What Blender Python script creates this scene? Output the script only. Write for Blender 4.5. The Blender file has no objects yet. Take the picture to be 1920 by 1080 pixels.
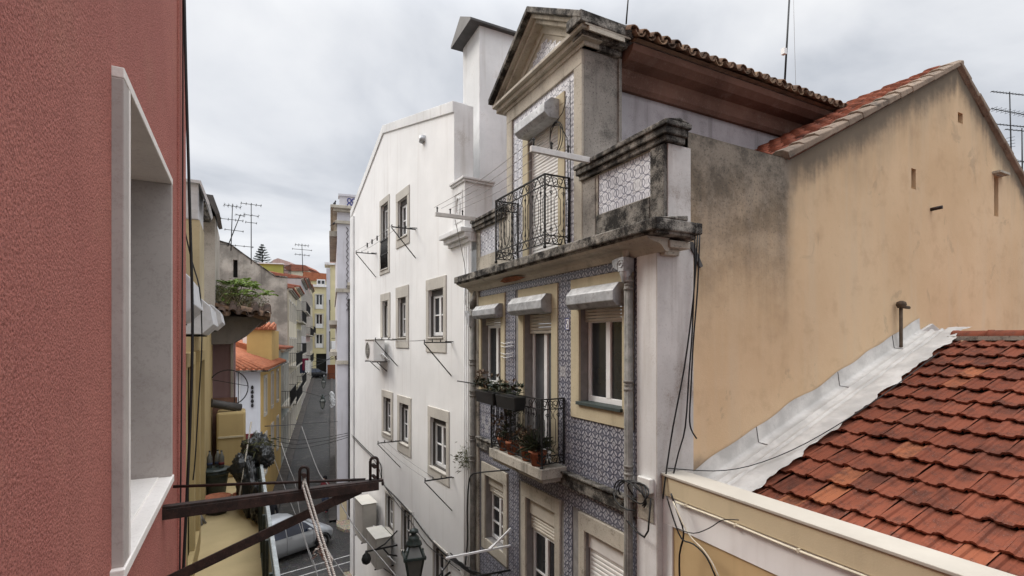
import bpy, bmesh, math, random
from mathutils import Vector, Matrix
R = math.radians
rnd = random.Random(11)
S = bpy.context.scene
COL = S.collection
H = 8.5                                   # eye level above the street crossing, metres

# ------------------------------------------------------------------ camera
cd = bpy.data.cameras.new('camera')
cam = bpy.data.objects.new('camera', cd); COL.objects.link(cam)
cd.lens = 18.0; cd.sensor_width = 36.0; cd.shift_y = 0.0521
cd.clip_start = 0.05; cd.clip_end = 3000
YAW = math.atan2(504, 960)
cam.location = (0, 0, H); cam.rotation_euler = (R(90), 0, -YAW)
S.camera = cam
S.view_settings.view_transform = 'Standard'; S.view_settings.look = 'None'
S.view_settings.exposure = 0.62; S.view_settings.gamma = 1.0
S.view_settings.use_curve_mapping = False
S.cycles.max_bounces = 6; S.cycles.diffuse_bounces = 4

# ------------------------------------------------------------------ sky and sun (overcast)
SUN_EL, SUN_AZ = 40.0, 128.0              # azimuth counter-clockwise from +X : light comes from down the street, over the near houses
sd = bpy.data.lights.new('sun', 'SUN'); so = bpy.data.objects.new('sun', sd); COL.objects.link(so)
sd.energy = 1.4; sd.angle = R(20); sd.color = (1.0, 0.93, 0.84)
sv = Vector((math.cos(R(SUN_AZ)) * math.cos(R(SUN_EL)), math.sin(R(SUN_AZ)) * math.cos(R(SUN_EL)), math.sin(R(SUN_EL))))
so.rotation_euler = sv.to_track_quat('Z', 'Y').to_euler(); so.location = (0, 0, 40)

W = bpy.data.worlds.new('World'); S.world = W; W.use_nodes = True
wt = W.node_tree; wt.nodes.clear()
def wn(t, **k):
    n = wt.nodes.new(t)
    for a, b in k.items(): setattr(n, a, b)
    return n
def wl(a, b): wt.links.new(a, b)
wout = wn('ShaderNodeOutputWorld'); sky = wn('ShaderNodeTexSky', sky_type='NISHITA', sun_disc=False)
sky.sun_elevation = R(SUN_EL); sky.sun_rotation = R(90 - SUN_AZ)
bg1 = wn('ShaderNodeBackground'); bg1.inputs[1].default_value = 0.10; wl(sky.outputs[0], bg1.inputs[0])
tc = wn('ShaderNodeTexCoord'); sep = wn('ShaderNodeSeparateXYZ'); wl(tc.outputs['Generated'], sep.inputs[0])
def wmath(op, a, b=None, clamp=False):
    n = wn('ShaderNodeMath', operation=op, use_clamp=clamp)
    for i, x in enumerate((a, b)):
        if x is None: continue
        if hasattr(x, 'links'): wl(x, n.inputs[i])
        else: n.inputs[i].default_value = x
    return n.outputs[0]
zc = wmath('MAXIMUM', sep.outputs[2], 0.0)
den = wmath('ADD', zc, 0.22)
cx = wmath('DIVIDE', sep.outputs[0], den); cy = wmath('DIVIDE', sep.outputs[1], den)
cmb = wn('ShaderNodeCombineXYZ'); wl(cx, cmb.inputs[0]); wl(cy, cmb.inputs[1])
no = wn('ShaderNodeTexNoise'); no.inputs['Scale'].default_value = 1.15; no.inputs['Detail'].default_value = 7
no.inputs['Roughness'].default_value = 0.52; no.inputs['Distortion'].default_value = 0.35
wl(cmb.outputs[0], no.inputs['Vector'])
rmp = wn('ShaderNodeValToRGB'); wl(no.outputs[0], rmp.inputs[0])
e = rmp.color_ramp.elements
e[0].position = 0.38; e[0].color = (0.56, 0.59, 0.645, 1)
e[1].position = 0.62; e[1].color = (0.92, 0.93, 0.95, 1)
m = e.new(0.50); m.color = (0.77, 0.79, 0.83, 1)
# overcast sky: brighter towards the zenith
gm = wn('ShaderNodeMapRange', interpolation_type='SMOOTHSTEP'); wl(zc, gm.inputs[0]); gm.inputs[1].default_value = 0.50; gm.inputs[2].default_value = 1.0
grad = wmath('ADD', wmath('MULTIPLY', gm.outputs[0], 2.7), 0.66)
bg2 = wn('ShaderNodeBackground'); wl(rmp.outputs[0], bg2.inputs[0]); wl(grad, bg2.inputs[1])
mx = wn('ShaderNodeMixShader'); mx.inputs[0].default_value = 0.96
wl(bg1.outputs[0], mx.inputs[1]); wl(bg2.outputs[0], mx.inputs[2]); wl(mx.outputs[0], wout.inputs[0])

# ------------------------------------------------------------------ helpers: survey, meshes, tags
def ray(px, py):
    dx = (px - 960) / 960.0
    s, c = math.sin(YAW), math.cos(YAW)
    return Vector((s + c * dx, c - s * dx, (640 - py) / 960.0))
class Fr:
    """a vertical facade: s metres along it, z height from eye level, d metres out of it"""
    def __init__(self, ox, oy, ux, uy, flip=False):
        l = math.hypot(ux, uy); self.o = Vector((ox, oy, 0)); self.u = Vector((ux / l, uy / l, 0))
        self.n = Vector((-self.u.y, self.u.x, 0)) * (-1 if flip else 1)
    def P(self, s, z, d=0.0):
        p = self.o + self.u * s + self.n * d; p.z = z; return p
    def at(self, px, py, d=0.0):
        r = ray(px, py); o = self.o + self.n * d
        t = o.dot(self.n) / r.dot(self.n); p = r * t
        return ((p - o).dot(self.u), p.z)
class MB:
    def __init__(self): self.v = []; self.f = []; self.mi = []; self.sm = []; self.uv = {}
    def add(self, vs, fs, smooth=False, mi=0):
        b = len(self.v); self.v += [Vector(x) for x in vs]
        for f in fs:
            self.f.append([b + i for i in f]); self.mi.append(mi); self.sm.append(smooth)
        return b
    def box(self, x0, x1, y0, y1, z0, z1, mi=0):
        self.add([(x0,y0,z0),(x1,y0,z0),(x1,y1,z0),(x0,y1,z0),(x0,y0,z1),(x1,y0,z1),(x1,y1,z1),(x0,y1,z1)],
                 [(0,3,2,1),(4,5,6,7),(0,1,5,4),(1,2,6,5),(2,3,7,6),(3,0,4,7)], mi=mi)
    def fbox(self, F, s0, s1, z0, z1, d0, d1, mi=0):
        P = F.P
        self.add([P(s0,z0,d0),P(s1,z0,d0),P(s1,z0,d1),P(s0,z0,d1),P(s0,z1,d0),P(s1,z1,d0),P(s1,z1,d1),P(s0,z1,d1)],
                 [(0,3,2,1),(4,5,6,7),(0,1,5,4),(1,2,6,5),(2,3,7,6),(3,0,4,7)], mi=mi)
    def face(self, pts, smooth=False, mi=0): self.add(pts, [tuple(range(len(pts)))], smooth, mi)
    def prism(self, pts, vec, mi=0):
        n = len(pts); vec = Vector(vec); a = [Vector(p) for p in pts]
        self.add(a + [p + vec for p in a], [tuple(range(n)), tuple(range(2 * n - 1, n - 1, -1))] +
                 [(i, (i + 1) % n, n + (i + 1) % n, n + i) for i in range(n)], mi=mi)
    def tube(self, pts, r, n=6, closed=False, smooth=True, mi=0):
        pts = [Vector(p) for p in pts]; k = len(pts); rings = []
        ref = Vector((0.13, 0.27, 0.95)).normalized(); fs = []; vs = []
        for i, p in enumerate(pts):
            if closed: t = pts[(i + 1) % k] - pts[(i - 1) % k]
            else: t = pts[min(i + 1, k - 1)] - pts[max(i - 1, 0)]
            t = t.normalized() if t.length > 1e-9 else Vector((0, 0, 1))
            a = t.cross(ref)
            if a.length < 0.05: a = t.cross(Vector((1, 0, 0)))
            a.normalize(); b = t.cross(a)
            rr = r[i] if isinstance(r, (list, tuple)) else r
            for j in range(n):
                w = 2 * math.pi * j / n; vs.append(p + a * math.cos(w) * rr + b * math.sin(w) * rr)
        for i in range(k if closed else k - 1):
            q = (i + 1) % k
            for j in range(n): fs.append((i * n + j, i * n + (j + 1) % n, q * n + (j + 1) % n, q * n + j))
        b0 = self.add(vs, fs, smooth, mi)
        if not closed:
            self.f.append([b0 + j for j in range(n)][::-1]); self.mi.append(mi); self.sm.append(False)
            self.f.append([b0 + (k - 1) * n + j for j in range(n)]); self.mi.append(mi); self.sm.append(False)
    def bar(self, a, b, w, h=None, mi=0):
        """rectangular bar from a to b"""
        a, b = Vector(a), Vector(b); t = (b - a).normalized(); h = h or w
        u = t.cross(Vector((0, 0, 1)))
        if u.length < 1e-3: u = Vector((1, 0, 0))
        u.normalize(); q = u.cross(t).normalized(); u *= w / 2; q *= h / 2
        self.add([a-u-q,a+u-q,a+u+q,a-u+q,b-u-q,b+u-q,b+u+q,b-u+q], [(0,3,2,1),(4,5,6,7),(0,1,5,4),(1,2,6,5),(2,3,7,6),(3,0,4,7)], mi=mi)
    def lathe(self, c, prof, n=16, axis='z', smooth=True, mi=0):
        c = Vector(c); vs = []; fs = []
        for (r, h) in prof:
            for j in range(n):
                w = 2 * math.pi * j / n; p = (r * math.cos(w), r * math.sin(w), h)
                if axis == 'x': p = (h, p[0], p[1])
                if axis == 'y': p = (p[0], h, p[1])
                vs.append(c + Vector(p))
        for i in range(len(prof) - 1):
            for j in range(n): fs.append((i*n+j, i*n+(j+1)%n, (i+1)*n+(j+1)%n, (i+1)*n+j))
        b = self.add(vs, fs, smooth, mi)
        for i in (0, len(prof) - 1):
            if prof[i][0] > 1e-4: self.f.append([b + i*n+j for j in range(n)]); self.mi.append(mi); self.sm.append(False)
    def wall(self, F, s0, s1, z0, top, holes=(), d=0.0, rev=0.2, mi=0):
        """wall face with openings; top = height, or [(s, z), ...]; each opening gets reveals of depth rev"""
        if not isinstance(top, (list, tuple)): top = [(s0, top), (s1, top)]
        def T(s):
            for (a, za), (b, zb) in zip(top, top[1:]):
                if a - 1e-6 <= s <= b + 1e-6: return za + (zb - za) * (s - a) / max(b - a, 1e-9)
            return top[-1][1]
        cuts = sorted({s0, s1, *[t[0] for t in top], *[h[0] for h in holes], *[h[1] for h in holes]})
        cuts = [c for c in cuts if s0 - 1e-6 <= c <= s1 + 1e-6]
        for a, b in zip(cuts, cuts[1:]):
            if b - a < 1e-5: continue
            hs = sorted([h for h in holes if h[0] < b - 1e-5 and h[1] > a + 1e-5], key=lambda h: h[2])
            z = z0
            for h in hs:
                if h[2] > z + 1e-5: self.face([F.P(a,z,d),F.P(b,z,d),F.P(b,h[2],d),F.P(a,h[2],d)], mi=mi)
                z = h[3]
            self.face([F.P(a,z,d),F.P(b,z,d),F.P(b,T(b),d),F.P(a,T(a),d)], mi=mi)
        for (a, b, c, e) in [h[:4] for h in holes]:
            for q in ([(a,c),(b,c)], [(b,c),(b,e)], [(b,e),(a,e)], [(a,e),(a,c)]):
                self.face([F.P(*q[0],d),F.P(*q[1],d),F.P(*q[1],d-rev),F.P(*q[0],d-rev)], mi=mi)
    def build(self, name, mats, parent=None, loc=None, recalc=True, bev=0.0, weld=False):
        off = OFF.get(parent.name, Vector()) if parent else Vector(loc or (0, 0, 0)) * KS
        if KS != 1.0: self.v = [p * KS for p in self.v]
        me = bpy.data.meshes.new(name)
        me.from_pydata([tuple(p - off + Vector((0, 0, 0))) for p in self.v], [], self.f)
        for mt in (mats if isinstance(mats, (list, tuple)) else [mats]): me.materials.append(mt)
        me.polygons.foreach_set('material_index', self.mi); me.polygons.foreach_set('use_smooth', self.sm)
        if self.uv:
            ul = me.uv_layers.new(name='UVMap')
            for p in me.polygons:
                if p.index in self.uv:
                    for li, c in zip(p.loop_indices, self.uv[p.index]): ul.data[li].uv = c
        if recalc or weld:
            bm = bmesh.new(); bm.from_mesh(me)
            if weld: bmesh.ops.remove_doubles(bm, verts=bm.verts, dist=1e-4)
            bmesh.ops.recalc_face_normals(bm, faces=bm.faces); bm.to_mesh(me); bm.free()
        o = bpy.data.objects.new(name, me); COL.objects.link(o)
        if parent: o.parent = parent
        else: o.location = off + Vector((0, 0, H))
        OFF[o.name] = off
        if bev:
            b = o.modifiers.new('soft_edges', 'BEVEL'); b.width = bev; b.segments = 2; b.limit_method = 'ANGLE'; b.angle_limit = R(40)
        return o
OFF = {}
KS = 1.0            # size factor for a group drawn up at a nearer distance
def tag(o, label=None, cat=None, group=None, kind=None):
    for k, v in (('label', label), ('category', cat), ('group', group), ('kind', kind)):
        if v: o[k] = v
    return o
def thing(name, label, cat, loc=(0, 0, 0), group=None):
    o = bpy.data.objects.new(name, None); COL.objects.link(o); o.empty_display_size = 0.2
    loc = Vector(loc) * KS; o.location = loc + Vector((0, 0, H)); OFF[o.name] = loc
    return tag(o, label, cat, group)
def clone(o, delta, label=None, parent=None):
    c = o.copy(); COL.objects.link(c)
    if parent: c.parent = parent
    else:
        c.location = o.location + Vector(delta)
        if label: c['label'] = label
    OFF[c.name] = OFF.get(o.name, Vector())
    for ch in list(o.children): clone(ch, (0,0,0), None, c)
    return c

# ------------------------------------------------------------------ materials
class G:
    def __init__(self, name):
        self.m = bpy.data.materials.new(name); self.m.use_nodes = True; self.t = self.m.node_tree; self.t.nodes.clear()
        self.out = self.t.nodes.new('ShaderNodeOutputMaterial'); self.b = self.t.nodes.new('ShaderNodeBsdfPrincipled')
        self.t.links.new(self.b.outputs[0], self.out.inputs[0])
        self.pos = self.n('ShaderNodeNewGeometry').outputs['Position']
        self._xyz = None
    def n(self, ty, **k):
        x = self.t.nodes.new(ty)
        for a, b in k.items(): setattr(x, a, b)
        return x
    def put(self, sock, v):
        if hasattr(v, 'links'): self.t.links.new(v, sock)
        elif isinstance(v, (tuple, list)) and len(v) == 3 and sock.type == 'RGBA': sock.default_value = (*v, 1)
        else: sock.default_value = v
    def M(self, op, a, b=0.0, clamp=False):
        x = self.n('ShaderNodeMath', operation=op, use_clamp=clamp); self.put(x.inputs[0], a); self.put(x.inputs[1], b); return x.outputs[0]
    def xyz(self):
        if not self._xyz: s = self.n('ShaderNodeSeparateXYZ'); self.put(s.inputs[0], self.pos); self._xyz = s.outputs
        return self._xyz
    def scaled(self, sx, sy, sz):
        x = self.n('ShaderNodeVectorMath', operation='MULTIPLY'); self.put(x.inputs[0], self.pos); x.inputs[1].default_value = (sx, sy, sz); return x.outputs[0]
    def noise(self, scale, detail=4, rough=0.55, vec=None, dist=0.0):
        x = self.n('ShaderNodeTexNoise'); self.put(x.inputs['Vector'], vec if vec is not None else self.pos)
        x.inputs['Scale'].default_value = scale; x.inputs['Detail'].default_value = detail; x.inputs['Roughness'].default_value = rough
        x.inputs['Distortion'].default_value = dist; return x.outputs[0]
    def vor(self, scale, vec=None, feature='F1', out='Distance'):
        x = self.n('ShaderNodeTexVoronoi', feature=feature); self.put(x.inputs['Vector'], vec if vec is not None else self.pos); x.inputs['Scale'].default_value = scale; return x.outputs[out]
    def step(self, v, a, b):
        x = self.n('ShaderNodeMapRange', interpolation_type='SMOOTHSTEP'); self.put(x.inputs[0], v)
        self.put(x.inputs[1], a); self.put(x.inputs[2], b); return x.outputs[0]
    def mix(self, f, a, b, mode='MIX'):
        x = self.n('ShaderNodeMix', data_type='RGBA', blend_type=mode); self.put(x.inputs[0], f); self.put(x.inputs[6], a); self.put(x.inputs[7], b); return x.outputs[2]
    def bump(self, h, strength=0.3, dist=0.01):
        x = self.n('ShaderNodeBump'); x.inputs['Strength'].default_value = strength; x.inputs['Distance'].default_value = dist; self.put(x.inputs['Height'], h)
        self.put(self.b.inputs['Normal'], x.outputs[0])
    def done(self, col, rough=0.85, spec=0.3, metal=0.0):
        self.put(self.b.inputs['Base Color'], col); self.put(self.b.inputs['Roughness'], rough)
        self.b.inputs['Specular IOR Level'].default_value = spec; self.b.inputs['Metallic'].default_value = metal
        return self.m
def dim(c, k): return tuple(x * k for x in c)
def plaster(name, col, dirt=(0.10, 0.09, 0.08), streak=0.35, mott=0.25, speck=0.0, bump=0.15, rough=0.9, grime=0.0, gscale=1.2):
    g = G(name)
    big = g.noise(0.9, 5, 0.6); mid = g.noise(5.0, 5, 0.6); fine = g.noise(70, 3, 0.6)
    st = g.noise(1.0, 5, 0.6, g.scaled(5.0, 5.0, 0.35))
    c = g.mix(g.step(big, 0.35, 0.7), dim(col, 1 - mott * 0.5), dim(col, 1 + mott * 0.25))
    c = g.mix(g.M('MULTIPLY', g.step(st, 0.5, 0.78), streak), c, dirt)
    c = g.mix(g.M('MULTIPLY', g.step(mid, 0.55, 0.75), mott * 0.4), c, dim(col, 0.72))
    if grime: c = g.mix(g.M('MULTIPLY', g.step(g.M('ADD', g.M('MULTIPLY', g.noise(gscale, 6, 0.68), 0.75), g.M('MULTIPLY', fine, 0.25)), 0.62 - 0.3 * grime, 0.75 - 0.22 * grime), min(1, 0.35 + grime)), c, dirt)
    if speck: c = g.mix(g.M('MULTIPLY', g.step(g.noise(38, 5, 0.75), 0.55, 0.66), speck), c, dirt)
    g.bump(g.M('ADD', g.M('MULTIPLY', mid, 1.0), g.M('MULTIPLY', fine, 0.35)), bump, 0.02)
    return g.done(c, rough, 0.2)
def plain(name, col, rough=0.6, spec=0.4, metal=0.0, var=0.15, scale=8, bump=0.0, dirt=None, damt=0.3):
    g = G(name); n = g.noise(scale, 5, 0.6)
    c = g.mix(g.step(n, 0.3, 0.7), dim(col, 1 - var), dim(col, 1 + var * 0.6))
    if dirt: c = g.mix(g.M('MULTIPLY', g.step(g.noise(scale * 2.3, 6, 0.7), 0.5, 0.68), damt), c, dirt)
    if bump: g.bump(n, bump, 0.01)
    return g.done(c, rough, spec, metal)

M = {}
def mk_roughcast():
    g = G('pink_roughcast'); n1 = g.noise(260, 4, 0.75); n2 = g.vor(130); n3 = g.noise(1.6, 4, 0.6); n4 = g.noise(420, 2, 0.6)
    st = g.noise(1.0, 4, 0.6, g.scaled(4, 4, 0.3))
    h = g.M('ADD', g.M('MULTIPLY', g.step(n2, 0.0, 0.7), 0.5), n1)
    c = g.mix(g.step(n3, 0.3, 0.7), (0.485, 0.176, 0.142), (0.56, 0.218, 0.172))
    c = g.mix(g.M('MULTIPLY', g.step(st, 0.5, 0.75), 0.30), c, (0.30, 0.115, 0.09)); c = g.mix(g.M('MULTIPLY', g.step(g.noise(2.7, 6, 0.7), 0.5, 0.68), 0.35), c, (0.53, 0.255, 0.18))
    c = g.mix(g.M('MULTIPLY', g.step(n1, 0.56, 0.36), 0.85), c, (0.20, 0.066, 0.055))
    c = g.mix(g.M('MULTIPLY', g.step(n4, 0.54, 0.66), 0.40), c, (0.52, 0.27, 0.24))
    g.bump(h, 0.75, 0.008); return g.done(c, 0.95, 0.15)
M['pink'] = mk_roughcast()
def mk_marble(name, c0, c1, vein):
    g = G(name); v = g.noise(7, 8, 0.75, dist=0.25); w = g.noise(2.2, 4, 0.6, dist=0.8); f = g.noise(60, 4, 0.6)
    c = g.mix(g.step(w, 0.35, 0.65), c0, c1)
    c = g.mix(g.M('MULTIPLY', g.step(g.M('ABSOLUTE', g.M('SUBTRACT', v, 0.5)), 0.018, 0.0), 0.22), c, vein); c = g.mix(g.M('MULTIPLY', g.step(g.noise(16, 7, 0.75), 0.58, 0.72), 0.30), c, vein)
    c = g.mix(g.M('MULTIPLY', g.step(f, 0.55, 0.7), 0.22), c, vein)
    g.bump(f, 0.12, 0.004); return g.done(c, 0.6, 0.35)
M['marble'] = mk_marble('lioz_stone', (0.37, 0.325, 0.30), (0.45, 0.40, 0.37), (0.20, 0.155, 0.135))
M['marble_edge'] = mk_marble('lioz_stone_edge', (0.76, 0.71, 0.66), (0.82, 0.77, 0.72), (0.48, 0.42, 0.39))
M['white'] = plaster('white_render', (0.76, 0.76, 0.75), dirt=(0.42, 0.39, 0.35), streak=0.55, mott=0.3, speck=.22, grime=0.24, gscale=1.8, bump=0.08)
M['whitewall'] = plaster('white_painted_render', (0.81, 0.805, 0.79), dirt=(0.50, 0.46, 0.42), streak=0.30, mott=0.10, bump=0.1)
M['lilac'] = plaster('shaded_white_render', (0.58, 0.555, 0.53), dirt=(0.24, 0.19, 0.155), streak=0.7, mott=0.4, speck=.25, grime=0.32, gscale=1.6)  # side faces of the white pilaster: shade tone in the base colour, plus grime
M['purple'] = plaster('mauve_render', (0.46, 0.435, 0.45), dirt=(0.16, 0.145, 0.145), streak=0.7, mott=0.4, speck=.35, grime=0.42, gscale=1.0)
M['cream'] = plaster('cream_surround', (0.52, 0.455, 0.315), dirt=(0.22, 0.17, 0.11), streak=0.28, mott=0.25, speck=0.35, bump=0.1)
M['creamwall'] = plaster('cream_parapet', (0.58, 0.49, 0.33), dirt=(0.28, 0.23, 0.16), streak=0.22, mott=0.16, bump=0.2)
M['stone'] = plaster('weathered_stone', (0.46, 0.42, 0.35), dirt=(0.05, 0.045, 0.04), streak=0.5, mott=0.4, speck=0.7, bump=0.6, grime=0.45, gscale=2.6)
M['stonedark'] = plaster('lichen_black_stone', (0.30, 0.28, 0.245), dirt=(0.022, 0.02, 0.018), streak=0.6, mott=0.5, speck=0.9, bump=1.0, grime=0.80, gscale=4.5)
M['stonelight'] = plaster('pale_dressed_stone', (0.50, 0.46, 0.385), dirt=(0.10, 0.08, 0.06), streak=0.45, mott=0.35, speck=0.5, bump=0.4, grime=0.32, gscale=2.4)
M['roughrender'] = plaster('grey_roughcast', (0.34, 0.315, 0.28), dirt=(0.06, 0.055, 0.05), streak=0.5, mott=0.5, speck=0.95, bump=0.9, grime=0.42, gscale=1.3)
M['surround'] = plaster('limestone_surround', (0.54, 0.51, 0.455), dirt=(0.25, 0.22, 0.18), streak=0.3, mott=0.3, speck=0.5, bump=0.3)
M['ochre'] = plaster('ochre_yellow_wall', (0.43, 0.33, 0.165), dirt=(0.22, 0.15, 0.06), streak=0.3, mott=0.2, bump=0.12)
M['ochrefloor'] = plaster('ochre_painted_floor', (0.52, 0.41, 0.225), dirt=(0.30, 0.22, 0.11), streak=0.1, mott=0.25, grime=0.12, bump=0.06, rough=0.55)
M['plum'] = plaster('plum_render', (0.21, 0.135, 0.135), dirt=(0.08, 0.05, 0.05), streak=0.25, mott=0.2, bump=0.1)
M['brown'] = plaster('brown_eaves_paint', (0.175, 0.095, 0.070), dirt=(0.27, 0.19, 0.155), streak=0.2, mott=0.7, speck=0.4, grime=0.30, gscale=2.6, bump=0.3)
M['concrete'] = plaster('old_grey_render', (0.36, 0.33, 0.29), dirt=(0.10, 0.09, 0.08), streak=0.45, mott=0.4, speck=0.4, bump=0.5, grime=0.28)
M['gablegrey'] = plaster('patched_grey_gable', (0.40, 0.37, 0.32), dirt=(0.12, 0.11, 0.095), streak=0.5, mott=0.9, speck=0.6, bump=0.5, grime=0.35, gscale=0.8)
M['yellowhouse'] = plaster('bright_yellow_render', (0.55, 0.385, 0.15), dirt=(0.30, 0.20, 0.07), streak=0.25, mott=0.15)
M['greenwall'] = plaster('olive_green_render', (0.38, 0.38, 0.10), dirt=(0.2, 0.2, 0.06), streak=0.2, mott=0.15)
M['paleyellow'] = plaster('pale_yellow_render', (0.66, 0.59, 0.36), dirt=(0.4, 0.34, 0.2), streak=0.25, mott=0.12)
M['creamfar'] = plaster('cream_far_render', (0.58, 0.52, 0.40), dirt=(0.22, 0.18, 0.13), streak=0.4, mott=0.2)
M['greyfar'] = plaster('grey_far_render', (0.46, 0.43, 0.42), dirt=(0.18, 0.15, 0.14), streak=0.4, mott=0.2)
M['pinkfar'] = plaster('faded_pink_render', (0.52, 0.36, 0.32), dirt=(0.2, 0.14, 0.12), streak=0.4, mott=0.2)
M['greenfar'] = plaster('grey_green_render', (0.33, 0.35, 0.32), dirt=(0.14, 0.14, 0.12), streak=0.4, mott=0.2)
M['bluegrey'] = plaster('blue_grey_pilaster', (0.56, 0.55, 0.58), dirt=(0.3, 0.27, 0.26), streak=0.35, mott=0.15)
M['zinc'] = plain('zinc_sheet', (0.42, 0.43, 0.44), 0.5, 0.5, 0.35, 0.25, 6, 0.1, dirt=(0.13, 0.12, 0.11), damt=0.55)
M['zincwhite'] = plain('white_awning_sheet', (0.60, 0.61, 0.63), 0.45, 0.5, 0.1, 0.12, 5, dirt=(0.3, 0.29, 0.28), damt=0.25)
M['pvc'] = plain('white_window_frame', (0.78, 0.78, 0.77), 0.4, 0.5, 0, 0.06, 5)
M['pvcold'] = plain('aged_white_frame', (0.64, 0.63, 0.60), 0.5, 0.4, 0, 0.12, 12)
M['shutter'] = plain('cream_roller_shutter', (0.60, 0.56, 0.48), 0.5, 0.4, 0, 0.1, 4)
M['shutterw'] = plain('white_roller_shutter', (0.78, 0.77, 0.74), 0.5, 0.4, 0, 0.08, 4)
def mk_glass(name, c=(0.018, 0.02, 0.022)):
    g = G(name); n = g.noise(0.8, 3); g.bump(g.noise(2.5, 2), 0.04, 0.02)
    return g.done(g.mix(g.step(n, 0.35, 0.65), c, dim(c, 2.2)), 0.05, 0.6)
M['glass'] = mk_glass('window_glass'); M['glassmilk'] = mk_glass('curtained_glass', (0.06, 0.062, 0.065))
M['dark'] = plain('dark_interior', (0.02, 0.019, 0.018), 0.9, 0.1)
M['iron'] = plain('black_wrought_iron', (0.022, 0.022, 0.022), 0.6, 0.35, 0.2, 0.3, 30, dirt=(0.07, 0.05, 0.04), damt=0.3)
def mk_rust():
    g = G('rusty_brown_iron'); n = g.noise(22, 6, 0.7); f = g.noise(160, 4, 0.7)
    c = g.mix(g.step(n, 0.35, 0.7), (0.017, 0.011, 0.009), (0.048, 0.026, 0.020)); c = g.mix(g.M('MULTIPLY', g.step(f, 0.6, 0.7), 0.5), c, (0.16, 0.09, 0.06))
    g.bump(f, 0.35, 0.003); return g.done(c, 0.62, 0.35, 0.15)
M['rust'] = mk_rust()
M['cable'] = plain('black_cable', (0.012, 0.012, 0.012), 0.5, 0.35); M['cablegrey'] = plain('grey_wire', (0.26, 0.25, 0.24), 0.6, 0.3)
M['cablebeige'] = plain('cream_conduit', (0.62, 0.56, 0.44), 0.5, 0.3)
def mk_rope():
    g = G('twisted_rope'); w = g.n('ShaderNodeTexWave', wave_type='BANDS', bands_direction='Z'); g.put(w.inputs[0], g.pos); w.inputs['Scale'].default_value = 55; w.inputs['Distortion'].default_value = 1.0
    g.bump(w.outputs[1], 0.8, 0.004); return g.done(g.mix(w.outputs[1], (0.30, 0.26, 0.22), (0.68, 0.62, 0.55)), 0.95, 0.1)
M['rope'] = mk_rope()
M['pipe'] = plain('grey_painted_pipe', (0.23, 0.22, 0.20), 0.6, 0.35, 0.1, 0.3, 10, 0.15, dirt=(0.09, 0.08, 0.07), damt=0.5)
M['darkgreen'] = plain('dark_green_metal', (0.030, 0.042, 0.038), 0.45, 0.45, 0.1, 0.3, 6, dirt=(0.1, 0.1, 0.09), damt=0.3)
M['railtop'] = plain('worn_grey_rail', (0.40, 0.43, 0.43), 0.45, 0.5, 0.2, 0.2, 12, dirt=(0.12, 0.12, 0.11), damt=0.4)
M['ac'] = plain('beige_ac_casing', (0.62, 0.60, 0.54), 0.5, 0.4, 0, 0.06, 4); M['acgrey'] = plain('grey_ac_casing', (0.42, 0.40, 0.36), 0.55, 0.4, 0, 0.1, 4)
M['terracotta'] = plain('terracotta', (0.33, 0.12, 0.065), 0.8, 0.2, 0, 0.25, 20); M['blackplastic'] = plain('black_plastic', (0.012, 0.013, 0.013), 0.38, 0.5)
M['soil'] = plain('potting_soil', (0.05, 0.035, 0.025), 1.0, 0.1)
def mk_leaf(name, a, b, trans=0.15):
    g = G(name); n = g.noise(35, 3); oi = g.n('ShaderNodeObjectInfo'); c = g.mix(g.step(n, 0.3, 0.7), a, b)
    g.b.inputs['Transmission Weight'].default_value = 0.0; g.b.inputs['Subsurface Weight'].default_value = 0.0
    return g.done(c, 0.6, 0.3)
M['leaf'] = mk_leaf('fern_leaf', (0.13, 0.21, 0.04), (0.25, 0.34, 0.09)); M['leafdark'] = mk_leaf('dark_succulent_leaf', (0.018, 0.03, 0.016), (0.055, 0.06, 0.03))
M['leafbrown'] = mk_leaf('reddish_succulent_leaf', (0.075, 0.035, 0.025), (0.16, 0.11, 0.06)); M['leafdry'] = mk_leaf('dry_grass', (0.12, 0.10, 0.05), (0.26, 0.21, 0.12))
M['leafgrey'] = mk_leaf('dry_grey_green_weed', (0.07, 0.08, 0.035), (0.15, 0.15, 0.08)); M['pine'] = mk_leaf('pine_needles', (0.018, 0.032, 0.022), (0.035, 0.055, 0.035))
M['bark'] = plain('bark', (0.10, 0.075, 0.055), 0.9, 0.1, 0, 0.3, 12, 0.5)
def mk_rooftile(name, a, b, c3, dark, lich, obj=True):
    g = G(name); oi = g.n('ShaderNodeObjectInfo'); rd = oi.outputs['Random']
    wnz = g.n('ShaderNodeTexWhiteNoise', noise_dimensions='1D'); g.put(wnz.inputs['W'], g.M('MULTIPLY', rd, 91.7)); r2 = wnz.outputs['Value']
    if not obj: rd = g.noise(3.3, 2); r2 = g.noise(2.1, 2)
    c = g.mix(rd, a, b); c = g.mix(g.M('MULTIPLY', g.step(r2, 0.16, 0.02), 0.4), c, dark); c = g.mix(g.step(r2, 0.93, 0.97), c, c3)
    n = g.noise(7, 6, 0.7); f = g.noise(90, 5, 0.7); p = g.noise(2.6, 5, 0.6)
    c = g.mix(g.M('MULTIPLY', g.step(n, 0.46, 0.70), 0.65), c, dark)
    c = g.mix(g.M('MULTIPLY', g.step(p, 0.50, 0.66), 0.55), c, dark)
    c = g.mix(g.M('MULTIPLY', g.M('MULTIPLY', g.step(f, 0.56, 0.66), g.step(n, 0.42, 0.62)), 0.5), c, lich)
    g.bump(g.M('ADD', f, n), 0.45, 0.006); return g.done(c, 0.9, 0.12)
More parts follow.
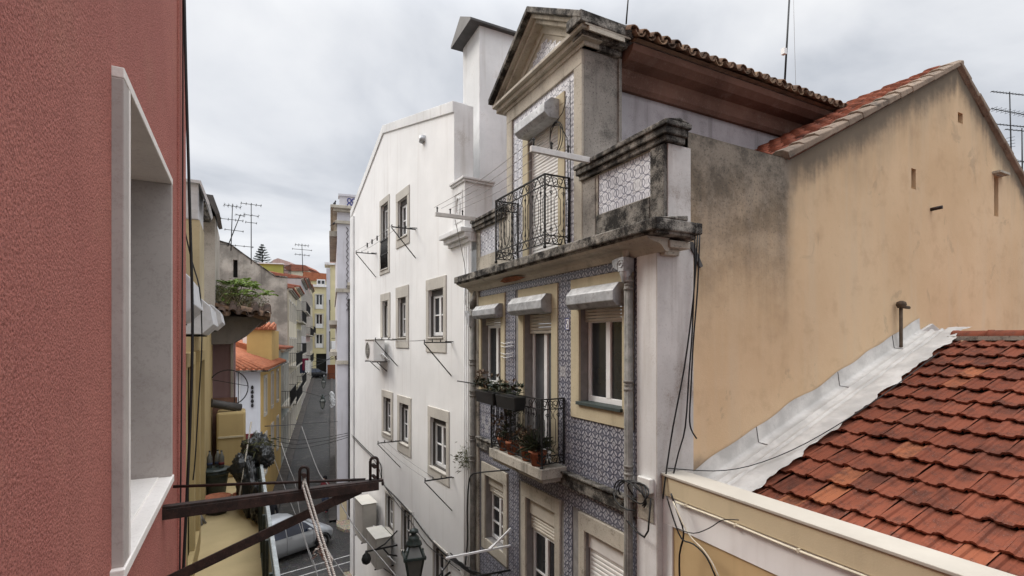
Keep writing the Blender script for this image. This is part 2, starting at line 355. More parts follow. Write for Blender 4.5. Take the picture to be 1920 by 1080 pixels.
M['rooftile'] = mk_rooftile('red_clay_tile', (0.180, 0.054, 0.031), (0.235, 0.074, 0.042), (0.32, 0.115, 0.056), (0.055, 0.026, 0.020), (0.34, 0.25, 0.21))
M['oldtile'] = mk_rooftile('mossy_old_tile', (0.17, 0.11, 0.075), (0.25, 0.16, 0.105), (0.33, 0.22, 0.14), (0.03, 0.027, 0.024), (0.28, 0.25, 0.2))
M['darktile'] = mk_rooftile('blackened_tile', (0.075, 0.052, 0.042), (0.11, 0.075, 0.058), (0.14, 0.09, 0.06), (0.02, 0.018, 0.016), (0.2, 0.18, 0.15))
M['orangetile'] = mk_rooftile('orange_clay_tile', (0.34, 0.125, 0.070), (0.43, 0.165, 0.088), (0.50, 0.23, 0.13), (0.20, 0.07, 0.04), (0.5, 0.3, 0.22), False)
M['redtilefar'] = mk_rooftile('weathered_red_tile', (0.27, 0.10, 0.065), (0.35, 0.14, 0.09), (0.42, 0.20, 0.12), (0.10, 0.05, 0.04), (0.36, 0.28, 0.24), False)
def mk_flash():
    g = G('silver_painted_flashing'); n = g.noise(14, 6, 0.7, dist=0.8); b = g.noise(2.4, 4, 0.6); f = g.noise(60, 4, 0.7)
    c = g.mix(g.step(b, 0.35, 0.65), (0.44, 0.425, 0.40), (0.60, 0.58, 0.545)); c = g.mix(g.M('MULTIPLY', g.step(n, 0.55, 0.7), 0.35), c, (0.34, 0.33, 0.31))
    g.bump(g.M('ADD', n, g.M('MULTIPLY', f, 0.3)), 0.35, 0.010); return g.done(c, 0.75, 0.25, 0.0)
M['flash'] = mk_flash()
def mk_partywall():
    g = G('ochre_party_wall'); x, y, z0 = g.xyz(); z = g.M('SUBTRACT', z0, H)
    big = g.noise(0.55, 5, 0.6); mid = g.noise(3.2, 6, 0.65); fine = g.noise(55, 4, 0.7); st = g.noise(1.0, 6, 0.62, g.scaled(3.2, 3.2, 0.22)); st2 = g.noise(1.0, 5, 0.6, g.scaled(9, 9, 0.5))
    c = g.mix(g.step(big, 0.3, 0.7), (0.57, 0.40, 0.240), (0.65, 0.475, 0.300))
    c = g.mix(g.M('MULTIPLY', g.step(st, 0.45, 0.75), 0.40), c, (0.56, 0.46, 0.33))
    c = g.mix(g.M('MULTIPLY', g.step(mid, 0.5, 0.72), 0.28), c, (0.40, 0.26, 0.155))
    c = g.mix(g.M('MULTIPLY', g.step(g.noise(1.7, 6, 0.7, dist=0.6), 0.60, 0.68), 0.35), c, (0.30, 0.23, 0.16))
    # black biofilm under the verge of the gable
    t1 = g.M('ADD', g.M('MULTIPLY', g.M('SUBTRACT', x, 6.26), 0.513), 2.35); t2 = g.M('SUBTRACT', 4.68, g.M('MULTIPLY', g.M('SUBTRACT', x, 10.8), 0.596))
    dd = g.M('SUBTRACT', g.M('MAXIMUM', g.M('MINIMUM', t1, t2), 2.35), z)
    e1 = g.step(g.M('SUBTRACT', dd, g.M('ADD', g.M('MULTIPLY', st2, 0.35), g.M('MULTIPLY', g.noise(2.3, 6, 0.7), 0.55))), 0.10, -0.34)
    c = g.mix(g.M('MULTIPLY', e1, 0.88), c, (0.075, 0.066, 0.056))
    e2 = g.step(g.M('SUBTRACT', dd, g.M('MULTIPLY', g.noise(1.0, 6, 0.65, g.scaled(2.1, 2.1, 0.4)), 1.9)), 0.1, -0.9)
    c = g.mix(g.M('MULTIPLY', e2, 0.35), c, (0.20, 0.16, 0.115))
    # grey weathered upper part next to the tiled house
    wv = g.M('ADD', g.M('MULTIPLY', g.noise(1.3, 7, 0.7), 1.6), g.M('MULTIPLY', st, 1.8))
    a = g.M('MULTIPLY', g.step(g.M('ADD', x, g.M('MULTIPLY', mid, 0.25)), 6.55, 6.28), g.step(g.M('SUBTRACT', z, wv), -2.0, 0.6))
    c = g.mix(g.M('MULTIPLY', a, 0.92), c, g.mix(g.step(g.noise(2.2, 7, 0.75), 0.38, 0.62), (0.085, 0.075, 0.062), (0.24, 0.205, 0.165)))
    sp = g.M('MULTIPLY', g.step(g.noise(30, 6, 0.75), 0.52, 0.64), g.step(x, 6.32, 6.1)); sp = g.M('MULTIPLY', sp, g.step(z, 0.2, 2.0))
    c = g.mix(g.M('MULTIPLY', sp, 0.75), c, (0.055, 0.05, 0.044))
    low = g.M('MULTIPLY', g.step(g.M('ADD', z, g.M('MULTIPLY', mid, 0.5)), -1.0, -1.35), g.step(x, 5.6, 4.6))
    c = g.mix(g.M('MULTIPLY', low, 0.8), c, (0.09, 0.085, 0.08))
    g.bump(g.M('ADD', g.M('MULTIPLY', mid, 0.9), g.M('MULTIPLY', fine, 0.4)), 0.35, 0.02); return g.done(c, 0.92, 0.15)
M['party'] = mk_partywall()
def mk_azulejo(name, ground, ground2, line, width, dirtamt, rings=((0, 0, .5), (1, 0, .5), (0, 1, .5), (1, 1, .5), (.5, .5, .49)), core=1.0):
    g = G(name); uv = g.n('ShaderNodeUVMap'); uv.uv_map = 'UVMap'; s = g.n('ShaderNodeSeparateXYZ'); g.put(s.inputs[0], uv.outputs[0]); u, v = s.outputs[0], s.outputs[1]
    def ring(cx, cy, r, w):
        d = g.M('SQRT', g.M('ADD', g.M('POWER', g.M('ABSOLUTE', g.M('SUBTRACT', u, cx)), 2), g.M('POWER', g.M('ABSOLUTE', g.M('SUBTRACT', v, cy)), 2)))
        return g.step(g.M('ABSOLUTE', g.M('SUBTRACT', d, r)), w, w * 0.55), d
    acc = None
    for (cx, cy, r) in rings:
        k, d = ring(cx, cy, r, width); acc = k if acc is None else g.M('MAXIMUM', acc, k)
    k, dc = ring(.5, .5, .16, width * 1.15); acc = g.M('MAXIMUM', acc, g.M('MULTIPLY', k, 0.8 * core))
    ax = g.step(g.M('ABSOLUTE', g.M('SUBTRACT', u, 0.5)), width * 0.9, width * 0.4); acc = g.M('MAXIMUM', acc, g.M('MULTIPLY', g.M('MULTIPLY', ax, g.step(dc, 0.42, 0.36)), 0.8 * core))
    n = g.noise(2.0, 4); f = g.noise(45, 4, 0.7); oi = g.n('ShaderNodeObjectInfo')
    c = g.mix(g.step(n, 0.35, 0.65), ground, ground2); c = g.mix(g.M('MULTIPLY', g.step(dc, 0.30, 0.10), 0.28 * core), c, line)
    c = g.mix(g.M('MULTIPLY', acc, 0.92), c, line); c = g.mix(g.M('MULTIPLY', oi.outputs['Random'], 0.16), c, dim(ground, 0.6)); c = g.mix(g.M('MULTIPLY', g.step(oi.outputs['Random'], 0.95, 0.96), 0.35), c, (0.55, 0.54, 0.52))
    c = g.mix(g.M('MULTIPLY', g.step(g.M('ADD', g.M('MULTIPLY', g.noise(3.0, 6, 0.7), 0.8), g.M('MULTIPLY', f, 0.2)), 0.5, 0.68), dirtamt), c, (0.16, 0.13, 0.11))
    return g.done(c, 0.35, 0.5)
M['azul'] = mk_azulejo('blue_patterned_tile', (0.37, 0.375, 0.42), (0.43, 0.43, 0.46), (0.030, 0.034, 0.066), 0.062, 0.30)
M['azulw'] = mk_azulejo('white_patterned_tile', (0.66, 0.66, 0.69), (0.70, 0.70, 0.72), (0.05, 0.055, 0.10), 0.040, 0.18, ((.5, .5, .47), (0, .5, .30), (1, .5, .30)), 0.35)
M['verge'] = plaster('mortared_verge', (0.26, 0.195, 0.145), dirt=(0.07, 0.06, 0.05), streak=.3, mott=.6, speck=.6, bump=.7, grime=.4, gscale=3.5)
M['slabstone'] = plaster('streaked_slab_stone', (0.46, 0.43, 0.37), dirt=(0.06, 0.05, 0.045), streak=.8, mott=.4, speck=.6, bump=.5, grime=.38, gscale=3)
M['mortar'] = plain('grey_mortar', (0.26, 0.25, 0.24), 0.95, 0.1)
def mk_road():
    g = G('dark_sett_paving'); v = g.vor(8.5); v2 = g.vor(8.5, None, 'DISTANCE_TO_EDGE'); vc = g.vor(8.5, None, 'F1', 'Color'); n = g.noise(0.35, 5); n2 = g.noise(2.0, 5, 0.65)
    c = g.mix(g.step(n, 0.3, 0.7), (0.026, 0.025, 0.024), (0.048, 0.045, 0.042)); c = g.mix(0.25, c, vc, 'MULTIPLY')
    c = g.mix(g.M('MULTIPLY', g.step(n2, 0.50, 0.68), 0.6), c, (0.105, 0.09, 0.078)); c = g.mix(g.step(v2, 0.09, 0.03), c, (0.028, 0.026, 0.024))
    g.bump(g.step(v2, 0.0, 0.2), 0.6, 0.02); return g.done(c, 0.65, 0.4)
M['road'] = mk_road()
def mk_calcada():
    g = G('pale_cobble_pavement'); v2 = g.vor(12, None, 'DISTANCE_TO_EDGE'); vc = g.vor(12, None, 'F1', 'Color'); n = g.noise(1.2, 5)
    c = g.mix(g.step(n, 0.3, 0.7), (0.34, 0.28, 0.20), (0.46, 0.39, 0.29)); c = g.mix(0.35, c, vc, 'MULTIPLY'); c = g.mix(g.step(v2, 0.09, 0.03), c, (0.12, 0.10, 0.08))
    g.bump(g.step(v2, 0.0, 0.2), 0.6, 0.02); return g.done(c, 0.85, 0.2)
M['calcada'] = mk_calcada()
M['roadline'] = plain('worn_pale_line', (0.42, 0.41, 0.39), 0.7, 0.3, 0, 0.3, 5); M['kerb'] = plain('limestone_kerb', (0.42, 0.40, 0.36), 0.8, 0.2, 0, 0.2, 3)
M['silver'] = plain('silver_car_paint', (0.40, 0.415, 0.43), 0.30, 0.5, 0.40, 0.04, 2); M['carglass'] = mk_glass('car_glass', (0.014, 0.020, 0.036)); M['tyre'] = plain('tyre_rubber', (0.015, 0.015, 0.015), 0.85, 0.2)
M['rim'] = plain('alloy_rim', (0.42, 0.42, 0.43), 0.35, 0.5, 0.7); M['lens'] = plain('clear_lamp_lens', (0.55, 0.56, 0.57), 0.12, 0.6); M['carblack'] = plain('black_car_paint', (0.012, 0.012, 0.014), 0.25, 0.5)
M['signblue'] = plain('cobalt_blue_glaze', (0.05, 0.06, 0.25), 0.35, 0.5); M['hoard'] = plain('rust_brown_board', (0.17, 0.055, 0.025), 0.8, 0.2); M['soot'] = plaster('sooty_render', (0.13, 0.115, 0.10), dirt=(0.04, 0.035, 0.03), streak=.4, mott=.4, bump=.4, grime=.3)
M['slate'] = plain('dark_sheet_cap', (0.075, 0.07, 0.068), 0.6, 0.4, 0.1, 0.3, 4)
M['greenwood'] = plain('dark_green_sill', (0.05, 0.065, 0.06), 0.6, 0.3); M['brickred'] = plain('exposed_brick', (0.30, 0.13, 0.075), 0.95, 0.1, 0, 0.35, 15, 0.4)
M['skin'] = plain('skin', (0.42, 0.26, 0.19), 0.6, 0.3); M['clothblack'] = plain('black_cloth', (0.014, 0.014, 0.016), 0.9, 0.1); M['clothred'] = plain('dark_red_cloth', (0.14, 0.03, 0.035), 0.9, 0.1); M['denim'] = plain('denim', (0.05, 0.06, 0.09), 0.9, 0.1)
M['darklining'] = plain('dark_brown_lining', (0.085, 0.077, 0.07), 0.7, 0.3); M['pavedark'] = plain('worn_dark_pavement', (0.065, 0.056, 0.05), 0.8, 0.3, 0, 0.35, 3)
M['lampglass'] = mk_glass('lantern_glass', (0.11, 0.11, 0.10)); M['laundryred'] = plain('wine_red_cloth', (0.2, 0.03, 0.06), 0.9, 0.1); M['clothwhite'] = plain('white_cloth', (0.7, 0.69, 0.67), 0.9, 0.1); M['clothblue'] = plain('dark_blue_cloth', (0.05, 0.06, 0.1), 0.9, 0.1)
M['pigeon'] = plain('pigeon_grey', (0.05, 0.05, 0.055), 0.8, 0.2)

# ------------------------------------------------------------------ facades
F_K = Fr(-0.31, 0, 0, 1, True)            # pink house beside the viewpoint
F_O = Fr(-0.62, 0, 0, 1, True)            # ochre house with the terrace
F_T = Fr(4.0, 0, 0, 1)                    # tiled house opposite (s is the distance down the street)
F_D = Fr(4.12, 0, 0, 1)                   # its dormer
F_Q = Fr(4.10, 0, 0, 1)                   # its roof parapet
F_P = Fr(0, 4.2, 1, 0, True)              # party wall, seen square on
F_W = Fr(4.0, 9.33, -0.51, 9.78)          # white house
F_L = Fr(4.03, 4.19, 0.0494, 1)           # low house with the red roof
F_Y = Fr(0.68, 25.5, 0.145, 1, True)      # row of houses up the street
F_C = Fr(3.89, 25.0, 0.9897, -0.1435, True)  # corner house beyond the cross street
def pt(px, py, t): return ray(px, py) * t
def onY(px, py, y): r = ray(px, py); return r * (y / r.y)
def on_roof(px, py, lift): r = ray(px, py); return r * ((-1.835 + lift - .369 * 4.24) / (r.z - .369 * r.x))
def onX(px, py, x): r = ray(px, py); return r * (x / r.x)
def onZ(px, py, z): r = ray(px, py); return r * (z / r.z)

def casement(F, parent, s0, s1, z0, z1, d, cols=2, rows=2, fw=0.055, mat=None, glass=None, name='window_frame', split=None):
    """frame with mullions; every pane an object of its own"""
    mat = mat or M['pvc']; glass = glass or M['glass']; m = MB()
    m.fbox(F, s0, s0 + fw, z0, z1, d - .06, d); m.fbox(F, s1 - fw, s1, z0, z1, d - .06, d)
    m.fbox(F, s0 + fw, s1 - fw, z1 - fw, z1, d - .06, d - .001); m.fbox(F, s0 + fw, s1 - fw, z0, z0 + fw * 1.3, d - .06, d - .001)
    xs = [s0 + fw + (s1 - s0 - 2 * fw) * i / cols for i in range(cols + 1)]
    zs = [z0 + fw * 1.3 + (z1 - z0 - 2.3 * fw) * j / rows for j in range(rows + 1)]
    if split: zs = [zs[0]] + [z0 + (z1 - z0) * k for k in split] + [zs[-1]]
    for x in xs[1:-1]: m.fbox(F, x - fw * .8, x + fw * .8, zs[0], zs[-1], d - .055, d + .004)
    for z in zs[1:-1]: m.fbox(F, xs[0], xs[-1], z - .016, z + .016, d - .05, d - .006)
    fr = m.build(name, mat, parent, bev=0.004)
    for a, b in zip(xs, xs[1:]):
        for c, e2 in zip(zs, zs[1:]):
            p = MB(); p.fbox(F, a - .004, b + .004, c - .004, e2 + .004, d - .040, d - .026); p.build('pane', glass, fr)
    return fr
def surround(F, parent, o, w, wt_, wb, d=0.03, mat=None, back=-0.02, name='window_surround'):
    s0, s1, z0, z1 = o; m = MB()
    m.fbox(F, s0 - w, s0, z0, z1, back, d); m.fbox(F, s1, s1 + w, z0, z1, back, d)
    m.fbox(F, s0 - w - .002, s1 + w + .002, z1, z1 + wt_, back, d + .003)
    if wb: m.fbox(F, s0 - w - .002, s1 + w + .002, z0 - wb, z0, back, d + .003)
    return m.build(name, mat or M['cream'], parent, bev=0.006)
def sill(F, parent, s0, s1, z, d0, d1, mat, t=0.04):
    m = MB(); m.fbox(F, s0, s1, z, z + t, d0, d1); return m.build('window_sill', mat, parent, bev=0.006)
def hood(F, parent, s0, s1, z0, z1, p, mat, name='shutter_hood'):
    m = MB(); pr = [(0.005, z1), (p * .55, z1), (p, z1 - (z1 - z0) * .35), (p, z0 + (z1 - z0) * .22), (p * .72, z0), (0.005, z0)]
    m.prism([F.P(s0, z, d) for d, z in pr], F.u * (s1 - s0)); return m.build(name, mat, parent, bev=0.008)
def roller(F, parent, s0, s1, z0, z1, d, mat, pitch=0.05):
    """roller shutter: each slat a piece of its own"""
    n = max(1, round((z1 - z0) / pitch)); h = (z1 - z0) / n
    m = MB(); m.fbox(F, s0 - .012, s0 - .001, z0, z1, d - .03, d + .012); m.fbox(F, s1 + .001, s1 + .012, z0, z1, d - .03, d + .012)
    box = m.build('roller_shutter', mat, parent)
    for i in range(n):
        q = MB(); za = z0 + i * h
        pr = [(d - .012, za + .002), (d + .004, za + .002), (d + .010, za + h * .3), (d + .009, za + h * .75), (d, za + h - .004), (d - .012, za + h - .004)]
        q.prism([F.P(s0, z, dd) for dd, z in pr], F.u * (s1 - s0)); q.build('slat', mat, box)
    return box
TILES = []
def tile_rect(F, s0, s1, z0, z1, holes, size, d, mat, parent, org=(0, 0)):
    """collect square wall tiles over a rectangle, cut to its edges and to the openings"""
    i0 = math.floor((s0 - org[0]) / size); i1 = math.ceil((s1 - org[0]) / size)
    j0 = math.floor((z0 - org[1]) / size); j1 = math.ceil((z1 - org[1]) / size)
    for i in range(i0, i1):
        for j in range(j0, j1):
            a, b = org[0] + i * size, org[0] + (i + 1) * size; c, e2 = org[1] + j * size, org[1] + (j + 1) * size
            ca, cb, cc, ce = max(a, s0), min(b, s1), max(c, z0), min(e2, z1)
            if cb - ca < 1e-4 or ce - cc < 1e-4: continue
            hs = [h for h in holes if h[0] < cb - 1e-6 and h[1] > ca + 1e-6 and h[2] < ce - 1e-6 and h[3] > cc + 1e-6]
            if not hs:
                full = (cb - ca > size - 1e-6 and ce - cc > size - 1e-6)
                TILES.append((full, F, ca, cb, cc, ce, (a, c), size, d, mat, parent)); continue
            xs = sorted({ca, cb, *[x for h in hs for x in h[:2] if ca < x < cb]}); zs = sorted({cc, ce, *[x for h in hs for x in h[2:4] if cc < x < ce]})
            for p, q in zip(xs, xs[1:]):
                for r, s in zip(zs, zs[1:]):
                    if any(h[0] <= (p + q) / 2 <= h[1] and h[2] <= (r + s) / 2 <= h[3] for h in hs): continue
                    TILES.append((False, F, p, q, r, s, (a, c), size, d, mat, parent))
def one_tile(m, F, a, b, c, e2, org, size, d, off=Vector()):
    g = 0.0022; tilt = [rnd.uniform(-.0012, .0012) for _ in range(4)]
    q = [(a + g, c + g), (b - g, c + g), (b - g, e2 - g), (a + g, e2 - g)]
    vs = [F.P(x, z, d + .008 + t) - off for (x, z), t in zip(q, tilt)] + [F.P(x, z, d - .004) - off for (x, z) in q]
    f0 = len(m.f); m.add(vs, [(0, 1, 2, 3), (0, 4, 5, 1), (1, 5, 6, 2), (2, 6, 7, 3), (3, 7, 4, 0)])
    uv = [((x - org[0]) / size, (z - org[1]) / size) for x, z in q]
    m.uv[f0] = uv
    for k in range(1, 5): m.uv[f0 + k] = [(.25, .03)] * 4
def finish_tiles(limit=300):
    full = sorted([t for t in TILES if t[0]], key=lambda t: t[1].P((t[2]+t[3])/2, (t[4]+t[5])/2).length)
    near = full[:limit]; ids = {id(t) for t in near}; shared = {}
    for t in near:
        _, F, a, b, c, e2, org, size, d, mat, parent = t
        k = (id(F), mat.name, parent.name, rnd.randrange(3))
        if k not in shared:
            m = MB(); one_tile(m, F, a, b, c, e2, org, size, d, F.P(a, c, 0) - Vector((0, 0, 0)))
            o = m.build('wall_tile', mat); shared[k] = o.data; o.location = (0, 0, 0)
        else:
            o = bpy.data.objects.new('wall_tile', shared[k]); COL.objects.link(o)
        o.parent = parent; o.location = F.P(a, c, 0) - OFF[parent.name]
    groups = {}
    for t in TILES:
        if id(t) in ids: continue
        groups.setdefault((t[9].name, t[10].name), []).append(t)
    for (mn, pn), ts in groups.items():
        m = MB()
        for t in ts: one_tile(m, t[1], t[2], t[3], t[4], t[5], t[6], t[7], t[8])
        o = m.build('tile_cladding', ts[0][9], ts[0][10], recalc=False); o['kind'] = 'stuff'

# ------------------------------------------------------------------ ground
def gz_(x, y): return -8.5 + max(0.0, y - 24.0) * 0.043
m = MB(); ys = [-60, -20, 0, 12, 20, 24, 28, 34, 42, 52, 64, 78, 92, 110, 150, 260, 900, 2500]
for a, b in zip(ys, ys[1:]):
    za, zb = (gz_(0, min(q, 95)) for q in (a, b)); m.face([(-2500, a, za), (2500, a, za), (2500, b, zb), (-2500, b, zb)])
tag(m.build('street', M['road'], weld=True), kind='structure')
def strip(F, s0, s1, d0, d1, lift, name, mat, n=10):
    m = MB()
    for i in range(n):
        a, b = s0 + (s1 - s0) * i / n, s0 + (s1 - s0) * (i + 1) / n; q = []
        for s, d in ((a, d0), (b, d0), (b, d1), (a, d1)):
            p = F.P(s, 0, d); p.z = gz_(p.x, p.y) + lift; q.append(p)
        m.face(q)
        q2 = [p.copy() for p in q[2:4]]; m.face([q[3], q[2], q2[0] - Vector((0,0,lift+.05)), q2[1] - Vector((0,0,lift+.05))])
    return tag(m.build(name, mat), kind='structure')
strip(F_Y, 0.0, 70, 0.0, 0.55, 0.12, 'pavement', M['pavedark'], 30)
F_R = Fr(3.89, 25.0, 0.145, 1)
strip(F_R, 0, 70, 0.0, 0.35, 0.12, 'pavement', M['pavedark'], 30)
m = MB()                                     # pale cobbled corner in front of the corner house
cpts = [(3.86, 25.05), (3.75, 24.2), (4.0, 23.6), (9.0, 22.7), (9.0, 24.3)]
m.prism([(x, y, -8.5) for x, y in cpts], (0, 0, 0.13)); tag(m.build('corner_pavement', M['calcada']), kind='structure')
m = MB(); m.prism([(x, y, -8.5) for x, y in [(3.2, 19.3), (3.35, 18.2), (3.5, 18.2), (3.44, 19.35), (9, 19.0), (9, 19.8)][::1]], (0, 0, 0.12)); tag(m.build('corner_pavement', M['calcada']), kind='structure')
m = MB()
for y0 in (20.35, 19.75):
    m.face([(-6, y0 - 1.6, -8.494), (-6, y0 - 1.53, -8.494), (8, y0 + 1.67, -8.494), (8, y0 + 1.60, -8.494)])
tag(m.build('road_marking', M['roadline']), kind='structure')

# ------------------------------------------------------------------ pink house beside the viewpoint
pink = thing('pink_house', 'pink roughcast house wall close by with one pale stone framed window', 'house', (-.31, 2, -8.5))
o = (1.70, 2.77, -0.635, 0.735)
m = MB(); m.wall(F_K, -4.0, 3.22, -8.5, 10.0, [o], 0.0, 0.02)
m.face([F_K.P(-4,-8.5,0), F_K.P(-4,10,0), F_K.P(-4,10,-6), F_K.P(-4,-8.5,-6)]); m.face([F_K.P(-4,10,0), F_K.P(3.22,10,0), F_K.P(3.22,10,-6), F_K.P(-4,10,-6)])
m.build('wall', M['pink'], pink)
m = MB(); m.fbox(F_K, 3.22, 3.56, -8.5, 10.0, -6, 0.012); m.build('corner_strip', M['pink'], pink, bev=0.006)
T_ = 0.03
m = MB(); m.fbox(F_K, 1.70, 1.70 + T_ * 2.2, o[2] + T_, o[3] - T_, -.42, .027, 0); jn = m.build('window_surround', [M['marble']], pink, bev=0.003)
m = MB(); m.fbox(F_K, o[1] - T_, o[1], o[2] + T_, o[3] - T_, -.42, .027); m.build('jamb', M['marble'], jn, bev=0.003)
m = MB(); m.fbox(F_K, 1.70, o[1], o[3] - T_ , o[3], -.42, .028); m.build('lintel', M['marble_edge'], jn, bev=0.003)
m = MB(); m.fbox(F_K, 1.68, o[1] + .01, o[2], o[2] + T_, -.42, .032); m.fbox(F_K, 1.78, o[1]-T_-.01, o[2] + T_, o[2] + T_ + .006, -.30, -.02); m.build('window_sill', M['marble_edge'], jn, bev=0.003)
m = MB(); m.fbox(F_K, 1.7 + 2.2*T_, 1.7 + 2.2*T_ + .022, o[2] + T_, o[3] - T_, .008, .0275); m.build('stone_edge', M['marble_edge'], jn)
casement(F_K, pink, 1.77, o[1] - T_, o[2] + T_, o[3] - T_, -.36, 2, 1, 0.06, M['pvc'])
# cables down its corner
def cable(name, label, pts, r, mat, smooth=3, group=None, cat='cable', parent=None):
    pts = [Vector(p) for p in pts]; out = []
    if smooth and len(pts) > 2:
        for i in range(len(pts) - 1):
            p0, p1, p2, p3 = pts[max(i-1, 0)], pts[i], pts[i+1], pts[min(i+2, len(pts)-1)]
            for k in range(smooth):
                t = k / smooth
                out.append(0.5 * ((2*p1) + (p2-p0)*t + (2*p0-5*p1+4*p2-p3)*t*t + (3*p1-p0-3*p2+p3)*t**3))
        out.append(pts[-1])
    else: out = pts
    m = MB(); m.tube(out, r, 6); o = m.build(name, mat, parent, loc=None if parent else pts[0])
    return tag(o, label, cat, group) if label else o
cable('cable', 'thick black cable hanging down past the corner of the pink wall', [onY(x, y, 3.25) for x, y in ((345, -40), (349, 150), (356, 400), (361, 600), (357, 780), (349, 960), (340, 1150))], 0.008, M['cable'])
cable('cable', 'thin dark cable fixed flat against the pink corner', [onX(x, y, -.288) for x, y in ((343, -40), (343, 200), (342, 500), (340, 800), (336, 1150))], 0.004, M['cable'])
cable('cable', 'thin loose wire slanting past the beige chimney to the awning boxes', [onY(x, y, 4.6) for x, y in ((346, 430), (360, 490), (374, 540), (378, 600), (378, 660), (372, 760), (366, 860), (362, 900))], 0.005, M['cable'])

# ------------------------------------------------------------------ iron clothes-line bracket under the pink window, with its rope
YB = 2.68
br = thing('clothesline_bracket', 'rusty brown iron clothesline arm with diagonal strut below the stone window', 'clothesline bracket', (-.31, YB, -.74))
m = MB(); m.bar((-.315, YB, -.722), (.645, YB, -.722), .04, .012); m.bar((-.315, YB - .02, -.75), (.62, YB - .02, -.745), .01, .045)
m.tube([(.635, YB - .02, -.735), (.645, YB - .02, -.735)], .012, 8); m.build('arm', M['rust'], br, bev=0.002)
m = MB(); m.bar((-.315, YB, -1.055), (.40, YB, -.80), .012, .045); m.bar((.40, YB, -.80), (.53, YB, -.755), .012, .05); m.build('strut', M['rust'], br, bev=0.002)
m = MB(); m.tube([(-.315, 3.05, -.725), (.56, 2.70, -.715)], .008, 6); m.build('tie_rod', M['rust'], br)
for x, hgt in ((.262, .105), (.60, .115)):
    m = MB(); w = .019; ring = []
    for i in range(9): a = math.pi * i / 8; ring.append((x + w * math.cos(a), YB, -.716 + hgt - w + w * math.sin(a)))
    m.tube([(x + w, YB, -.73)] + ring + [(x - w, YB, -.73)], .0075, 8)
    m.tube([(x, YB - .02, -.716 + hgt * .62), (x, YB + .02, -.716 + hgt * .62)], .011, 10); m.tube([(x, YB - .02, -.70), (x, YB + .02, -.70)], .009, 8)
    m.build('slotted_loop', M['rust'], br)
rp = thing('clothesline_rope', 'pale twisted rope looped over the rusty clothesline arm, knotted lower down', 'rope', (.26, YB, -.7))
for k, dx in enumerate((0.0, .016)):
    a = Vector((.255 + dx, YB - .03, -.70)); b = Vector((.335 + dx, 2.30, -1.02)); c2 = Vector((.42 + dx, 1.92, -1.36))
    m = MB(); m.tube([Vector((.262, YB, -.665)), a, a.lerp(b, .5) + Vector((0, 0, -.004)), b, c2], .0055, 7); m.build('strand', M['rope'], rp)
kp = Vector((.318, 2.42, -.925)); m = MB(); q = []
for i in range(26):
    a = i * .9; q.append(kp + Vector((.016 * math.cos(a) + .001 * i - .01, .012 * math.sin(a * .7), .018 * math.sin(a) - .0018 * i)))
m.tube(q, .005, 6); m.tube([kp + Vector((-.02, 0, 0)), kp + Vector((-.035, -.01, .005)), kp + Vector((-.045, -.01, -.012)), kp + Vector((-.03, -.01, -.02)), kp + Vector((-.048, -.01, -.035))], .0045, 6)
m.tube([kp + Vector((.02, 0, -.03)), kp + Vector((.035, -.01, -.05)), kp + Vector((.032, -.01, -.075))], .0045, 6); m.build('knot', M['rope'], rp)

# ------------------------------------------------------------------ tiled house
th = thing('tiled_house', 'old narrow house clad in blue patterned tiles with a pedimented dormer', 'house', (4.0, 6.7, -8.5))
W3 = (4.78, 5.66, -.83, .47); D2 = (6.36, 7.20, -1.74, .47); W1 = (8.02, 8.86, -.83, .47)
L3 = (4.75, 5.54, -4.6, -2.50); L2 = (6.27, 7.13, -4.95, -2.48); L1 = (7.92, 8.68, -3.66, -2.48)
ops = [W3, D2, W1, L3, L2, L1]
m = MB(); m.wall(F_T, 4.5, 8.95, -8.5, 1.05, ops, -.012, .26)
m.build('wall', M['mortar'], th)
outs = [(4.60, 5.86, -1.03, .84), (6.19, 7.50, -1.80, .84), (7.86, 9.06, -1.03, .84), (4.62, 5.84, -8.5, -2.26), (6.05, 7.38, -8.5, -2.26), (7.74, 8.93, -3.92, -2.25), (4.5, 8.95, -2.02, -1.80)]
tile_rect(F_T, 4.5, 8.95, -5.6, 1.04, outs, 0.15, -.008, M['azul'], th, (4.5, -5.6))
m = MB(); m.fbox(F_T, 4.5, 8.95, -8.5, -5.6, -.05, .004); m.build('base_wall', M['stone'], th)
# pilasters and the side return
m = MB(); m.fbox(F_T, 4.19, 4.5, -8.5, 1.06, -.3, .035); m.build('corner_pilaster', M['white'], th, bev=0.006)
m = MB(); m.prism([(3.966, 4.192, -8.5), (4.51, 4.192, -8.5), (4.51, 4.175, -8.5), (3.966, 4.175, -8.5)], (0, 0, 9.56)); m.build('side_return', M['lilac'], th)
m = MB(); m.fbox(F_T, 8.95, 9.325, -8.5, 1.04, -.3, .03); m.build('edge_pilaster', M['stone'], th, bev=0.006)
# string course, cornice
m = MB(); m.fbox(F_T, 4.5, 8.95, -2.0, -1.82, -.02, .07); m.fbox(F_T, 4.5, 8.95, -1.83, -1.80, -.02, .10); m.build('string_course', M['stonedark'], th, bev=0.008)
m = MB(); m.fbox(F_T, 3.86, 9.40, 1.13, 1.25, -.2, .35); m.fbox(F_T, 3.90, 9.38, 1.10, 1.135, -.2, .31)
m.box(4.2, 4.31, 3.86, 4.19, 1.13, 1.25); m.box(4.2, 4.28, 3.92, 4.19, 1.08, 1.13)
m.prism([F_T.P(3.86, 1.25, .34), F_T.P(3.86, 1.25, -.1), F_T.P(3.86, 1.31, -.1)], F_T.u * 5.5); m.build('cornice', M['stonedark'], th, bev=0.014)
m = MB(); pr = [(.30, 1.10), (.27, 1.075), (.22, 1.055), (.14, 1.045), (.09, 1.02), (.06, .985), (.035, .96), (-.02, .96), (-.02, 1.10)]
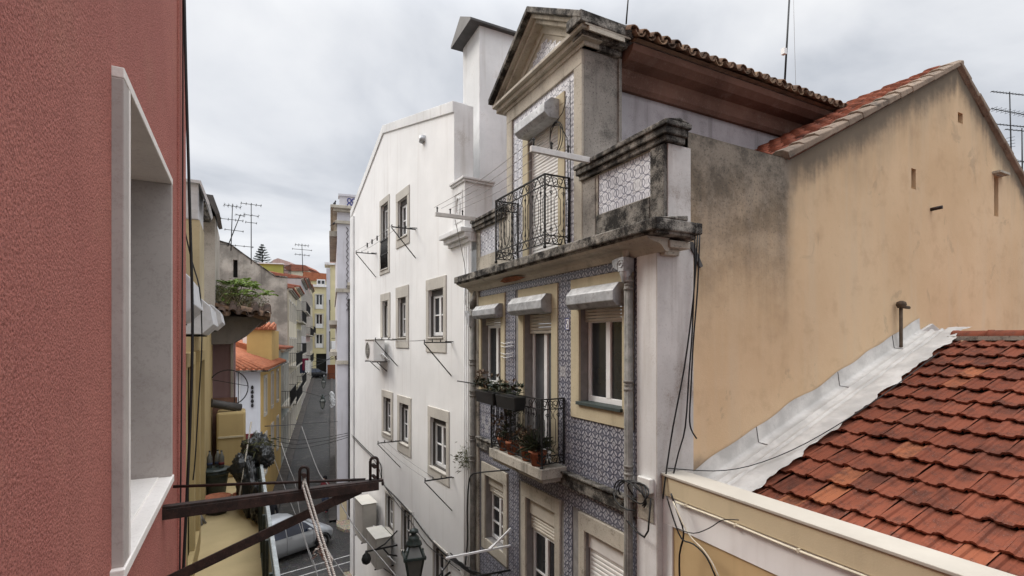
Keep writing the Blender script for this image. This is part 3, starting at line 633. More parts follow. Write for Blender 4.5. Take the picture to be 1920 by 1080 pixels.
m.prism([F_T.P(4.05, z, d) for d, z in pr], F_T.u * 5.28); m.build('cornice_cove', M['stonelight'], th)
m = MB(); m.prism([(4.40, 4.15, 1.12), (4.48, 4.15, 1.12), (4.66, 4.17, .86), (4.62, 4.17, .84)], (0, .03, 0)); m.build('dark_wedge', M['slate'], th)  # small dark wedge slanting down below the cornice end
m = MB(); m.box(4.0, 4.30, 4.02, 4.18, 1.0, 1.08); m.box(4.0, 4.22, 4.10, 4.18, .93, 1.0); m.build('cornice_cove', M['stone'], th, bev=0.01)
m = MB(); k = [F_T.P(7.75 - .14 * i + rnd.uniform(-.03, .03), 0.99 + .035 * math.sin(i * 1.7) + .03, .0) for i in range(6)]
pp = [F_T.P(6.95, 1.0, .105), F_T.P(7.15, 1.035, .18), F_T.P(7.5, 1.04, .2), F_T.P(7.75, 1.01, .15), F_T.P(7.7, .985, .09), F_T.P(7.3, .98, .08)]
m.prism(pp, F_T.n * .012); m.build('broken_plaster_patch', M['brickred'], th)
# third (nearest) window of the main floor
def floor_window(op, w, top, bot, sillmat=None):
    surround(F_T, th, op, w, top, bot, .018, M['cream'])
surround(F_T, th, W3, .19, .37, .20, .018, M['cream'], name='window_surround')
surround(F_T, th, (6.36, 7.20, -1.80, .47), .17, .37, 0, .018, M['cream'], name='door_surround')
surround(F_T, th, W1, .16, .37, .20, .018, M['cream'], name='window_surround')
for op in (W3, W1):
    m = MB(); m.fbox(F_T, op[0] - .02, op[1] + .02, op[2] - .012, op[2] + .03, -.20, .06); m.build('window_sill', M['greenwood'], th, bev=0.004)
fr = casement(F_T, th, W3[0] + .01, W3[1] - .01, W3[2] + .03, .30, -.13, 2, 1, .055, M['pvc'])
roller(F_T, th, W3[0] + .015, W3[1] - .015, .26, .43, -.10, M['shutter'], .045)
fr = casement(F_T, th, W1[0] + .01, W1[1] - .01, W1[2] + .03, .30, -.13, 2, 1, .055, M['pvc'])
roller(F_T, th, W1[0] + .015, W1[1] - .015, .30, .43, -.10, M['shutter'], .045)
casement(F_T, th, D2[0] + .01, D2[1] - .01, D2[2] + .02, .22, -.15, 2, 1, .055, M['pvc'], M['glassmilk'], 'balcony_door')
roller(F_T, th, D2[0] + .015, D2[1] - .015, .12, .43, -.12, M['shutter'], .05)
hood(F_T, th, 4.72, 5.70, .42, .70, .20, M['zinc']); hood(F_T, th, 6.34, 7.40, .42, .70, .20, M['zinc']); hood(F_T, th, 7.92, 8.90, .42, .66, .18, M['zinc'])
# floor below
for op, bt in ((L3, 0), (L2, 0), (L1, .2)):
    surround(F_T, th, op, .13 if op is L3 else .14, .22, bt, .02, M['stonelight'], name='window_surround')
roller(F_T, th, L3[0] + .03, L3[1] - .03, -4.5, -2.72, -.08, M['shutterw'], .058)
m = MB(); m.fbox(F_T, L3[0] + .01, L3[1] - .01, -2.72, -2.51, -.12, -.05); m.build('shutter_case', M['shutterw'], th)
casement(F_T, th, L2[0] + .02, L2[1] - .02, -4.9, -2.98, -.12, 2, 3, .05, M['pvc'], None, 'balcony_door')
roller(F_T, th, L2[0] + .025, L2[1] - .025, -2.98, -2.74, -.10, M['shutter'], .05)
m = MB(); m.fbox(F_T, L2[0] + .01, L2[1] - .01, -2.74, -2.49, -.14, -.06); m.build('shutter_case', M['shutter'], th)
casement(F_T, th, L1[0] + .02, L1[1] - .02, -3.64, -2.80, -.12, 2, 3, .045, M['pvc'])
roller(F_T, th, L1[0] + .025, L1[1] - .025, -2.80, -2.66, -.10, M['shutter'], .045)
m = MB(); m.fbox(F_T, L1[0] + .01, L1[1] - .01, -2.66, -2.49, -.14, -.06); m.build('shutter_case', M['shutter'], th)
m = MB(); m.fbox(F_T, 5.90, 5.99, .16, .32, 0, .012); pl = m.build('number_plate', M['pvc'], th)
m = MB(); q = [(.045, .13), (.02, .13), (.02, .085), (.04, .08), (.05, .06), (.04, .035), (.018, .03)]
m.tube([F_T.P(5.98 - a, .16 + b, .014) for a, b in q], .006, 5)
for a, b, c, d_ in ((5.90, 5.99, .312, .32), (5.90, 5.99, .16, .168), (5.90, 5.908, .168, .312), (5.982, 5.99, .168, .312)): m.fbox(F_T, a, b, c, d_, .010, .015)
m.build('numeral', M['signblue'], pl)
# balcony slab
m = MB(); m.fbox(F_T, 5.98, 7.66, -1.90, -1.75, -.05, .41); m.fbox(F_T, 6.02, 7.62, -1.96, -1.90, -.05, .36); m.build('balcony_slab', M['slabstone'], th, bev=0.012)

def scroll(c, u, v, r, turns=1.3, n=14, a0=0.0, sgn=1):
    return [c + (u * math.cos(a0 + sgn * turns * 2 * math.pi * i / n) + v * math.sin(a0 + sgn * turns * 2 * math.pi * i / n)) * r * (1 - .72 * i / n) for i in range(n + 1)]
def iron_run(rail, F, A, B, z0, z1, bays, twist=True):
    """one straight run of wrought iron between plan points A and B: every bay a baluster of its own"""
    A, B = Vector(A), Vector(B); u = (B - A).normalized(); L = (B - A).length; v = Vector((0, 0, 1)); hb = .15 * (z1 - z0)
    w = L / bays; za, zb = z0 + hb, z1 - hb
    for i in range(bays):
        m = MB(); c = A + u * (w * (i + .5)); r = w * .46; hh = zb - za
        P = lambda a, b: c + u * a + v * b
        # lyre: oval loops top and bottom joined by two straight sides
        right = [P(r * .12, zb)] + [P(r * (1.0 * math.sin(t)), zb - r * 1.0 + r * 1.0 * math.cos(t)) for t in (.5, 1.0, 1.57, 2.1, 2.6)] + [P(r * .55, zb - r * 2.15), P(r * .55, za + r * 2.15)] + [P(r * math.sin(t), za + r * 1.0 - r * math.cos(t)) for t in (2.6, 2.1, 1.57, 1.0, .5)] + [P(r * .12, za)]
        m.tube(right, .0048, 5); m.tube([c + u * (-(p - c).dot(u)) + v * (p - c).z for p in right], .0048, 5)
        if twist:
            k = [P(0, za + hh * q / 12) for q in range(13)]; m.tube(k, [.004 if q % 2 else .0085 for q in range(13)], 6)
        m.tube(scroll(P(0, zb - .09), u, v, .03), .005, 5); m.tube(scroll(P(0, za + .09), u, v, .03, sgn=-1), .005, 5)
        m.build('baluster', M['iron'], rail)
    m = MB()
    for z in (z0 + .03, za, zb): m.bar(A + v * z, B + v * z, .018, .012)
    k = max(2, round(L / .42))
    for i in range(k):
        c = A + u * (L * (i + .5) / k); d_ = L / k * .42
        for sg in (-1, 1):
            m.tube(scroll(c + u * sg * d_ * .62 + v * (z1 - hb * .5), u * sg, v, hb * .42, a0=-1.5), .006, 5); m.tube([c + v * (z1 - .01), c + u * sg * d_ * .55 + v * (zb + .01)], .006, 5)
            m.tube(scroll(c + u * sg * d_ * .62 + v * (z0 + hb * .55), u * sg, v, hb * .38, a0=1.5, sgn=-1), .006, 5); m.tube([c + v * (za), c + u * sg * d_ * .55 + v * (z0 + .04)], .006, 5)
    o_ = m.build('scroll_band', M['iron'], rail); o_['kind'] = 'stuff'
def iron_rail(parent, F, s0, s1, dw, df, z0, z1, bays, side_bays):
    m = MB(); v = Vector((0, 0, 1))
    cs = [F.P(s0, 0, dw), F.P(s0, 0, df), F.P(s1, 0, df), F.P(s1, 0, dw)]
    for a, b in zip(cs, cs[1:]): m.bar(a + v * z1, b + v * z1, .035, .016)
    for p in cs: m.bar(p + v * z0, p + v * (z1 + .01), .022, .022)
    for p in cs[1:3]: m.lathe(p + v * (z0 - .045), [(.0, 0), (.022, .012), (.026, .03), (.014, .05)], 8)
    rail = m.build('balcony_railing', M['iron'], parent)
    iron_run(rail, F, cs[1], cs[2], z0, z1, bays); iron_run(rail, F, cs[0], cs[1], z0, z1, side_bays); iron_run(rail, F, cs[2], cs[3], z0, z1, side_bays)
    return rail
iron_rail(th, F_T, 6.02, 7.62, .02, .38, -1.72, -.80, 11, 2)
iron_rail(th, F_T, 6.07, 7.62, -.11, .30, 1.33, 2.32, 7, 2)
# roof parapet: base, piers, tiled panels, coping
m = MB(); m.wall(F_Q, 4.2, 5.74, 1.25, 2.18, [(4.42, 5.40, 1.65, 2.17)], 0, .03); m.fbox(F_Q, 4.2, 5.74, 1.25, 2.18, -.22, -.031); m.build('parapet', M['stone'], th)
m = MB(); m.wall(F_Q, 8.02, 9.33, 1.25, 2.18, [(8.34, 9.16, 1.65, 2.17)], 0, .03); m.fbox(F_Q, 8.02, 9.33, 1.25, 2.18, -.22, -.031); m.build('parapet', M['stone'], th)
m = MB(); m.fbox(F_Q, 4.185, 4.40, 1.25, 2.17, -.2, .03); m.build('parapet_pier', M['stonedark'], th, bev=0.01)
m = MB(); m.fbox(F_Q, 5.44, 5.73, 1.25, 2.17, -.2, .012); m.build('parapet_pier', M['roughrender'], th, bev=0.01)
m = MB(); m.box(4.12, 4.46, 4.168, 4.184, 1.25, 2.17); m.build('parapet_side', M['lilac'], th)
m = MB(); m.fbox(F_Q, 4.42, 5.42, 1.25, 1.64, -.1, .02); m.build('parapet_base', M['stonedark'], th, bev=0.01)
tile_rect(F_Q, 4.42, 5.40, 1.65, 2.17, [], 0.155, -.022, M['azulw'], th, (4.42, 1.61))
tile_rect(F_Q, 8.34, 9.16, 1.65, 2.17, [], 0.155, -.022, M['azulw'], th, (8.34, 1.61))
def coping(s0, s1, ret):
    m = MB(); m.fbox(F_Q, s0, s1, 2.18, 2.25, -.24, .05); m.fbox(F_Q, s0 - .03, s1 + .03, 2.25, 2.33, -.26, .085); m.fbox(F_Q, s0 - .06, s1 + .05, 2.33, 2.39, -.28, .11)
    m.prism([F_Q.P(s0 - .06, 2.39, .10), F_Q.P(s0 - .06, 2.39, -.27), F_Q.P(s0 - .06, 2.43, -.1)], F_Q.u * (s1 - s0 + .1)); m.build('parapet_coping', M['stonedark'], th, bev=0.012)
coping(4.13, 5.76, True); coping(8.02, 9.36, False)
m = MB(); m.box(4.3, 9.6, 4.3, 9.3, 1.0, 1.24); m.build('roof_terrace', M['concrete'], th)
# dormer
DO = (6.37, 7.27, 1.35, 3.45)
m = MB(); m.wall(F_D, 5.74, 8.0, 1.25, 4.02, [DO], -.012, .22); m.build('dormer_wall', M['mortar'], th)
tile_rect(F_D, 5.94, 7.80, 1.25, 3.80, [(6.19, 7.45, 1.2, 3.62)], 0.155, -.008, M['azulw'], th, (5.94, 1.2))
m = MB(); m.fbox(F_D, 5.742, 5.94, 1.25, 3.80, -.2, .03); m.fbox(F_D, 7.80, 7.998, 1.25, 3.80, -.2, .03); m.fbox(F_D, 5.742, 7.998, 3.80, 4.02, -.2, .033); m.build('dormer_pilaster', M['stonelight'], th, bev=0.008)
surround(F_D, th, DO, .175, .17, 0, .016, M['cream'], name='door_surround')
roller(F_D, th, DO[0] + .01, DO[1] - .01, 1.36, 3.4, -.08, M['shutterw'], .052)
hood(F_D, th, 6.33, 7.26, 3.26, 3.56, .27, M['zinc'])
m = MB(); m.box(4.125, 4.75, 5.735, 5.77, 1.25, 4.0); m.box(4.70, 4.75, 5.70, 5.735, 1.25, 4.0); m.build('dormer_side', M['roughrender'], th)
m = MB(); m.box(4.13, 4.75, 7.97, 8.0, 1.25, 4.0); m.build('dormer_side', M['roughrender'], th)
# pediment: horizontal cornice, raking cornices, sunk tiled triangle
yc, hw = 6.87, 1.40
m = MB()
for (z0, z1, p) in ((4.00, 4.06, .06), (4.06, 4.13, .13), (4.13, 4.18, .20)): m.fbox(F_D, yc - hw + .24 - p, yc + hw - .24 + p, z0, z1, -.2, p)
m.build('pediment_cornice', M['stonelight'], th, bev=0.008)
def rake(z_add0, z_add1, p0, p1, nm, mat):
    m = MB(); ap = 5.16
    for sg in (-1, 1):
        e_ = Vector((0, sg * hw, 0)); lo = 4.18; sl = (ap - lo - .12) / hw
        a0 = (yc, lo + sl * hw + z_add0); a1 = (yc, lo + sl * hw + z_add1); b0 = (yc + sg * hw, lo + z_add0); b1 = (yc + sg * hw, lo + z_add1)
        q = [F_D.P(a0[0], a0[1], p0), F_D.P(b0[0], b0[1], p0), F_D.P(b1[0], b1[1], p0), F_D.P(a1[0], a1[1], p0)]
        m.prism(q, F_D.n * (p1 - p0))
    return m.build(nm, mat, th, bev=0.008)
rake(-.10, -.035, -.5, .10, 'raking_cornice', M['stonelight']); rake(-.035, .03, -.6, .17, 'raking_cornice', M['stonelight']); rake(.03, .12, -.65, .26, 'raking_cornice', M['stonedark'])
sl = (5.16 - 4.18 - .12) / hw
m = MB(); z0 = 4.18; m.prism([F_D.P(yc - hw + .02, z0, -.06), F_D.P(yc + hw - .02, z0, -.06), F_D.P(yc, z0 + sl * hw - .03, -.06)], F_D.n * -.3); m.build('tympanum', M['stonelight'], th)
# tiles in the tympanum, laid in rows inside the triangle
z = 4.25
while z < 4.85:
    half = (5.0 - z - .13) / sl - .30
    if half > .05: tile_rect(F_D, yc - half, yc + half, z, z + .075, [], 0.155, -.062, M['azulw'], th, (yc, 4.25))
    z += .075
m = MB()
for sg in (-1, 1):
    a = [F_D.P(yc + sg * (hw - .06), 4.19, -.03), F_D.P(yc + sg * (hw - .36), 4.19, -.03), F_D.P(yc, 4.19 + sl * (hw - .36) * .98, -.03), F_D.P(yc, 4.19 + sl * (hw - .08), -.03)]
    m.prism(a, F_D.n * -.06)
m.fbox(F_D, yc - .9, yc + .9, 4.19, 4.25, -.07, -.02); m.build('tympanum_frame', M['stonelight'], th, bev=0.006)
# returns of the pediment cornice along the dormer side
m = MB()
for (z0, z1, p, x1) in ((4.0, 4.08, .06, 4.72), (4.08, 4.17, .16, 4.74), (4.17, 4.315, .262, 4.76)): m.box(4.12 - p + .01, x1, yc - hw + .25 - p, 5.80, z0, z1)
m.build('cornice_return', M['stonedark'], th, bev=0.012)
# main roof: mauve wall, brown coved eaves, tiles
m = MB(); m.box(4.76, 12.0, 5.90, 6.1, 1.25, 3.95); m.build('attic_wall', M['purple'], th)
m = MB(); pr = [(5.90, 3.66), (5.84, 3.66), (5.80, 3.72), (5.78, 3.86), (5.76, 3.92), (5.60, 3.96), (5.50, 4.04), (5.47, 4.12), (5.90, 4.14)]
m.prism([(4.77, y, z) for y, z in pr], (4.9, 0, 0)); m.build('eaves', M['brown'], th)
m = MB(); m.prism([(4.77, 5.46, 4.13), (4.77, 5.40, 4.15), (4.77, 9.0, 5.9), (4.77, 9.0, 5.8)], (4.9, 0, 0)); roof = m.build('main_roof', M['oldtile'], th)
sh = [None, None]
for k in range(2):
    m = MB(); n = 7; L = .46; r0, r1 = (.088, .075)
    for st, (ly, rr) in enumerate(((0, r0), (L, r1))): pass
    vs = []; ang = (math.pi / 26)
    for (ly, rr, hz) in ((0, r0, 0), (L, r1, .215 * L / .46)):
        for lay in (rr, rr - .016):
            for i in range(n):
                a = math.pi * i / (n - 1); zz = math.sin(a) * lay; vs.append((-math.cos(a) * lay, ly, (zz if k == 0 else -zz) + hz))
    fs = []
    for i in range(n - 1):
        fs += [(i, i + 1, 2*n + i + 1, 2*n + i), (n + i, 3*n + i, 3*n + i + 1, n + i + 1), (i, n + i, n + i + 1, i + 1)]
    m.add(vs, fs, True); sh[k] = m
shared = [None, None]
x = 4.70; i = 0
while x < 9.72:
    for k in (0, 1):
        for row in range(2 if k == 0 else 1):
            if shared[k] is None: o_ = sh[k].build('roof_tile', M['oldtile']); shared[k] = o_.data
            else: o_ = bpy.data.objects.new('roof_tile', shared[k]); COL.objects.link(o_)
            o_.parent = roof; xx = x + (0.0 if k == 0 else .098)
            o_.location = Vector((xx + rnd.uniform(-.008, .008), 5.36 + rnd.uniform(-.02, .02) + row * .40, (4.20 if k == 0 else 4.245) + row * .19 + rnd.uniform(-.008, .008))) - OFF[th.name]
            o_.rotation_euler = (rnd.uniform(-.03, .03), rnd.uniform(-.04, .04), rnd.uniform(-.05, .05))
    x += .196; i += 1
# rainwater pipes
def downpipe(s, d, r, ztop, label, zc, name='downpipe'):
    m = MB(); pts = [F_T.P(s, z, d) for z in (ztop, ztop - 3, -8.4)]; m.tube(pts, r, 12); p = m.build(name, M['pipe'], th)
    m = MB()
    for k in range(10):
        a = math.pi * 2 * k / 10; m.tube([F_T.P(s, ztop - .05, d) + Vector((math.cos(a) * r, math.sin(a) * r, 0)), F_T.P(s, -8.4, d) + Vector((math.cos(a) * r, math.sin(a) * r, 0))], .005, 4)
    m.build('flute', M['pipe'], p)
    for z in zc:
        m = MB()
        for dz, rr in ((0, 1.25), (.05, 1.12), (.09, 1.3)): m.lathe(F_T.P(s, z + dz, d), [(r * rr * .9, -.016), (r * rr, -.01), (r * rr, .01), (r * rr * .9, .016)], 14)
        m.build('pipe_collar', M['pipe'], p)
    return p
dp = downpipe(4.58, .085, .046, .75, '', (.60, -.55, -1.52, -3.35))
m = MB(); c = F_T.P(4.60, .86, .10); m.box(c.x - .085, c.x + .07, c.y - .05, c.y + .05, c.z - .06, c.z + .10)
m.prism([(c.x - .085, c.y + .05, c.z + .10), (c.x - .085, c.y + .16, c.z + .08), (c.x - .085, c.y + .14, c.z + .0), (c.x - .085, c.y + .06, c.z - .04)], (.15, 0, 0))
m.lathe((c.x - .01, c.y, c.z - .06), [(.075, 0), (.06, -.05), (.046, -.12)], 12); m.tube([Vector((c.x - .088, c.y, c.z + .02)) + Vector((0, math.cos(a * .7) * (.06 - .004 * a), math.sin(a * .7) * (.06 - .004 * a))) for a in range(13)], .008, 5)
m.build('rain_hopper', M['zinc'], dp, bev=0.008)
m = MB(); m.tube([F_T.P(4.62, .94, .10), F_T.P(4.60, 1.04, .11), F_T.P(4.56, 1.10, .05)], [.045, .05, .05], 10); m.build('pipe_elbow', M['stonelight'], dp)
dp = downpipe(9.10, .085, .05, .62, '', (-.45, -1.05, -1.9, -2.3))
m = MB(); m.tube([F_T.P(9.10, .62, .085), F_T.P(9.10, .74, .085), F_T.P(9.10, .82, .04), F_T.P(9.10, .95, -.02)], [.05, .07, .07, .07], 10); m.build('pipe_elbow', M['pipe'], dp)
m = MB(); m.prism([F_T.P(9.06, .50, .05), F_T.P(9.28, .60, .05), F_T.P(9.26, .52, .05), F_T.P(9.12, .28, .05), F_T.P(9.06, .28, .05)], F_T.n * .12); m.build('rain_hopper', M['zinc'], dp, bev=0.005)

# ------------------------------------------------------------------ ochre house with the blank gable, behind
oh = thing('ochre_house', 'tall ochre house with stained blank gable wall and red tiled verge', 'house', (9, 4.2, -8.5))
prof = [(4.02, 2.37), (6.24, 2.35), (6.26, 2.35), (10.8, 4.68), (13.5, 3.07), (17.0, 0.98)]
slots = [(9.28, 9.42, 2.40, 2.72), (10.80, 10.98, 3.74, 3.92), (12.18, 12.36, 2.30, 3.04)]
m = MB(); m.wall(F_P, 4.45, 17.0, -8.5, [(4.45, 2.37)] + prof[1:], slots, 0, .28); m.build('wall', M['party'], oh)
m = MB(); m.face([(4.2, 4.2, 2.36), (6.24, 4.2, 2.36), (6.24, 4.42, 2.36), (4.2, 4.42, 2.36)]); m.face([(4.2, 4.42, 2.36), (6.24, 4.42, 2.36), (6.24, 4.42, 1.2), (4.2, 4.42, 1.2)]); m.build('parapet_top', M['concrete'], oh)
for (a, b, c, e2) in slots:
    m = MB(); m.box(a, b, 4.48, 4.5, c, e2); m.build('vent_slot', M['dark'] if b < 10 or b > 11 else M['bluegrey'], oh)
m = MB(); m.fbox(F_P, 12.10, 12.50, 3.06, 3.10, -.02, .12); m.fbox(F_P, 12.14, 12.44, 3.042, 3.06, -.02, .05); m.build('slot_lintel', M['stone'], oh)
m = MB(); x_, z_ = F_P.at(1745, 393); m.tube([F_P.P(x_, z_, -.05), F_P.P(x_ + .02, z_ + .01, .15)], .03, 8); m.build('drain_stub', M['rust'], oh)
vp = [F_P.at(1678, y) for y in (572, 600, 680)]
m = MB(); m.tube([F_P.P(vp[0][0], vp[0][1] - .02, .08), F_P.P(vp[0][0] + .01, -.9, .08)], .024, 8)
m.lathe(F_P.P(vp[0][0], vp[0][1], .085), [(.0, -.06), (.05, -.045), (.07, .0), (.06, .04), (.02, .06)], 10)
m.tube([F_P.P(vp[0][0], vp[0][1] - .03, .1), F_P.P(vp[0][0] + .17, vp[0][1] - .04, .11)], .025, 6); m.build('vent_pipe', M['bark'], oh)
# roof slopes and verge
m = MB()
for (a, za), (b, zb) in (((6.2, 2.36), (10.8, 4.72)), ((10.8, 4.72), (17.2, .95))):
    m.prism([(a, 4.22, za - .10), (b, 4.22, zb - .10), (b, 4.22, zb - .02), (a, 4.22, za - .02)], (0, 7.0, 0))
orf = m.build('roof', M['redtilefar'], oh)
def verge(a, za, b, zb, n):
    L = math.hypot(b - a, zb - za); ux, uz = (b - a) / L, (zb - za) / L
    for i in range(n):
        s0, s1 = L * i / n, L * (i + 1.12) / n; m = MB(); h0, h1 = .055 + rnd.uniform(-.006, .008), .03
        y0 = 4.135 + rnd.uniform(-.012, .012)
        def q(s, h, y): return Vector((a + ux * s - uz * h, y, za + uz * s + ux * h))
        lo = [(y0, -.03), (y0, h0), (y0 + .06, h0 + .045), (y0 + .16, h0 + .06), (y0 + .26, h0 + .02), (y0 + .26, -.03)]
        m.add([q(s0, h, y) for y, h in lo] + [q(s1, h * .7, y) for y, h in lo], [tuple(range(6)), (11, 10, 9, 8, 7, 6)] + [(k, (k + 1) % 6, 6 + (k + 1) % 6, 6 + k) for k in range(6)])
        m.build('verge_tile', M['verge'], orf, bev=0.01)
verge(6.16, 2.36, 10.85, 4.74, 14); verge(13.5, 3.1, 10.8, 4.72, 8); verge(17.0, 1.0, 13.5, 3.1, 10)
# visible courses of red tiles on the near slope: five columns deep
shared_t = None; L = math.hypot(4.6, 2.36); ux, uz = 4.6 / L, 2.36 / L
for i in range(16):
    for j in range(9):
        if shared_t is None:
            m = MB(); n = 6; vs = []
            for (lx, r, h) in ((0, .10, .05), (.40, .085, .02)):
                for k in range(n):
                    a = math.pi * k / (n - 1); vs.append((lx, -math.cos(a) * r, math.sin(a) * r * .8 + h))
            m.add(vs, [(k, k + 1, n + k + 1, n + k) for k in range(n - 1)] + [tuple(range(n))], True); o_ = m.build('roof_tile', M['rooftile']); shared_t = o_.data
        else: o_ = bpy.data.objects.new('roof_tile', shared_t); COL.objects.link(o_)
        s = .33 * i; o_.parent = orf; o_.location = Vector((6.2 + ux * s, 4.55 + .215 * j + rnd.uniform(-.01, .01), 2.36 + uz * s + rnd.uniform(-.006, .012))) - OFF[oh.name]
        o_.rotation_euler = (rnd.uniform(-.04, .04), -math.atan2(uz, ux) + rnd.uniform(-.02, .02), rnd.uniform(-.03, .03))

# ------------------------------------------------------------------ low house with red roof
lh = thing('low_house', 'low house with red clay tiled roof behind a cream parapet', 'house', (6, 2, -8.5))
m = MB(); m.fbox(F_L, -7, -.02, -1.66, -1.45, -.27, 0); m.build('parapet', M['creamwall'], lh, bev=0.006)
m = MB(); m.fbox(F_L, -7, -.02, -1.452, -1.425, -.28, .018); m.build('parapet_capping', plaster('pale_capping', (0.46, 0.425, 0.365), dirt=(0.3, 0.26, 0.2), streak=.1, mott=.2, bump=.1), lh, bev=0.005)
m = MB(); m.fbox(F_L, -7, -.02, -1.97, -1.66, -.25, -.018); m.build('white_band', M['whitewall'], lh)
m = MB(); m.fbox(F_L, -7, -.16, -8.5, -1.97, -.25, -.034); m.build('wall', plaster('ochre_front_wall', (0.56, 0.41, 0.22), dirt=(0.3, 0.2, 0.1), streak=.25, mott=.15), lh)
m = MB(); m.fbox(F_L, -.16, -.0, -8.5, -1.97, -.25, -.016); m.build('corner_strip', M['white'], lh)
m = MB(); m.tube([F_L.P(s, -1.675 + .004 * math.sin(s * 5), .012) for s in [-7 + .25 * i for i in range(28)]], .012, 8)
for s in [-.4 - .62 * i for i in range(10)]: m.fbox(F_L, s, s + .018, -1.692, -1.66, -.01, .026)
m.build('conduit', M['cablebeige'], lh)
th_ = math.atan2(.369, 1); cs_, sn_ = math.cos(th_), math.sin(th_)
X0, Z0 = 4.24, -1.835
m = MB(); m.prism([(X0 + .12, 4.19, Z0 - .01), (9.33, 4.19, Z0 - .045 + .369 * (9.33 - X0)), (9.33, 4.19, Z0 - .2 + .369 * (9.33 - X0)), (X0 + .12, 4.19, Z0 - .2)], (0, -8, 0)); rf = m.build('roof', M['dark'], lh)
m = MB(); m.prism([(9.33, 4.19, Z0 - .045 + .369 * (9.33 - X0)), (14.5, 4.19, -2.0), (14.5, 4.19, -2.2), (9.33, 4.19, Z0 - .2 + .369 * (9.33 - X0))], (0, -8, 0)); m.build('rear_slope', M['redtilefar'], rf)
TW, TL = .206, .355
def clay_tile(k):
    m = MB(); w = [0, .018, .040, .058, .070, .095, .110, .122, .160, .178, .196, .222]
    h = [.010, .027, .033, .027, .010, .006, .012, .005, .002, .004, .026, .030]
    vs = []; n = len(w); r_ = random.Random(k)
    for (s, hz) in ((0, .050), (TL * .5, .030), (TL + .04, .004)):
        for a, b in zip(w, h): vs.append((s * 1.0 + (r_.uniform(-.003, .003) if s == 0 else 0), -a, hz + b))
    for a, b in zip(w, h): vs.append((0.004, -a, .050 + b - .024))
    fs = [(i, i + 1, n + i + 1, n + i) for i in range(n - 1)] + [(n + i, n + i + 1, 2*n + i + 1, 2*n + i) for i in range(n - 1)] + [(3*n + i, 3*n + i + 1, i + 1, i) for i in range(n - 1)]
    fs += [(0, n, 3 * n), (n - 1, 4 * n - 1, 2 * n - 1)]
    m.add(vs, fs); return m
tm = []
for k in range(4): o_ = clay_tile(k).build('roof_tile', M['rooftile'], recalc=True); tm.append(o_)
first = [True] * 4
Mroof = Matrix(((cs_, 0, -sn_), (0, 1, 0), (sn_, 0, cs_)))
def in_view(p, mg=60):
    f = .4648 * p.x + .8854 * p.y; r_ = .8854 * p.x - .4648 * p.y
    return f > .3 and 960 + 960 * r_ / f < 1920 + mg and 640 - 960 * p.z / f < 1080 + 120
for i in range(15):
    for j in range(20):
        y = 3.72 - TW * j + (.02 * math.sin(i * 2.1)); s = TL * i
        p = Vector((X0 + s * cs_, y, Z0 + s * sn_))
        if not in_view(p): continue
        k = rnd.randrange(4)
        if first[k]: o_ = tm[k]; first[k] = False
        else: o_ = bpy.data.objects.new('roof_tile', tm[k].data); COL.objects.link(o_)
        o_.parent = rf; o_.location = p - OFF[lh.name] + Vector((0, rnd.uniform(-.006, .006), rnd.uniform(-.004, .007)))
        o_.rotation_euler = (Matrix.Rotation(rnd.uniform(-.03, .03), 3, 'Z') @ Mroof @ Matrix.Rotation(rnd.uniform(-.035, .035), 3, 'X') @ Matrix.Rotation(rnd.uniform(-.02, .02), 3, 'Y')).to_euler()
for k in range(4):
    if first[k]: bpy.data.objects.remove(tm[k])
zr = Z0 + .369 * (9.33 - X0)
for j in range(7):                                 # ridge tiles
    m = MB(); y0 = 3.66 - .40 * j; n = 8; r0 = .115
    vs = []
    for (yy, r_) in ((y0, r0 * 1.06), (y0 - .05, r0 * 1.06), (y0 - .055, r0), (y0 - .43, r0 * .97)):
        for q in range(n): a = math.pi * q / (n - 1); vs.append((9.30 + math.cos(a) * r_ * 1.15, yy, zr + .0 + math.sin(a) * r_))
    m.add(vs, [(r_ * n + q, r_ * n + q + 1, (r_ + 1) * n + q + 1, (r_ + 1) * n + q) for r_ in range(3) for q in range(n - 1)] + [tuple(range(n))], True)
    m.build('ridge_tile', M['rooftile'], rf)
m = MB(); m.bar((9.14, 3.66, zr + .0), (9.14, .6, zr + .0), .10, .06); m.build('ridge_mortar', M['stone'], rf)
# painted flashing in the angle between roof and gable wall
m = MB(); N = 240; rows = []
from mathutils import noise as mn
for i in range(N + 1):
    x = 4.32 + (9.50 - 4.32) * i / N; zb = Z0 + .369 * (x - X0)
    cr = lambda k, f, am: am * mn.noise(Vector((x * f, k * 3.1, 7.7)))
    ed = 3.52 + .05 * abs(math.sin(x * 4.6)) + cr(1, 7, .05)
    prof_ = [(4.188, .27 + cr(0, 2, .05)), (4.178, .10), (4.165, .07), (4.06, .055), (4.035, .085), (4.015, .088), (3.99, .06), (3.93, .055 + cr(2, 6, .012)), (3.90, .095), (3.88, .095), (3.86, .07)]
    for k in range(1, 9): prof_.append((3.86 + (ed - 3.86) * k / 8, .085 + .012 * k / 8 + cr(k, 11, .012) + cr(k + 20, 27, .006) + .018))
    rows.append([(x, y, zb + h_) for y, h_ in prof_])
K = len(rows[0]); m.add([p for r_ in rows for p in r_], [(i * K + k, i * K + k + 1, (i + 1) * K + k + 1, (i + 1) * K + k) for i in range(N) for k in range(K - 1)], True)
fl = m.build('flashing', M['flash'], rf)
m = MB()
for x in (5.6, 7.3, 8.7):
    zb = Z0 + .369 * (x - X0); m.tube([(x, 4.186, zb + .28), (x + .02, 4.17, zb + .09), (x + .05, 4.05, zb + .075), (x + .12, 3.97, zb + .075), (x + .10, 3.90, zb + .10)], .005, 5)
m.build('flashing_joint', M['slate'], fl)
m = MB(); q = [F_P.at(x, y) for x, y in ((1708, 655), (1710, 627), (1742, 607), (1768, 628), (1782, 640), (1772, 662))]
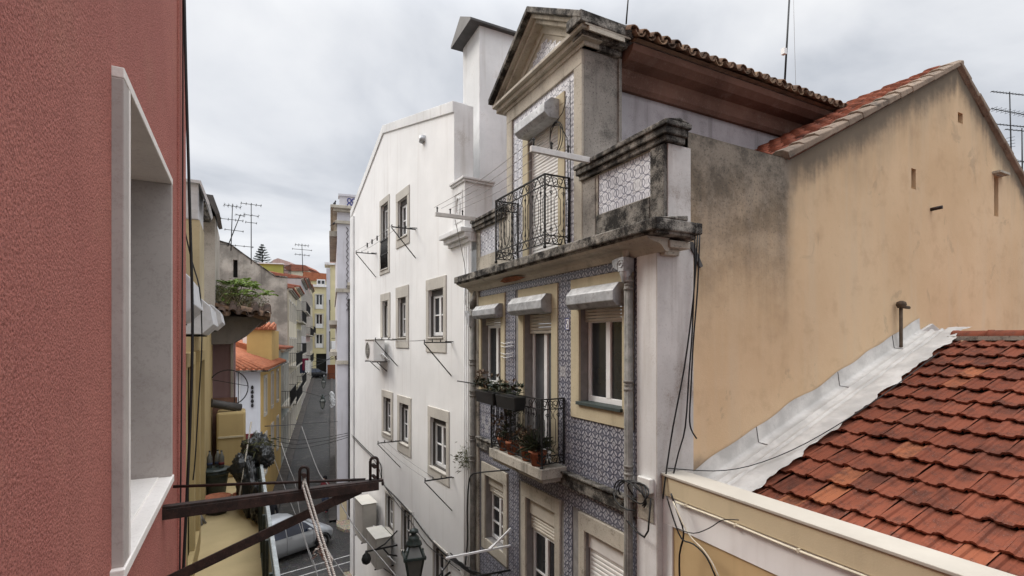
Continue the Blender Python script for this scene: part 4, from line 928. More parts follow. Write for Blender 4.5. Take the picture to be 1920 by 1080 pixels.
m.prism([F_P.P(a, b, .004) for a, b in q], F_P.n * .05); m.build('flashing_cap', M['flash'], fl, bev=0.01)
# odd chipped patches: lifted tiles
cable('cable', 'black cable lying across the silver flashing towards the wall corner', [onY(1253, 878, 4.12)] + [on_roof(x, y, .15) for x, y in ((1338, 883), (1404, 874), (1485, 844), (1567, 799), (1648, 746), (1762, 660))], .006, M['cable'])

# ------------------------------------------------------------------ white house
wh = thing('white_house', 'large plain white rendered house with stone framed windows and blunt gable', 'house', (3.8, 14, -8.5))
WW = []   # windows: opening in pixels of its left and right edge on the facade, top and bottom measured at the right edge
def wop(xl, xr, yt, yb):
    s1, _ = F_W.at(xl, 640); s0, zt = F_W.at(xr, yt); _, zb = F_W.at(xr, yb); return (s0, s1, zb, zt)
w_open = [
    (wop(715, 728.5, 377, 503), 'tall', (.12, .18, .12)), (wop(747, 764.5, 366, 441), 'small', (.16, .24, .22)),
    (wop(718, 728, 563, 633), 'small', (.20, .22, .0)), (wop(747.5, 762, 556, 634), 'small', (.20, .30, .26)), (wop(804.5, 832, 539, 634), 'big', (.16, .26, .32)),
    (wop(720, 733.5, 748, 817), 'small', (.18, .20, .14)), (wop(750, 767, 760, 838), 'small', (.18, .20, .25)), (wop(808, 837.5, 791, 891), 'big', (.16, .24, .22)),
    (wop(724, 738, 935, 1003), 'small', (.05, .06, .14)), (wop(754, 771, 963, 1050), 'small', (.05, .06, .14)), (wop(814, 838, 1040, 1130), 'big', (.05, .06, .14))]
SE = F_W.at(659, 640)[0]
zt = lambda x, y: F_W.at(x, y)
a1 = zt(851, 205); a2 = zt(719, 243); a3 = zt(655, 400)
top = [(0.02, a1[1] * .0 + 2.2), (a1[0] - .001, 2.2), (a1[0], a1[1]), (a2[0], a2[1]), (SE, a3[1] - .1)]
m = MB(); holes = [w[0] for w in w_open]
low = [h for h in holes]
m.wall(F_W, 0.02, SE, -8.5, top, low, 0, .22)
m.face([F_W.P(SE, -8.5, 0), F_W.P(SE, a3[1], 0), F_W.P(SE, a3[1], -8), F_W.P(SE, -8.5, -8)])
m.build('wall', M['whitewall'], wh)
for (op, kind, (w, tp, bt)) in w_open:
    fr = casement(F_W, wh, op[0] + .02, op[1] - .045, op[2] + .06, op[3] - .13, -.095, 2, 2 if kind != 'tall' else 3, .06, M['pvc'])
    m = MB(); rv = .045
    m.fbox(F_W, op[0] + .003, op[1] - .003, op[3] - .13, op[3] - .003, -.2, -.07); m.fbox(F_W, op[1] - rv, op[1] - .003, op[2] + .003, op[3] - .13, -.2, -.045); m.fbox(F_W, op[0] + .003, op[0] + .02, op[2] + .003, op[3] - .13, -.2, -.045); m.fbox(F_W, op[0] + .02, op[1] - rv, op[2] + .003, op[2] + .06, -.2, -.05); m.build('reveal_lining', M['darklining'], fr)  # dark brown lining boxes inside the opening, around the white casement
    surround(F_W, fr, op, w, tp, bt, .022, M['surround'])
    if bt: sill(F_W, fr, op[0] - .02, op[1] + .02, op[2] - .01, -.2, .05, M['surround'], .035)
op = w_open[0][0]; m = MB()
for i in range(9):
    s = op[0] + .04 + (op[1] - op[0] - .08) * i / 8; m.tube([F_W.P(s, op[2] + .04, .02), F_W.P(s, op[2] + .42, .035), F_W.P(s, op[2] + .85, .02)], .012, 5)
for z in (.03, .45, .87): m.bar(F_W.P(op[0], op[2] + z, .03), F_W.P(op[1], op[2] + z, .03), .03, .03)
m.build('window_railing', M['iron'], wh)
def coping_line(pts, w, p, nm, mat):
    m = MB()
    for (sa, za), (sb, zb) in zip(pts, pts[1:]):
        m.prism([F_W.P(sa, za - w, -.3), F_W.P(sb, zb - w, -.3), F_W.P(sb, zb + .02, -.3), F_W.P(sa, za + .02, -.3)], F_W.n * (.3 + p))
    return m.build(nm, mat, wh, bev=0.01)
coping_line([(a1[0] - .02, a1[1] + .15), (a2[0], a2[1] + .10)], .22, .035, 'gable_coping', M['white'])
coping_line([(a2[0], a2[1] + .10), (SE + .05, a3[1])], .24, .035, 'gable_coping', M['white'])
# right-hand shoulder: side face, pier with panel, stub cornice
c0 = F_W.P(a1[0], 0, 0)
m = MB(); m.box(c0.x, c0.x + .44, c0.y - .02, c0.y + .1, 2.2, a1[1] + .14); m.build('gable_side', M['white'], wh)
pL, pR = F_W.at(850, 380)[0], F_W.at(873, 380)[0]; pt_, pb_ = F_W.at(873, 340)[1], F_W.at(873, 425)[1]
m = MB(); m.fbox(F_W, pR, pL, pb_, pt_, -.62, .02); m.build('parapet_pier', M['white'], wh, bev=0.01)
m = MB(); m.fbox(F_W, pR - .03, pL + .03, pt_, pt_ + .05, -.64, .05); m.fbox(F_W, pR - .05, pL + .06, pt_ + .05, pt_ + .10, -.66, .08); m.build('pier_capping', M['white'], wh, bev=0.008)
m = MB(); hh_ = pt_ - pb_; w_ = pL - pR; cx_ = (pL + pR) / 2
for (a, b, c, e2) in ((cx_ - w_ * .32, cx_ - w_ * .26, .15, .85), (cx_ + w_ * .26, cx_ + w_ * .32, .15, .85), (cx_ - w_ * .26, cx_ + w_ * .26, .80, .85), (cx_ - w_ * .26, cx_ + w_ * .26, .15, .20)): m.fbox(F_W, a, b, pb_ + hh_ * c, pb_ + hh_ * e2, .01, .035)
m.tube([F_W.P(cx_ + w_ * .15 * math.cos(a), pb_ + hh_ * .5 + hh_ * .22 * math.sin(a), .03) for a in [i * .5236 for i in range(12)]], .02, 5, closed=True)
m.build('pier_panel', M['white'], wh, bev=0.004)
m = MB()
for (z0, z1, p) in ((1.98, 2.06, .06), (2.06, 2.16, .14), (2.16, 2.26, .22)): m.fbox(F_W, .03, pL + .1 + p * .8, z0, z1, -.5, p)
m.build('cornice', M['white'], wh, bev=0.012)
m = MB(); m.fbox(F_W, .02, a1[0], 2.0, 2.14, -3, -.02); m.build('roof_terrace', M['white'], wh)
m = MB(); m.lathe(F_W.P(a1[0] + 1.75, a1[1] + .02, .02), [(.10, -.14), (.10, .0)], 10, 'z'); m.build('wall_lamp', M['zinc'], wh)
m = MB(); m.fbox(F_W, SE - .45, SE + .02, -8.5, a3[1] - .25, -.2, .05); m.build('edge_pilaster', M['white'], wh, bev=0.01)
m = MB()
for s in (.10, .19, .27): m.tube([F_W.P(s, 1.9, .03), F_W.P(s, -8, .03)], .018, 6)
m.build('service_pipe', M['white'], wh)
# chimney slab
chx = 4.9; p0 = onX(868, 300, chx); p1 = onX(899, 300, chx); ztop = 4.65 * 1.0
zc_ = onX(899, 48, chx).z; m = MB(); m.box(chx, chx + 4.2, p1.y, p0.y, .5, zc_ + .1); ch = m.build('chimney', M['white'], wh, bev=0.01)
m = MB(); q0 = onX(858, 72, chx - .15); q1 = onX(895, 34, chx - .15)
m.prism([(chx - .28, p0.y + .12, zc_ + .02), (chx - .28, (p0.y + p1.y) / 2, zc_ + .42), (chx - .28, p1.y - .12, zc_ + .06), (chx - .28, p1.y - .12, zc_ + .01), (chx - .28, p0.y + .12, zc_ - .04)], (4.7, 0, 0)); m.build('chimney_cap', M['slate'], ch)
# air conditioners
def ac_unit(c, sx, label, mat, w=.80, hgt=.58, dep=.32, fan=True):
    t = thing('air_conditioner', label, 'air conditioner', F_W.P(c[0], c[1], .1), 'air conditioning units on the white house')
    m = MB(); m.fbox(F_W, c[0] - w/2, c[0] + w/2, c[1] - hgt/2, c[1] + hgt/2, .10, .10 + dep); m.build('casing', mat, t, bev=0.02)
    m = MB(); m.fbox(F_W, c[0] - w/2 - .02, c[0] + w/2 + .02, c[1] + hgt/2, c[1] + hgt/2 + .02, .08, .13 + dep); m.build('top_cover', M['ac'], t, bev=0.008)
    if fan:
        cc = F_W.P(c[0] + w/2 * .35, c[1], .10 + dep + .004); m = MB(); ring = []
        for rr in (.06, .11, .16, .21, .24):
            m.tube([cc + F_W.u * (rr * math.cos(a)) + Vector((0, 0, rr * math.sin(a))) for a in [i * .349 for i in range(18)]], .006, 4, closed=True)
        for k in range(6): a = k * math.pi / 6; m.bar(cc - F_W.u * .24 * math.cos(a) - Vector((0, 0, .24 * math.sin(a))), cc + F_W.u * .24 * math.cos(a) + Vector((0, 0, .24 * math.sin(a))), .008)
        m.build('fan_grille', M['acgrey'], t); m = MB(); v = [cc - F_W.n * .003 + F_W.u * (.235 * math.cos(a)) + Vector((0, 0, .235 * math.sin(a))) for a in [i * .2618 for i in range(24)]]; m.face(v); m.build('fan_opening', M['dark'], t)
    for s in (-w/2 + .1, w/2 - .1): m = MB(); m.bar(F_W.P(c[0] + s, c[1] - hgt/2 - .015, 0), F_W.P(c[0] + s, c[1] - hgt/2 - .015, .12 + dep), .03); m.bar(F_W.P(c[0] + s, c[1] - hgt/2 - .3, .0), F_W.P(c[0] + s, c[1] - hgt/2 - .02, .3), .02); m.build('bracket', M['iron'], t)
    m = MB(); m.tube([F_W.P(c[0] - w/2 + .02, c[1] - .1, .2), F_W.P(c[0] - w/2 - .1, c[1] - .1, .18), F_W.P(c[0] - w/2 - .14, c[1] - .25, .06), F_W.P(c[0] - w/2 - .12, c[1] - .3, 0)], .022, 6); m.build('hose', M['pvc'], t)
    return t
s_, z_ = F_W.at(703, 657, .25); ac_unit((s_, z_), 0, 'white air conditioner with round fan grille, hung high above two small windows', M['pvc'], .95, .62)
s_, z_ = F_W.at(686, 972, .3); ac_unit((s_, z_), 0, 'beige air conditioner box nearer the street crossing, tall and plain', M['acgrey'], .95, 1.15, .42, False)
s_, z_ = F_W.at(711, 1026, .3); ac_unit((s_, z_), 0, 'beige air conditioner box beside the iron wall bracket', M['acgrey'], .95, .85, .42, False)
# drying racks: two arms from the wall, cords between
def rack(px, py, label, L=.62, rods=2):
    """tip of the rack at a pixel; it stands square to the wall"""
    r_ = ray(px, py); s_, z_ = F_W.at(px, py, L)
    t = thing('drying_rack', label, 'drying rack', F_W.P(s_, z_, 0), 'iron drying racks on the white house')
    m = MB(); m.bar(F_W.P(s_, z_, 0), F_W.P(s_, z_, L), .025); m.build('arm', M['iron'], t)
    m = MB(); m.bar(F_W.P(s_, z_ - .72, 0), F_W.P(s_, z_ - .02, L), .02); m.build('brace', M['iron'], t)
    m = MB(); m.bar(F_W.P(s_ - .02, z_ + .02, L * .25), F_W.P(s_ - .10, z_ + .015, 0), .018)
    for d in (L * .4, L * .7, L * .98): m.tube([F_W.P(s_, z_, d), F_W.P(s_, z_ + .06, d)], .012, 5)
    m.build('hook', M['iron'], t); return s_, z_
r1 = rack(667, 473, 'dark iron drying rack high by the far edge of the white wall'); r2 = rack(734, 425, 'dark iron drying rack across the uppermost stone framed window')
r3 = rack(703, 637, 'dark iron drying rack just above the white air conditioner'); r4 = rack(795, 642, 'dark iron drying rack below the big window of the middle row')
r5 = rack(708, 831, 'dark iron drying rack between the two narrow windows of the third row'); r6 = rack(796, 902, 'dark iron drying rack below the big window of the third row')
for (a, b, nm) in ((r1, r2, 'upper'), (r3, r4, 'middle'), (r5, r6, 'lower')):
    for k, d in enumerate((.42, .60)):
        pts = [F_W.P(a[0] + (b[0] - a[0]) * i / 6, a[1] + (b[1] - a[1]) * i / 6 - .05 * math.sin(math.pi * i / 6) + .05, d) for i in range(7)]
        cable('clothes_line', f'{("inner", "outer")[k]} slack clothes line strung between the two {nm} drying racks of the white wall', pts, .005, M['cablegrey'], 1, f'clothes lines of the {nm} racks', 'clothes line')
for i in range(3):
    s = r1[0] + (r2[0] - r1[0]) * (.35 + .14 * i); z = r1[1] + (r2[1] - r1[1]) * (.35 + .14 * i); m = MB(); m.bar(F_W.P(s, z - .08, .60), F_W.P(s, z + .05, .60), .035, .02)
    tag(m.build('clothes_peg', M['iron'], loc=F_W.P(s, z, .73)), ('lowest', 'middle', 'highest')[i] + ' of three clothes pegs gripping the line between the upper drying racks', 'clothes peg', 'pegs on the upper clothes line')
# wires running down the wall
def wpts(q, d=.04): return [F_W.P(*F_W.at(x, y, d), d) for x, y in q]
cable('cable', 'dark cable pair running diagonally down the white wall from the far corner', wpts([(660, 815), (672, 828), (690, 846), (703, 858), (714, 872), (716, 900), (722, 912), (745, 935), (772, 965), (790, 990), (815, 1020), (845, 1048), (875, 1068)]), .016, M['cable'])
cable('cable', 'second dark cable sagging beside the diagonal pair on the white wall', wpts([(660, 818), (678, 838), (698, 858), (711, 880), (718, 906), (740, 938), (768, 975), (800, 1020), (830, 1045), (862, 1070)], .05), .010, M['cable'])
cable('cable', 'black cable arching from the tiled house corner down the white edge', [onX(x, y, 3.85) for x, y in ((955, 881), (930, 883), (900, 886), (885, 890), (879, 905), (876, 960), (877, 1010), (872, 1062))], .014, M['cable'])

# ------------------------------------------------------------------ leaves
def leaf(m, p, d, L, w, up=Vector((0, 0, 1)), droop=.25, fold=.0):
    d = d.normalized(); sd_ = d.cross(up)
    if sd_.length < 1e-3: sd_ = Vector((1, 0, 0))
    sd_.normalize(); a = p; b = p + d * L * .5 + up * L * .06; c = p + d * L - up * L * droop
    m.add([a, b + sd_ * w / 2, c, b - sd_ * w / 2], [(0, 1, 2), (0, 2, 3)])
def rdir(zmin=-.2, zmax=1.0):
    a = rnd.uniform(0, 2 * math.pi); z = rnd.uniform(zmin, zmax); r_ = math.sqrt(max(0, 1 - z * z)); return Vector((r_ * math.cos(a), r_ * math.sin(a), z))
def rosettes(m, c, spread, n, L, w):
    for i in range(n):
        p = Vector(c) + Vector((rnd.uniform(-spread[0], spread[0]), rnd.uniform(-spread[1], spread[1]), rnd.uniform(0, spread[2])))
        for k in range(9): leaf(m, p, rdir(-.1, .95), L * rnd.uniform(.6, 1.15), w, droop=.05)

# ------------------------------------------------------------------ ochre house with terrace (next after the pink one)
oc = thing('terrace_house', 'narrow ochre house with sheet awnings over its doors and a long terrace', 'house', (-.62, 7, -8.5))
m = MB(); m.wall(F_O, 3.4, 13.55, -8.5, .62, [(5.0, 5.9, -3.0, -.3), (6.9, 7.8, -3.0, -.3), (8.9, 9.8, -3.0, -.3)], 0, .25)
m.build('wall', M['ochre'], oc)
for i, s in enumerate((5.0, 6.9, 8.9)):
    surround(F_O, oc, (s, s + .9, -3.0, -.3), .16, .16, 0, .06, M['ochre'], name='door_surround')
    m = MB(); m.fbox(F_O, s + .01, s + .89, -2.98, -.31, -.16, -.12); m.build('terrace_door', M['pvcold'], oc)
for (s0, s1, z0, z1, p) in ((3.95, 4.75, .14, .52, .34), (5.9, 7.0, .07, .45, .36), (8.4, 9.5, .17, .52, .36)):
    m = MB(); pr = [(.005, z1), (p * .62, z1), (p * .92, z1 - .10), (p, z0 + .10), (p * .72, z0), (.005, z0)]
    m.prism([F_O.P(s0, z, d) for d, z in pr], F_O.u * (s1 - s0)); hb = m.build('awning_box', M['zincwhite'], oc, bev=0.006)
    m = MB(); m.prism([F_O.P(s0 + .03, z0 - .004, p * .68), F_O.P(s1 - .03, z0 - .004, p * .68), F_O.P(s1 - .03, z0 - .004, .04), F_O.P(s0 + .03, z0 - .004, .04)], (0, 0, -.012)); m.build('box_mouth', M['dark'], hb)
m = MB(); m.fbox(F_O, 3.56, 13.4, .62, .70, -3, .0); m.build('wall_top', M['concrete'], oc)
m = MB(); m.prism([F_O.P(3.57, .70, -.75), F_O.P(3.57, 4.2, -1.0), F_O.P(3.57, 5.6, -4.5), F_O.P(3.57, .70, -8)], F_O.u * 4.0); m.build('unseen_storey', M['ochre'], oc)  # unseen mass added to shade the lower facades across the street
# terrace: floor, sheet metal parapet with rail, end wall
m = MB(); m.fbox(F_O, 4.2, 13.55, -3.16, -3.0, -.02, .86); m.build('terrace_floor', M['ochrefloor'], oc)
m = MB(); m.fbox(F_O, 4.2, 13.55, -3.2, -2.14, .86, .885); pw = m.build('terrace_parapet', M['darkgreen'], oc)
m = MB()
for i in range(11): m.fbox(F_O, 4.3 + i * .9, 4.34 + i * .9, -3.0, -2.14, .83, .86)
m.fbox(F_O, 4.2, 13.55, -2.98, -2.93, .835, .858); m.build('parapet_post', M['darkgreen'], oc)
m = MB(); m.fbox(F_O, 4.2, 13.56, -2.14, -2.10, .872, .918); m.build('parapet_rail', M['railtop'], oc, bev=0.008)
m = MB(); m.fbox(F_O, 12.85, 13.55, -3.0, -1.56, .10, .67); m.build('end_block', M['ochre'], oc, bev=0.05)
m = MB(); m.fbox(F_O, 12.82, 12.86, -2.12, -2.08, .13, .63); m.build('block_ledge', M['cream'], oc)
m = MB(); m.fbox(F_O, 13.5, 13.58, -3.0, -1.3, .0, .5); m.build('end_wall', M['brown'], oc)
m = MB(); m.tube([(-.62, 12.9, -1.34), (-.36, 13.0, -1.42), (-.05, 13.1, -1.50)], .09, 12); m.build('flue_pipe', M['slate'], oc)
# lower yellow footing seen at the terrace wall
m = MB(); m.fbox(F_O, 4.2, 8.6, -3.0, -2.72, .0, .07); m.build('skirting', M['ochre'], oc, bev=0.01)
def pot(c, r, h, label, mat, soil=True, name='plant_pot'):
    t = thing(name, label, 'plant pot', c)
    m = MB(); c = Vector(c); m.lathe(c, [(r * .72, 0), (r * .95, h * .8), (r * .97, h * .86), (r * 1.08, h * .88), (r * 1.08, h), (r * .96, h), (r * .94, h * .9)], 20); m.build('pot', mat, t)
    if soil: m = MB(); m.lathe(c + Vector((0, 0, h * .86)), [(r * .95, 0), (.001, .02)], 20); m.build('soil', M['soil'], t)
    return t
def floorpt(px, py, z=-3.0): return onZ(px, py, z)
p = floorpt(407, 962); pot((p.x, p.y, -3.0), .205, .28, 'wide dark pot with terracotta rim on the terrace floor', M['blackplastic'])
m = MB(); m.lathe((p.x, p.y, -2.74), [(.185, -.01), (.225, .0), (.23, .03), (.21, .04), (.195, .02)], 22); tag(m.build('pot_rim_ring', M['terracotta'], loc=(p.x, p.y, -2.75)), 'terracotta ring saucer lying on the dark pot of the terrace', 'saucer')
p = floorpt(402, 932); tub = pot((p.x, p.y, -3.0), .25, .52, 'dark green plastic tub behind the rimmed pot on the terrace', M['darkgreen'], False, 'tub')
m = MB(); m.lathe((p.x, p.y, -2.48), [(.28, 0), (.275, .03), (.2, .045), (.06, .05)], 20); m.build('lid', M['darkgreen'], tub)
for k, (dx, dy) in enumerate(((-.08, .02), (.05, .08), (.12, -.03))):
    t = thing('water_bottle', 'clear plastic bottle on the tub lid, ' + ('nearest the ochre wall', 'at the back of the three', 'nearest the parapet')[k], 'bottle', (p.x + dx, p.y + dy, -2.43), 'plastic bottles on the tub')
    m = MB(); m.lathe((p.x + dx, p.y + dy, -2.43), [(.045, 0), (.048, .12), (.048, .2), (.02, .27), (.016, .3)], 12); m.build('bottle_body', M['lampglass'], t)
    m = MB(); m.lathe((p.x + dx, p.y + dy, -2.38), [(.049, 0), (.049, .05)], 12); m.build('bottle_wrap', M['clothred'] if k == 2 else M['clothblue'], t)
    m = MB(); m.lathe((p.x + dx, p.y + dy, -2.13), [(.018, 0), (.018, .025)], 10); m.build('bottle_cap', M['blackplastic'], t)
p = floorpt(457, 950); pot((p.x, p.y, -3.0), .17, .25, 'small terracotta pot near the terrace parapet', M['terracotta'])
p = floorpt(432, 948); pot((p.x, p.y, -3.0), .07, .07, 'tiny grey dish between the terrace pots', M['zinc'])
# black covered heap of bags and plants hanging over the parapet
t = thing('black_sack', 'heap of crumpled black plastic sacks slung over the terrace parapet end', 'plastic sacks', (.10, 9.5, -3))
def crumple(c, rx, ry, rz, n, seed):
    from mathutils import noise as nz
    m = MB(); vs = []; fs = []; A, B = 44, 30
    for i in range(B + 1):
        for j in range(A):
            th2 = math.pi * i / B; ph = 2 * math.pi * j / A; d = Vector((math.sin(th2) * math.cos(ph), math.sin(th2) * math.sin(ph), math.cos(th2)))
            k = 1 + .30 * nz.noise(d * 1.7 + Vector((seed, 0, 0))) + n * 3.6 * (abs(nz.noise(d * 4.5 + Vector((0, seed, 0)))) - .2) + n * 1.6 * nz.noise(d * 11 + Vector((0, 0, seed)))
            vs.append(Vector(c) + Vector((rx * d.x, ry * d.y, rz * d.z)) * k)
    for i in range(B):
        for j in range(A): fs.append((i * A + j, i * A + (j + 1) % A, (i + 1) * A + (j + 1) % A, (i + 1) * A + j))
    m.add(vs, fs, True); return m
crumple((.20, 10.4, -2.0), .26, .34, .28, .10, 3).build('sack', M['blackplastic'], t); crumple((.02, 10.1, -2.2), .2, .25, .22, .1, 5).build('sack', M['blackplastic'], t)
crumple((.05, 10.5, -2.55), .16, .3, .42, .09, 12).build('sack', M['blackplastic'], t); crumple((.20, 9.6, -2.65), .10, .45, .32, .09, 14).build('sack', M['blackplastic'], t)  # long sacks added; their black also stands for the shadow under heap and rail
crumple((.12, 9.9, -2.55), .16, .3, .45, .08, 8).build('sack', M['blackplastic'], t); crumple((.34, 10.0, -2.02), .14, .3, .2, .14, 9).build('sack', M['blackplastic'], t)
m = MB()
for i in range(60): leaf(m, Vector((.25 + rnd.uniform(-.2, .25), 10.2 + rnd.uniform(-.4, .4), -1.85 + rnd.uniform(-.1, .12))), rdir(-.6, .6), rnd.uniform(.08, .2), .02)
m.build('dry_stem', M['leafgrey'], t)
# broom and pole
a = floorpt(375, 985); bt = thing('broom', 'worn grey mop leaning on the ochre wall of the terrace', 'mop', (a.x, a.y, -3))
m = MB(); m.tube([(a.x - .10, a.y + .25, -2.0), (a.x - .02, a.y + .03, -2.82)], .014, 6); m.build('broomstick', M['brown'], bt)
m = MB()
for i in range(40):
    q = Vector((a.x - .02 + rnd.uniform(-.03, .03), a.y + .03 + rnd.uniform(-.03, .03), -2.82)); m.tube([q, q + Vector((rnd.uniform(-.03, .1), rnd.uniform(-.12, .04), -.17))], .007, 4)
m.build('mop_head', M['cablegrey'], bt)
a = floorpt(362, 1000); m = MB(); crumple((a.x + .03, a.y - .1, -2.78), .05, .16, .03, .2, 4)
tag(crumple((a.x + .03, a.y - .05, -2.68), .05, .14, .035, .2, 4).build('yellow_cloth', plain('yellow_cloth', (.62, .60, .12), .8, .1), loc=(a.x, a.y, -2.7)), 'small bright yellow cloth lying on the terrace skirting', 'cloth')
m = MB(); m.tube([(-.06, 9.6, -2.6), (.13, 10.35, -1.45)], .014, 6); tag(m.build('cane', M['stone'], loc=(.06, 9.7, -3)), 'thin cane leaning on the ochre terrace block', 'cane')

# ------------------------------------------------------------------ plum house with the weedy eaves
KS = 1.2
ph = thing('plum_house', 'plum coloured house with weeds growing on its dark tiled eaves', 'house', (-.4, 12, -8.5))
m = MB(); m.box(-4, -.19, 11.32, 16.5, -8.5, .32); m.build('wall', M['plum'], ph)
m = MB(); m.box(-.215, -.17, 11.30, 11.42, -3, .2); m.build('corner_trim', M['concrete'], ph)
m = MB(); pr = [(-.62, -.06), (-.2, -.05), (-.08, .03), (.08, .14), (.24, .30), (.34, .40), (.34, .46), (-.62, .46)]
m.prism([(x, 10.85, z) for x, z in pr], (0, 5.2, 0)); m.build('eaves_cove', M['soot'], ph)
m = MB(); m.prism([(.40, 10.75, .44), (-3.0, 10.75, 1.5), (-3.0, 10.75, 1.4), (.40, 10.75, .39)], (0, 5.6, 0)); rp_ = m.build('roof', M['oldtile'], ph)
shared_t = None
for j in range(26):
    for k in (0, 1):
        if shared_t is None or k == 1 and j == 0:
            m = MB(); n = 6; vs = []
            for (lx, r_) in ((0, .10), (-.46, .085)):
                for q in range(n): a = math.pi * q / (n - 1); vs.append((lx, -math.cos(a) * r_, math.sin(a) * r_ * (1 if k == 0 else -.7) - lx * .31))
            b0 = len(vs); vs += [v_ if False else (v_[0], v_[1] * .84, v_[2] * .84 - .002) for v_ in vs[:n]]
            m.add(vs, [(q, q + 1, n + q + 1, n + q) for q in range(n - 1)] + [(q, b0 + q, b0 + q + 1, q + 1) for q in range(n - 1)], True); o_ = m.build('roof_tile', M['oldtile'])
            if k == 0: shared_t = o_.data
            else: shared_u = o_.data
        else: o_ = bpy.data.objects.new('roof_tile', shared_t if k == 0 else shared_u); COL.objects.link(o_)
        o_.parent = rp_; o_.location = Vector((.44 + rnd.uniform(-.03, .05), 10.72 + .21 * j + k * .105, .46 + rnd.uniform(-.012, .012) + (.02 if k else 0))) * KS - OFF[ph.name]; o_.rotation_euler = (0, rnd.uniform(-.04, .04), rnd.uniform(-.06, .06))
dk = [shared[0].copy(), shared[1].copy()]
for q in dk: q.materials[0] = M['darktile']
for q in range(7):      # end tiles of the eaves turned to the south
    for k in (0, 1):
        o_ = bpy.data.objects.new('end_tile', dk[k]); COL.objects.link(o_); o_.parent = rp_; x = .40 - .19 * q - .095 * k
        o_.location = Vector((x, 10.62 + rnd.uniform(-.03, .03), .50 - (x - .4) * .02 + (.03 if k else 0) + rnd.uniform(-.02, .02))) * KS - OFF[ph.name]; o_.rotation_euler = (rnd.uniform(-.05, .1), rnd.uniform(-.1, .1), rnd.uniform(-.08, .08))
m = MB()
for i in range(560):
    x = rnd.uniform(-.95, .30); y = rnd.uniform(10.8, 12.2); b = Vector((x, y, .50 - (x - .4) * .31)); L = rnd.uniform(.16, .60) * (1.0 - .5 * abs(x + .3)); d = (Vector((0, 0, 1)) + rdir(-.3, .3) * .6).normalized()
    e2 = b + d * L; m.add([b - Vector((.006, 0, 0)), b + Vector((.006, 0, 0)), e2], [(0, 1, 2)])
    if i % 2 == 0:
        for k in range(4): leaf(m, b + d * L * (.4 + .18 * k), rdir(-.2, .8), rnd.uniform(.04, .09), .022)
tag(m.build('roof_weeds', M['leafgrey'], loc=(-.3, 11, .5)), 'dry weeds growing thick along the dark eaves of the plum house', 'weeds', None, 'stuff')
m = MB()
for i in range(240):
    x = rnd.uniform(-.75, .32); y = rnd.uniform(10.8, 11.8); b = Vector((x, y, .50 - (x - .4) * .31)); d = (Vector((0, 0, 1)) + rdir(-.3, .3) * .8).normalized(); L = rnd.uniform(.12, .50)
    m.add([b - Vector((.006, 0, 0)), b + Vector((.006, 0, 0)), b + d * L], [(0, 1, 2)])
tag(m.build('roof_grass', M['leafdry'], loc=(-.3, 11, .5)), 'straw coloured dry grass tufts on the eaves of the plum house', 'dry grass', None, 'stuff')
# young tree of heaven
ft = thing('young_tree', 'small bright green tree with feathery leaves rooted on the weedy eaves', 'tree', (-.05, 11.2, .6))
base = Vector((-.10, 11.25, .55)); m = MB(); tips = []
for (dx, dy, h) in ((-.16, 0, .40), (.0, .05, .56), (.22, .05, .50), (.06, -.1, .34), (-.30, .0, .28), (.40, 0, .36), (.1, .1, .62), (-.1, 0, .5)):
    e2 = base + Vector((dx, dy, h)); m.tube([base, base.lerp(e2, .5) + Vector((dx * -.15, 0, .04)), e2], [.012, .009, .006], 5); tips.append(e2)
m.build('trunk', M['bark'], ft); m = MB()
for e2 in tips:
    for k in range(5):
        a = k * 2 * math.pi / 5 + rnd.uniform(-.3, .3); d = Vector((math.cos(a), math.sin(a) * .8, rnd.uniform(-.1, .95))).normalized(); L = rnd.uniform(.20, .36)
        for q in range(10):
            s = .12 + .88 * q / 9; pp = e2 + d * L * s + Vector((0, 0, -.32 * L * s * s * 1.1)); sdv = d.cross(Vector((0, 0, 1))).normalized()
            for sg in (-1, 1): leaf(m, pp, sdv * sg + d * .45 + Vector((0, 0, -.25)), (.09) * (1.15 - .6 * abs(s - .45)), .034, up=rdir(-.3, 1), droop=.3)
m.build('crown', M['leaf'], ft)
# iron hoop standing before the plum wall
hp = thing('iron_hoop', 'thin black iron hoop with cross bars in front of the plum wall', 'hoop', (-.15, 10.9, -.9))
hc = onY(428, 727, 10.95); m = MB(); m.tube([hc + Vector((.33 * math.cos(a), .05 * math.sin(a), .33 * math.sin(a))) for a in [i * .19635 for i in range(32)]], .010, 6, closed=True); m.build('ring', M['iron'], hp)
m = MB()
for dx in (.10, .17): m.tube([hc + Vector((dx, 0, -.30)), hc + Vector((dx, 0, .29))], .007, 5)
m.tube([hc + Vector((-.27, 0, .16)), hc + Vector((.33, 0, .02))], .006, 5); m.build('cross_bar', M['iron'], hp)
KS = 1.0
# chimneys behind
c1 = thing('chimney', 'tall beige chimney stack with pale sheet cladded top behind the awnings', 'chimney', (-.7, 8.1, 0))
m = MB(); m.box(-1.3, -.515, 8.0, 8.9, .5, 1.62); m.build('stack', plaster('beige_render', (0.50, 0.42, 0.27), dirt=(.2, .16, .1), streak=.4, mott=.3, speck=.3), c1)
m = MB(); m.box(-1.3, -.525, 7.99, 8.88, 1.622, 2.14); m.build('clad_top', M['zincwhite'], c1, bev=.01)
m = MB(); m.prism([(-1.3, 7.95, 2.14), (-.50, 7.95, 2.14), (-.40, 7.95, 1.86), (-.42, 7.95, 1.82), (-.51, 7.95, 2.10), (-1.3, 7.95, 2.10)], (0, .95, 0)); m.build('cap', M['zincwhite'], c1)
m = MB(); m.lathe((-.60, 7.75, .42), [(.13, 0), (.13, .14), (.09, .24), (.04, .28)], 14); tag(m.build('chimney_pot', M['cream'], loc=(-.6, 7.75, .42)), 'small cream rounded pot on top of the sheet awning', 'chimney pot')
KS = 1.22
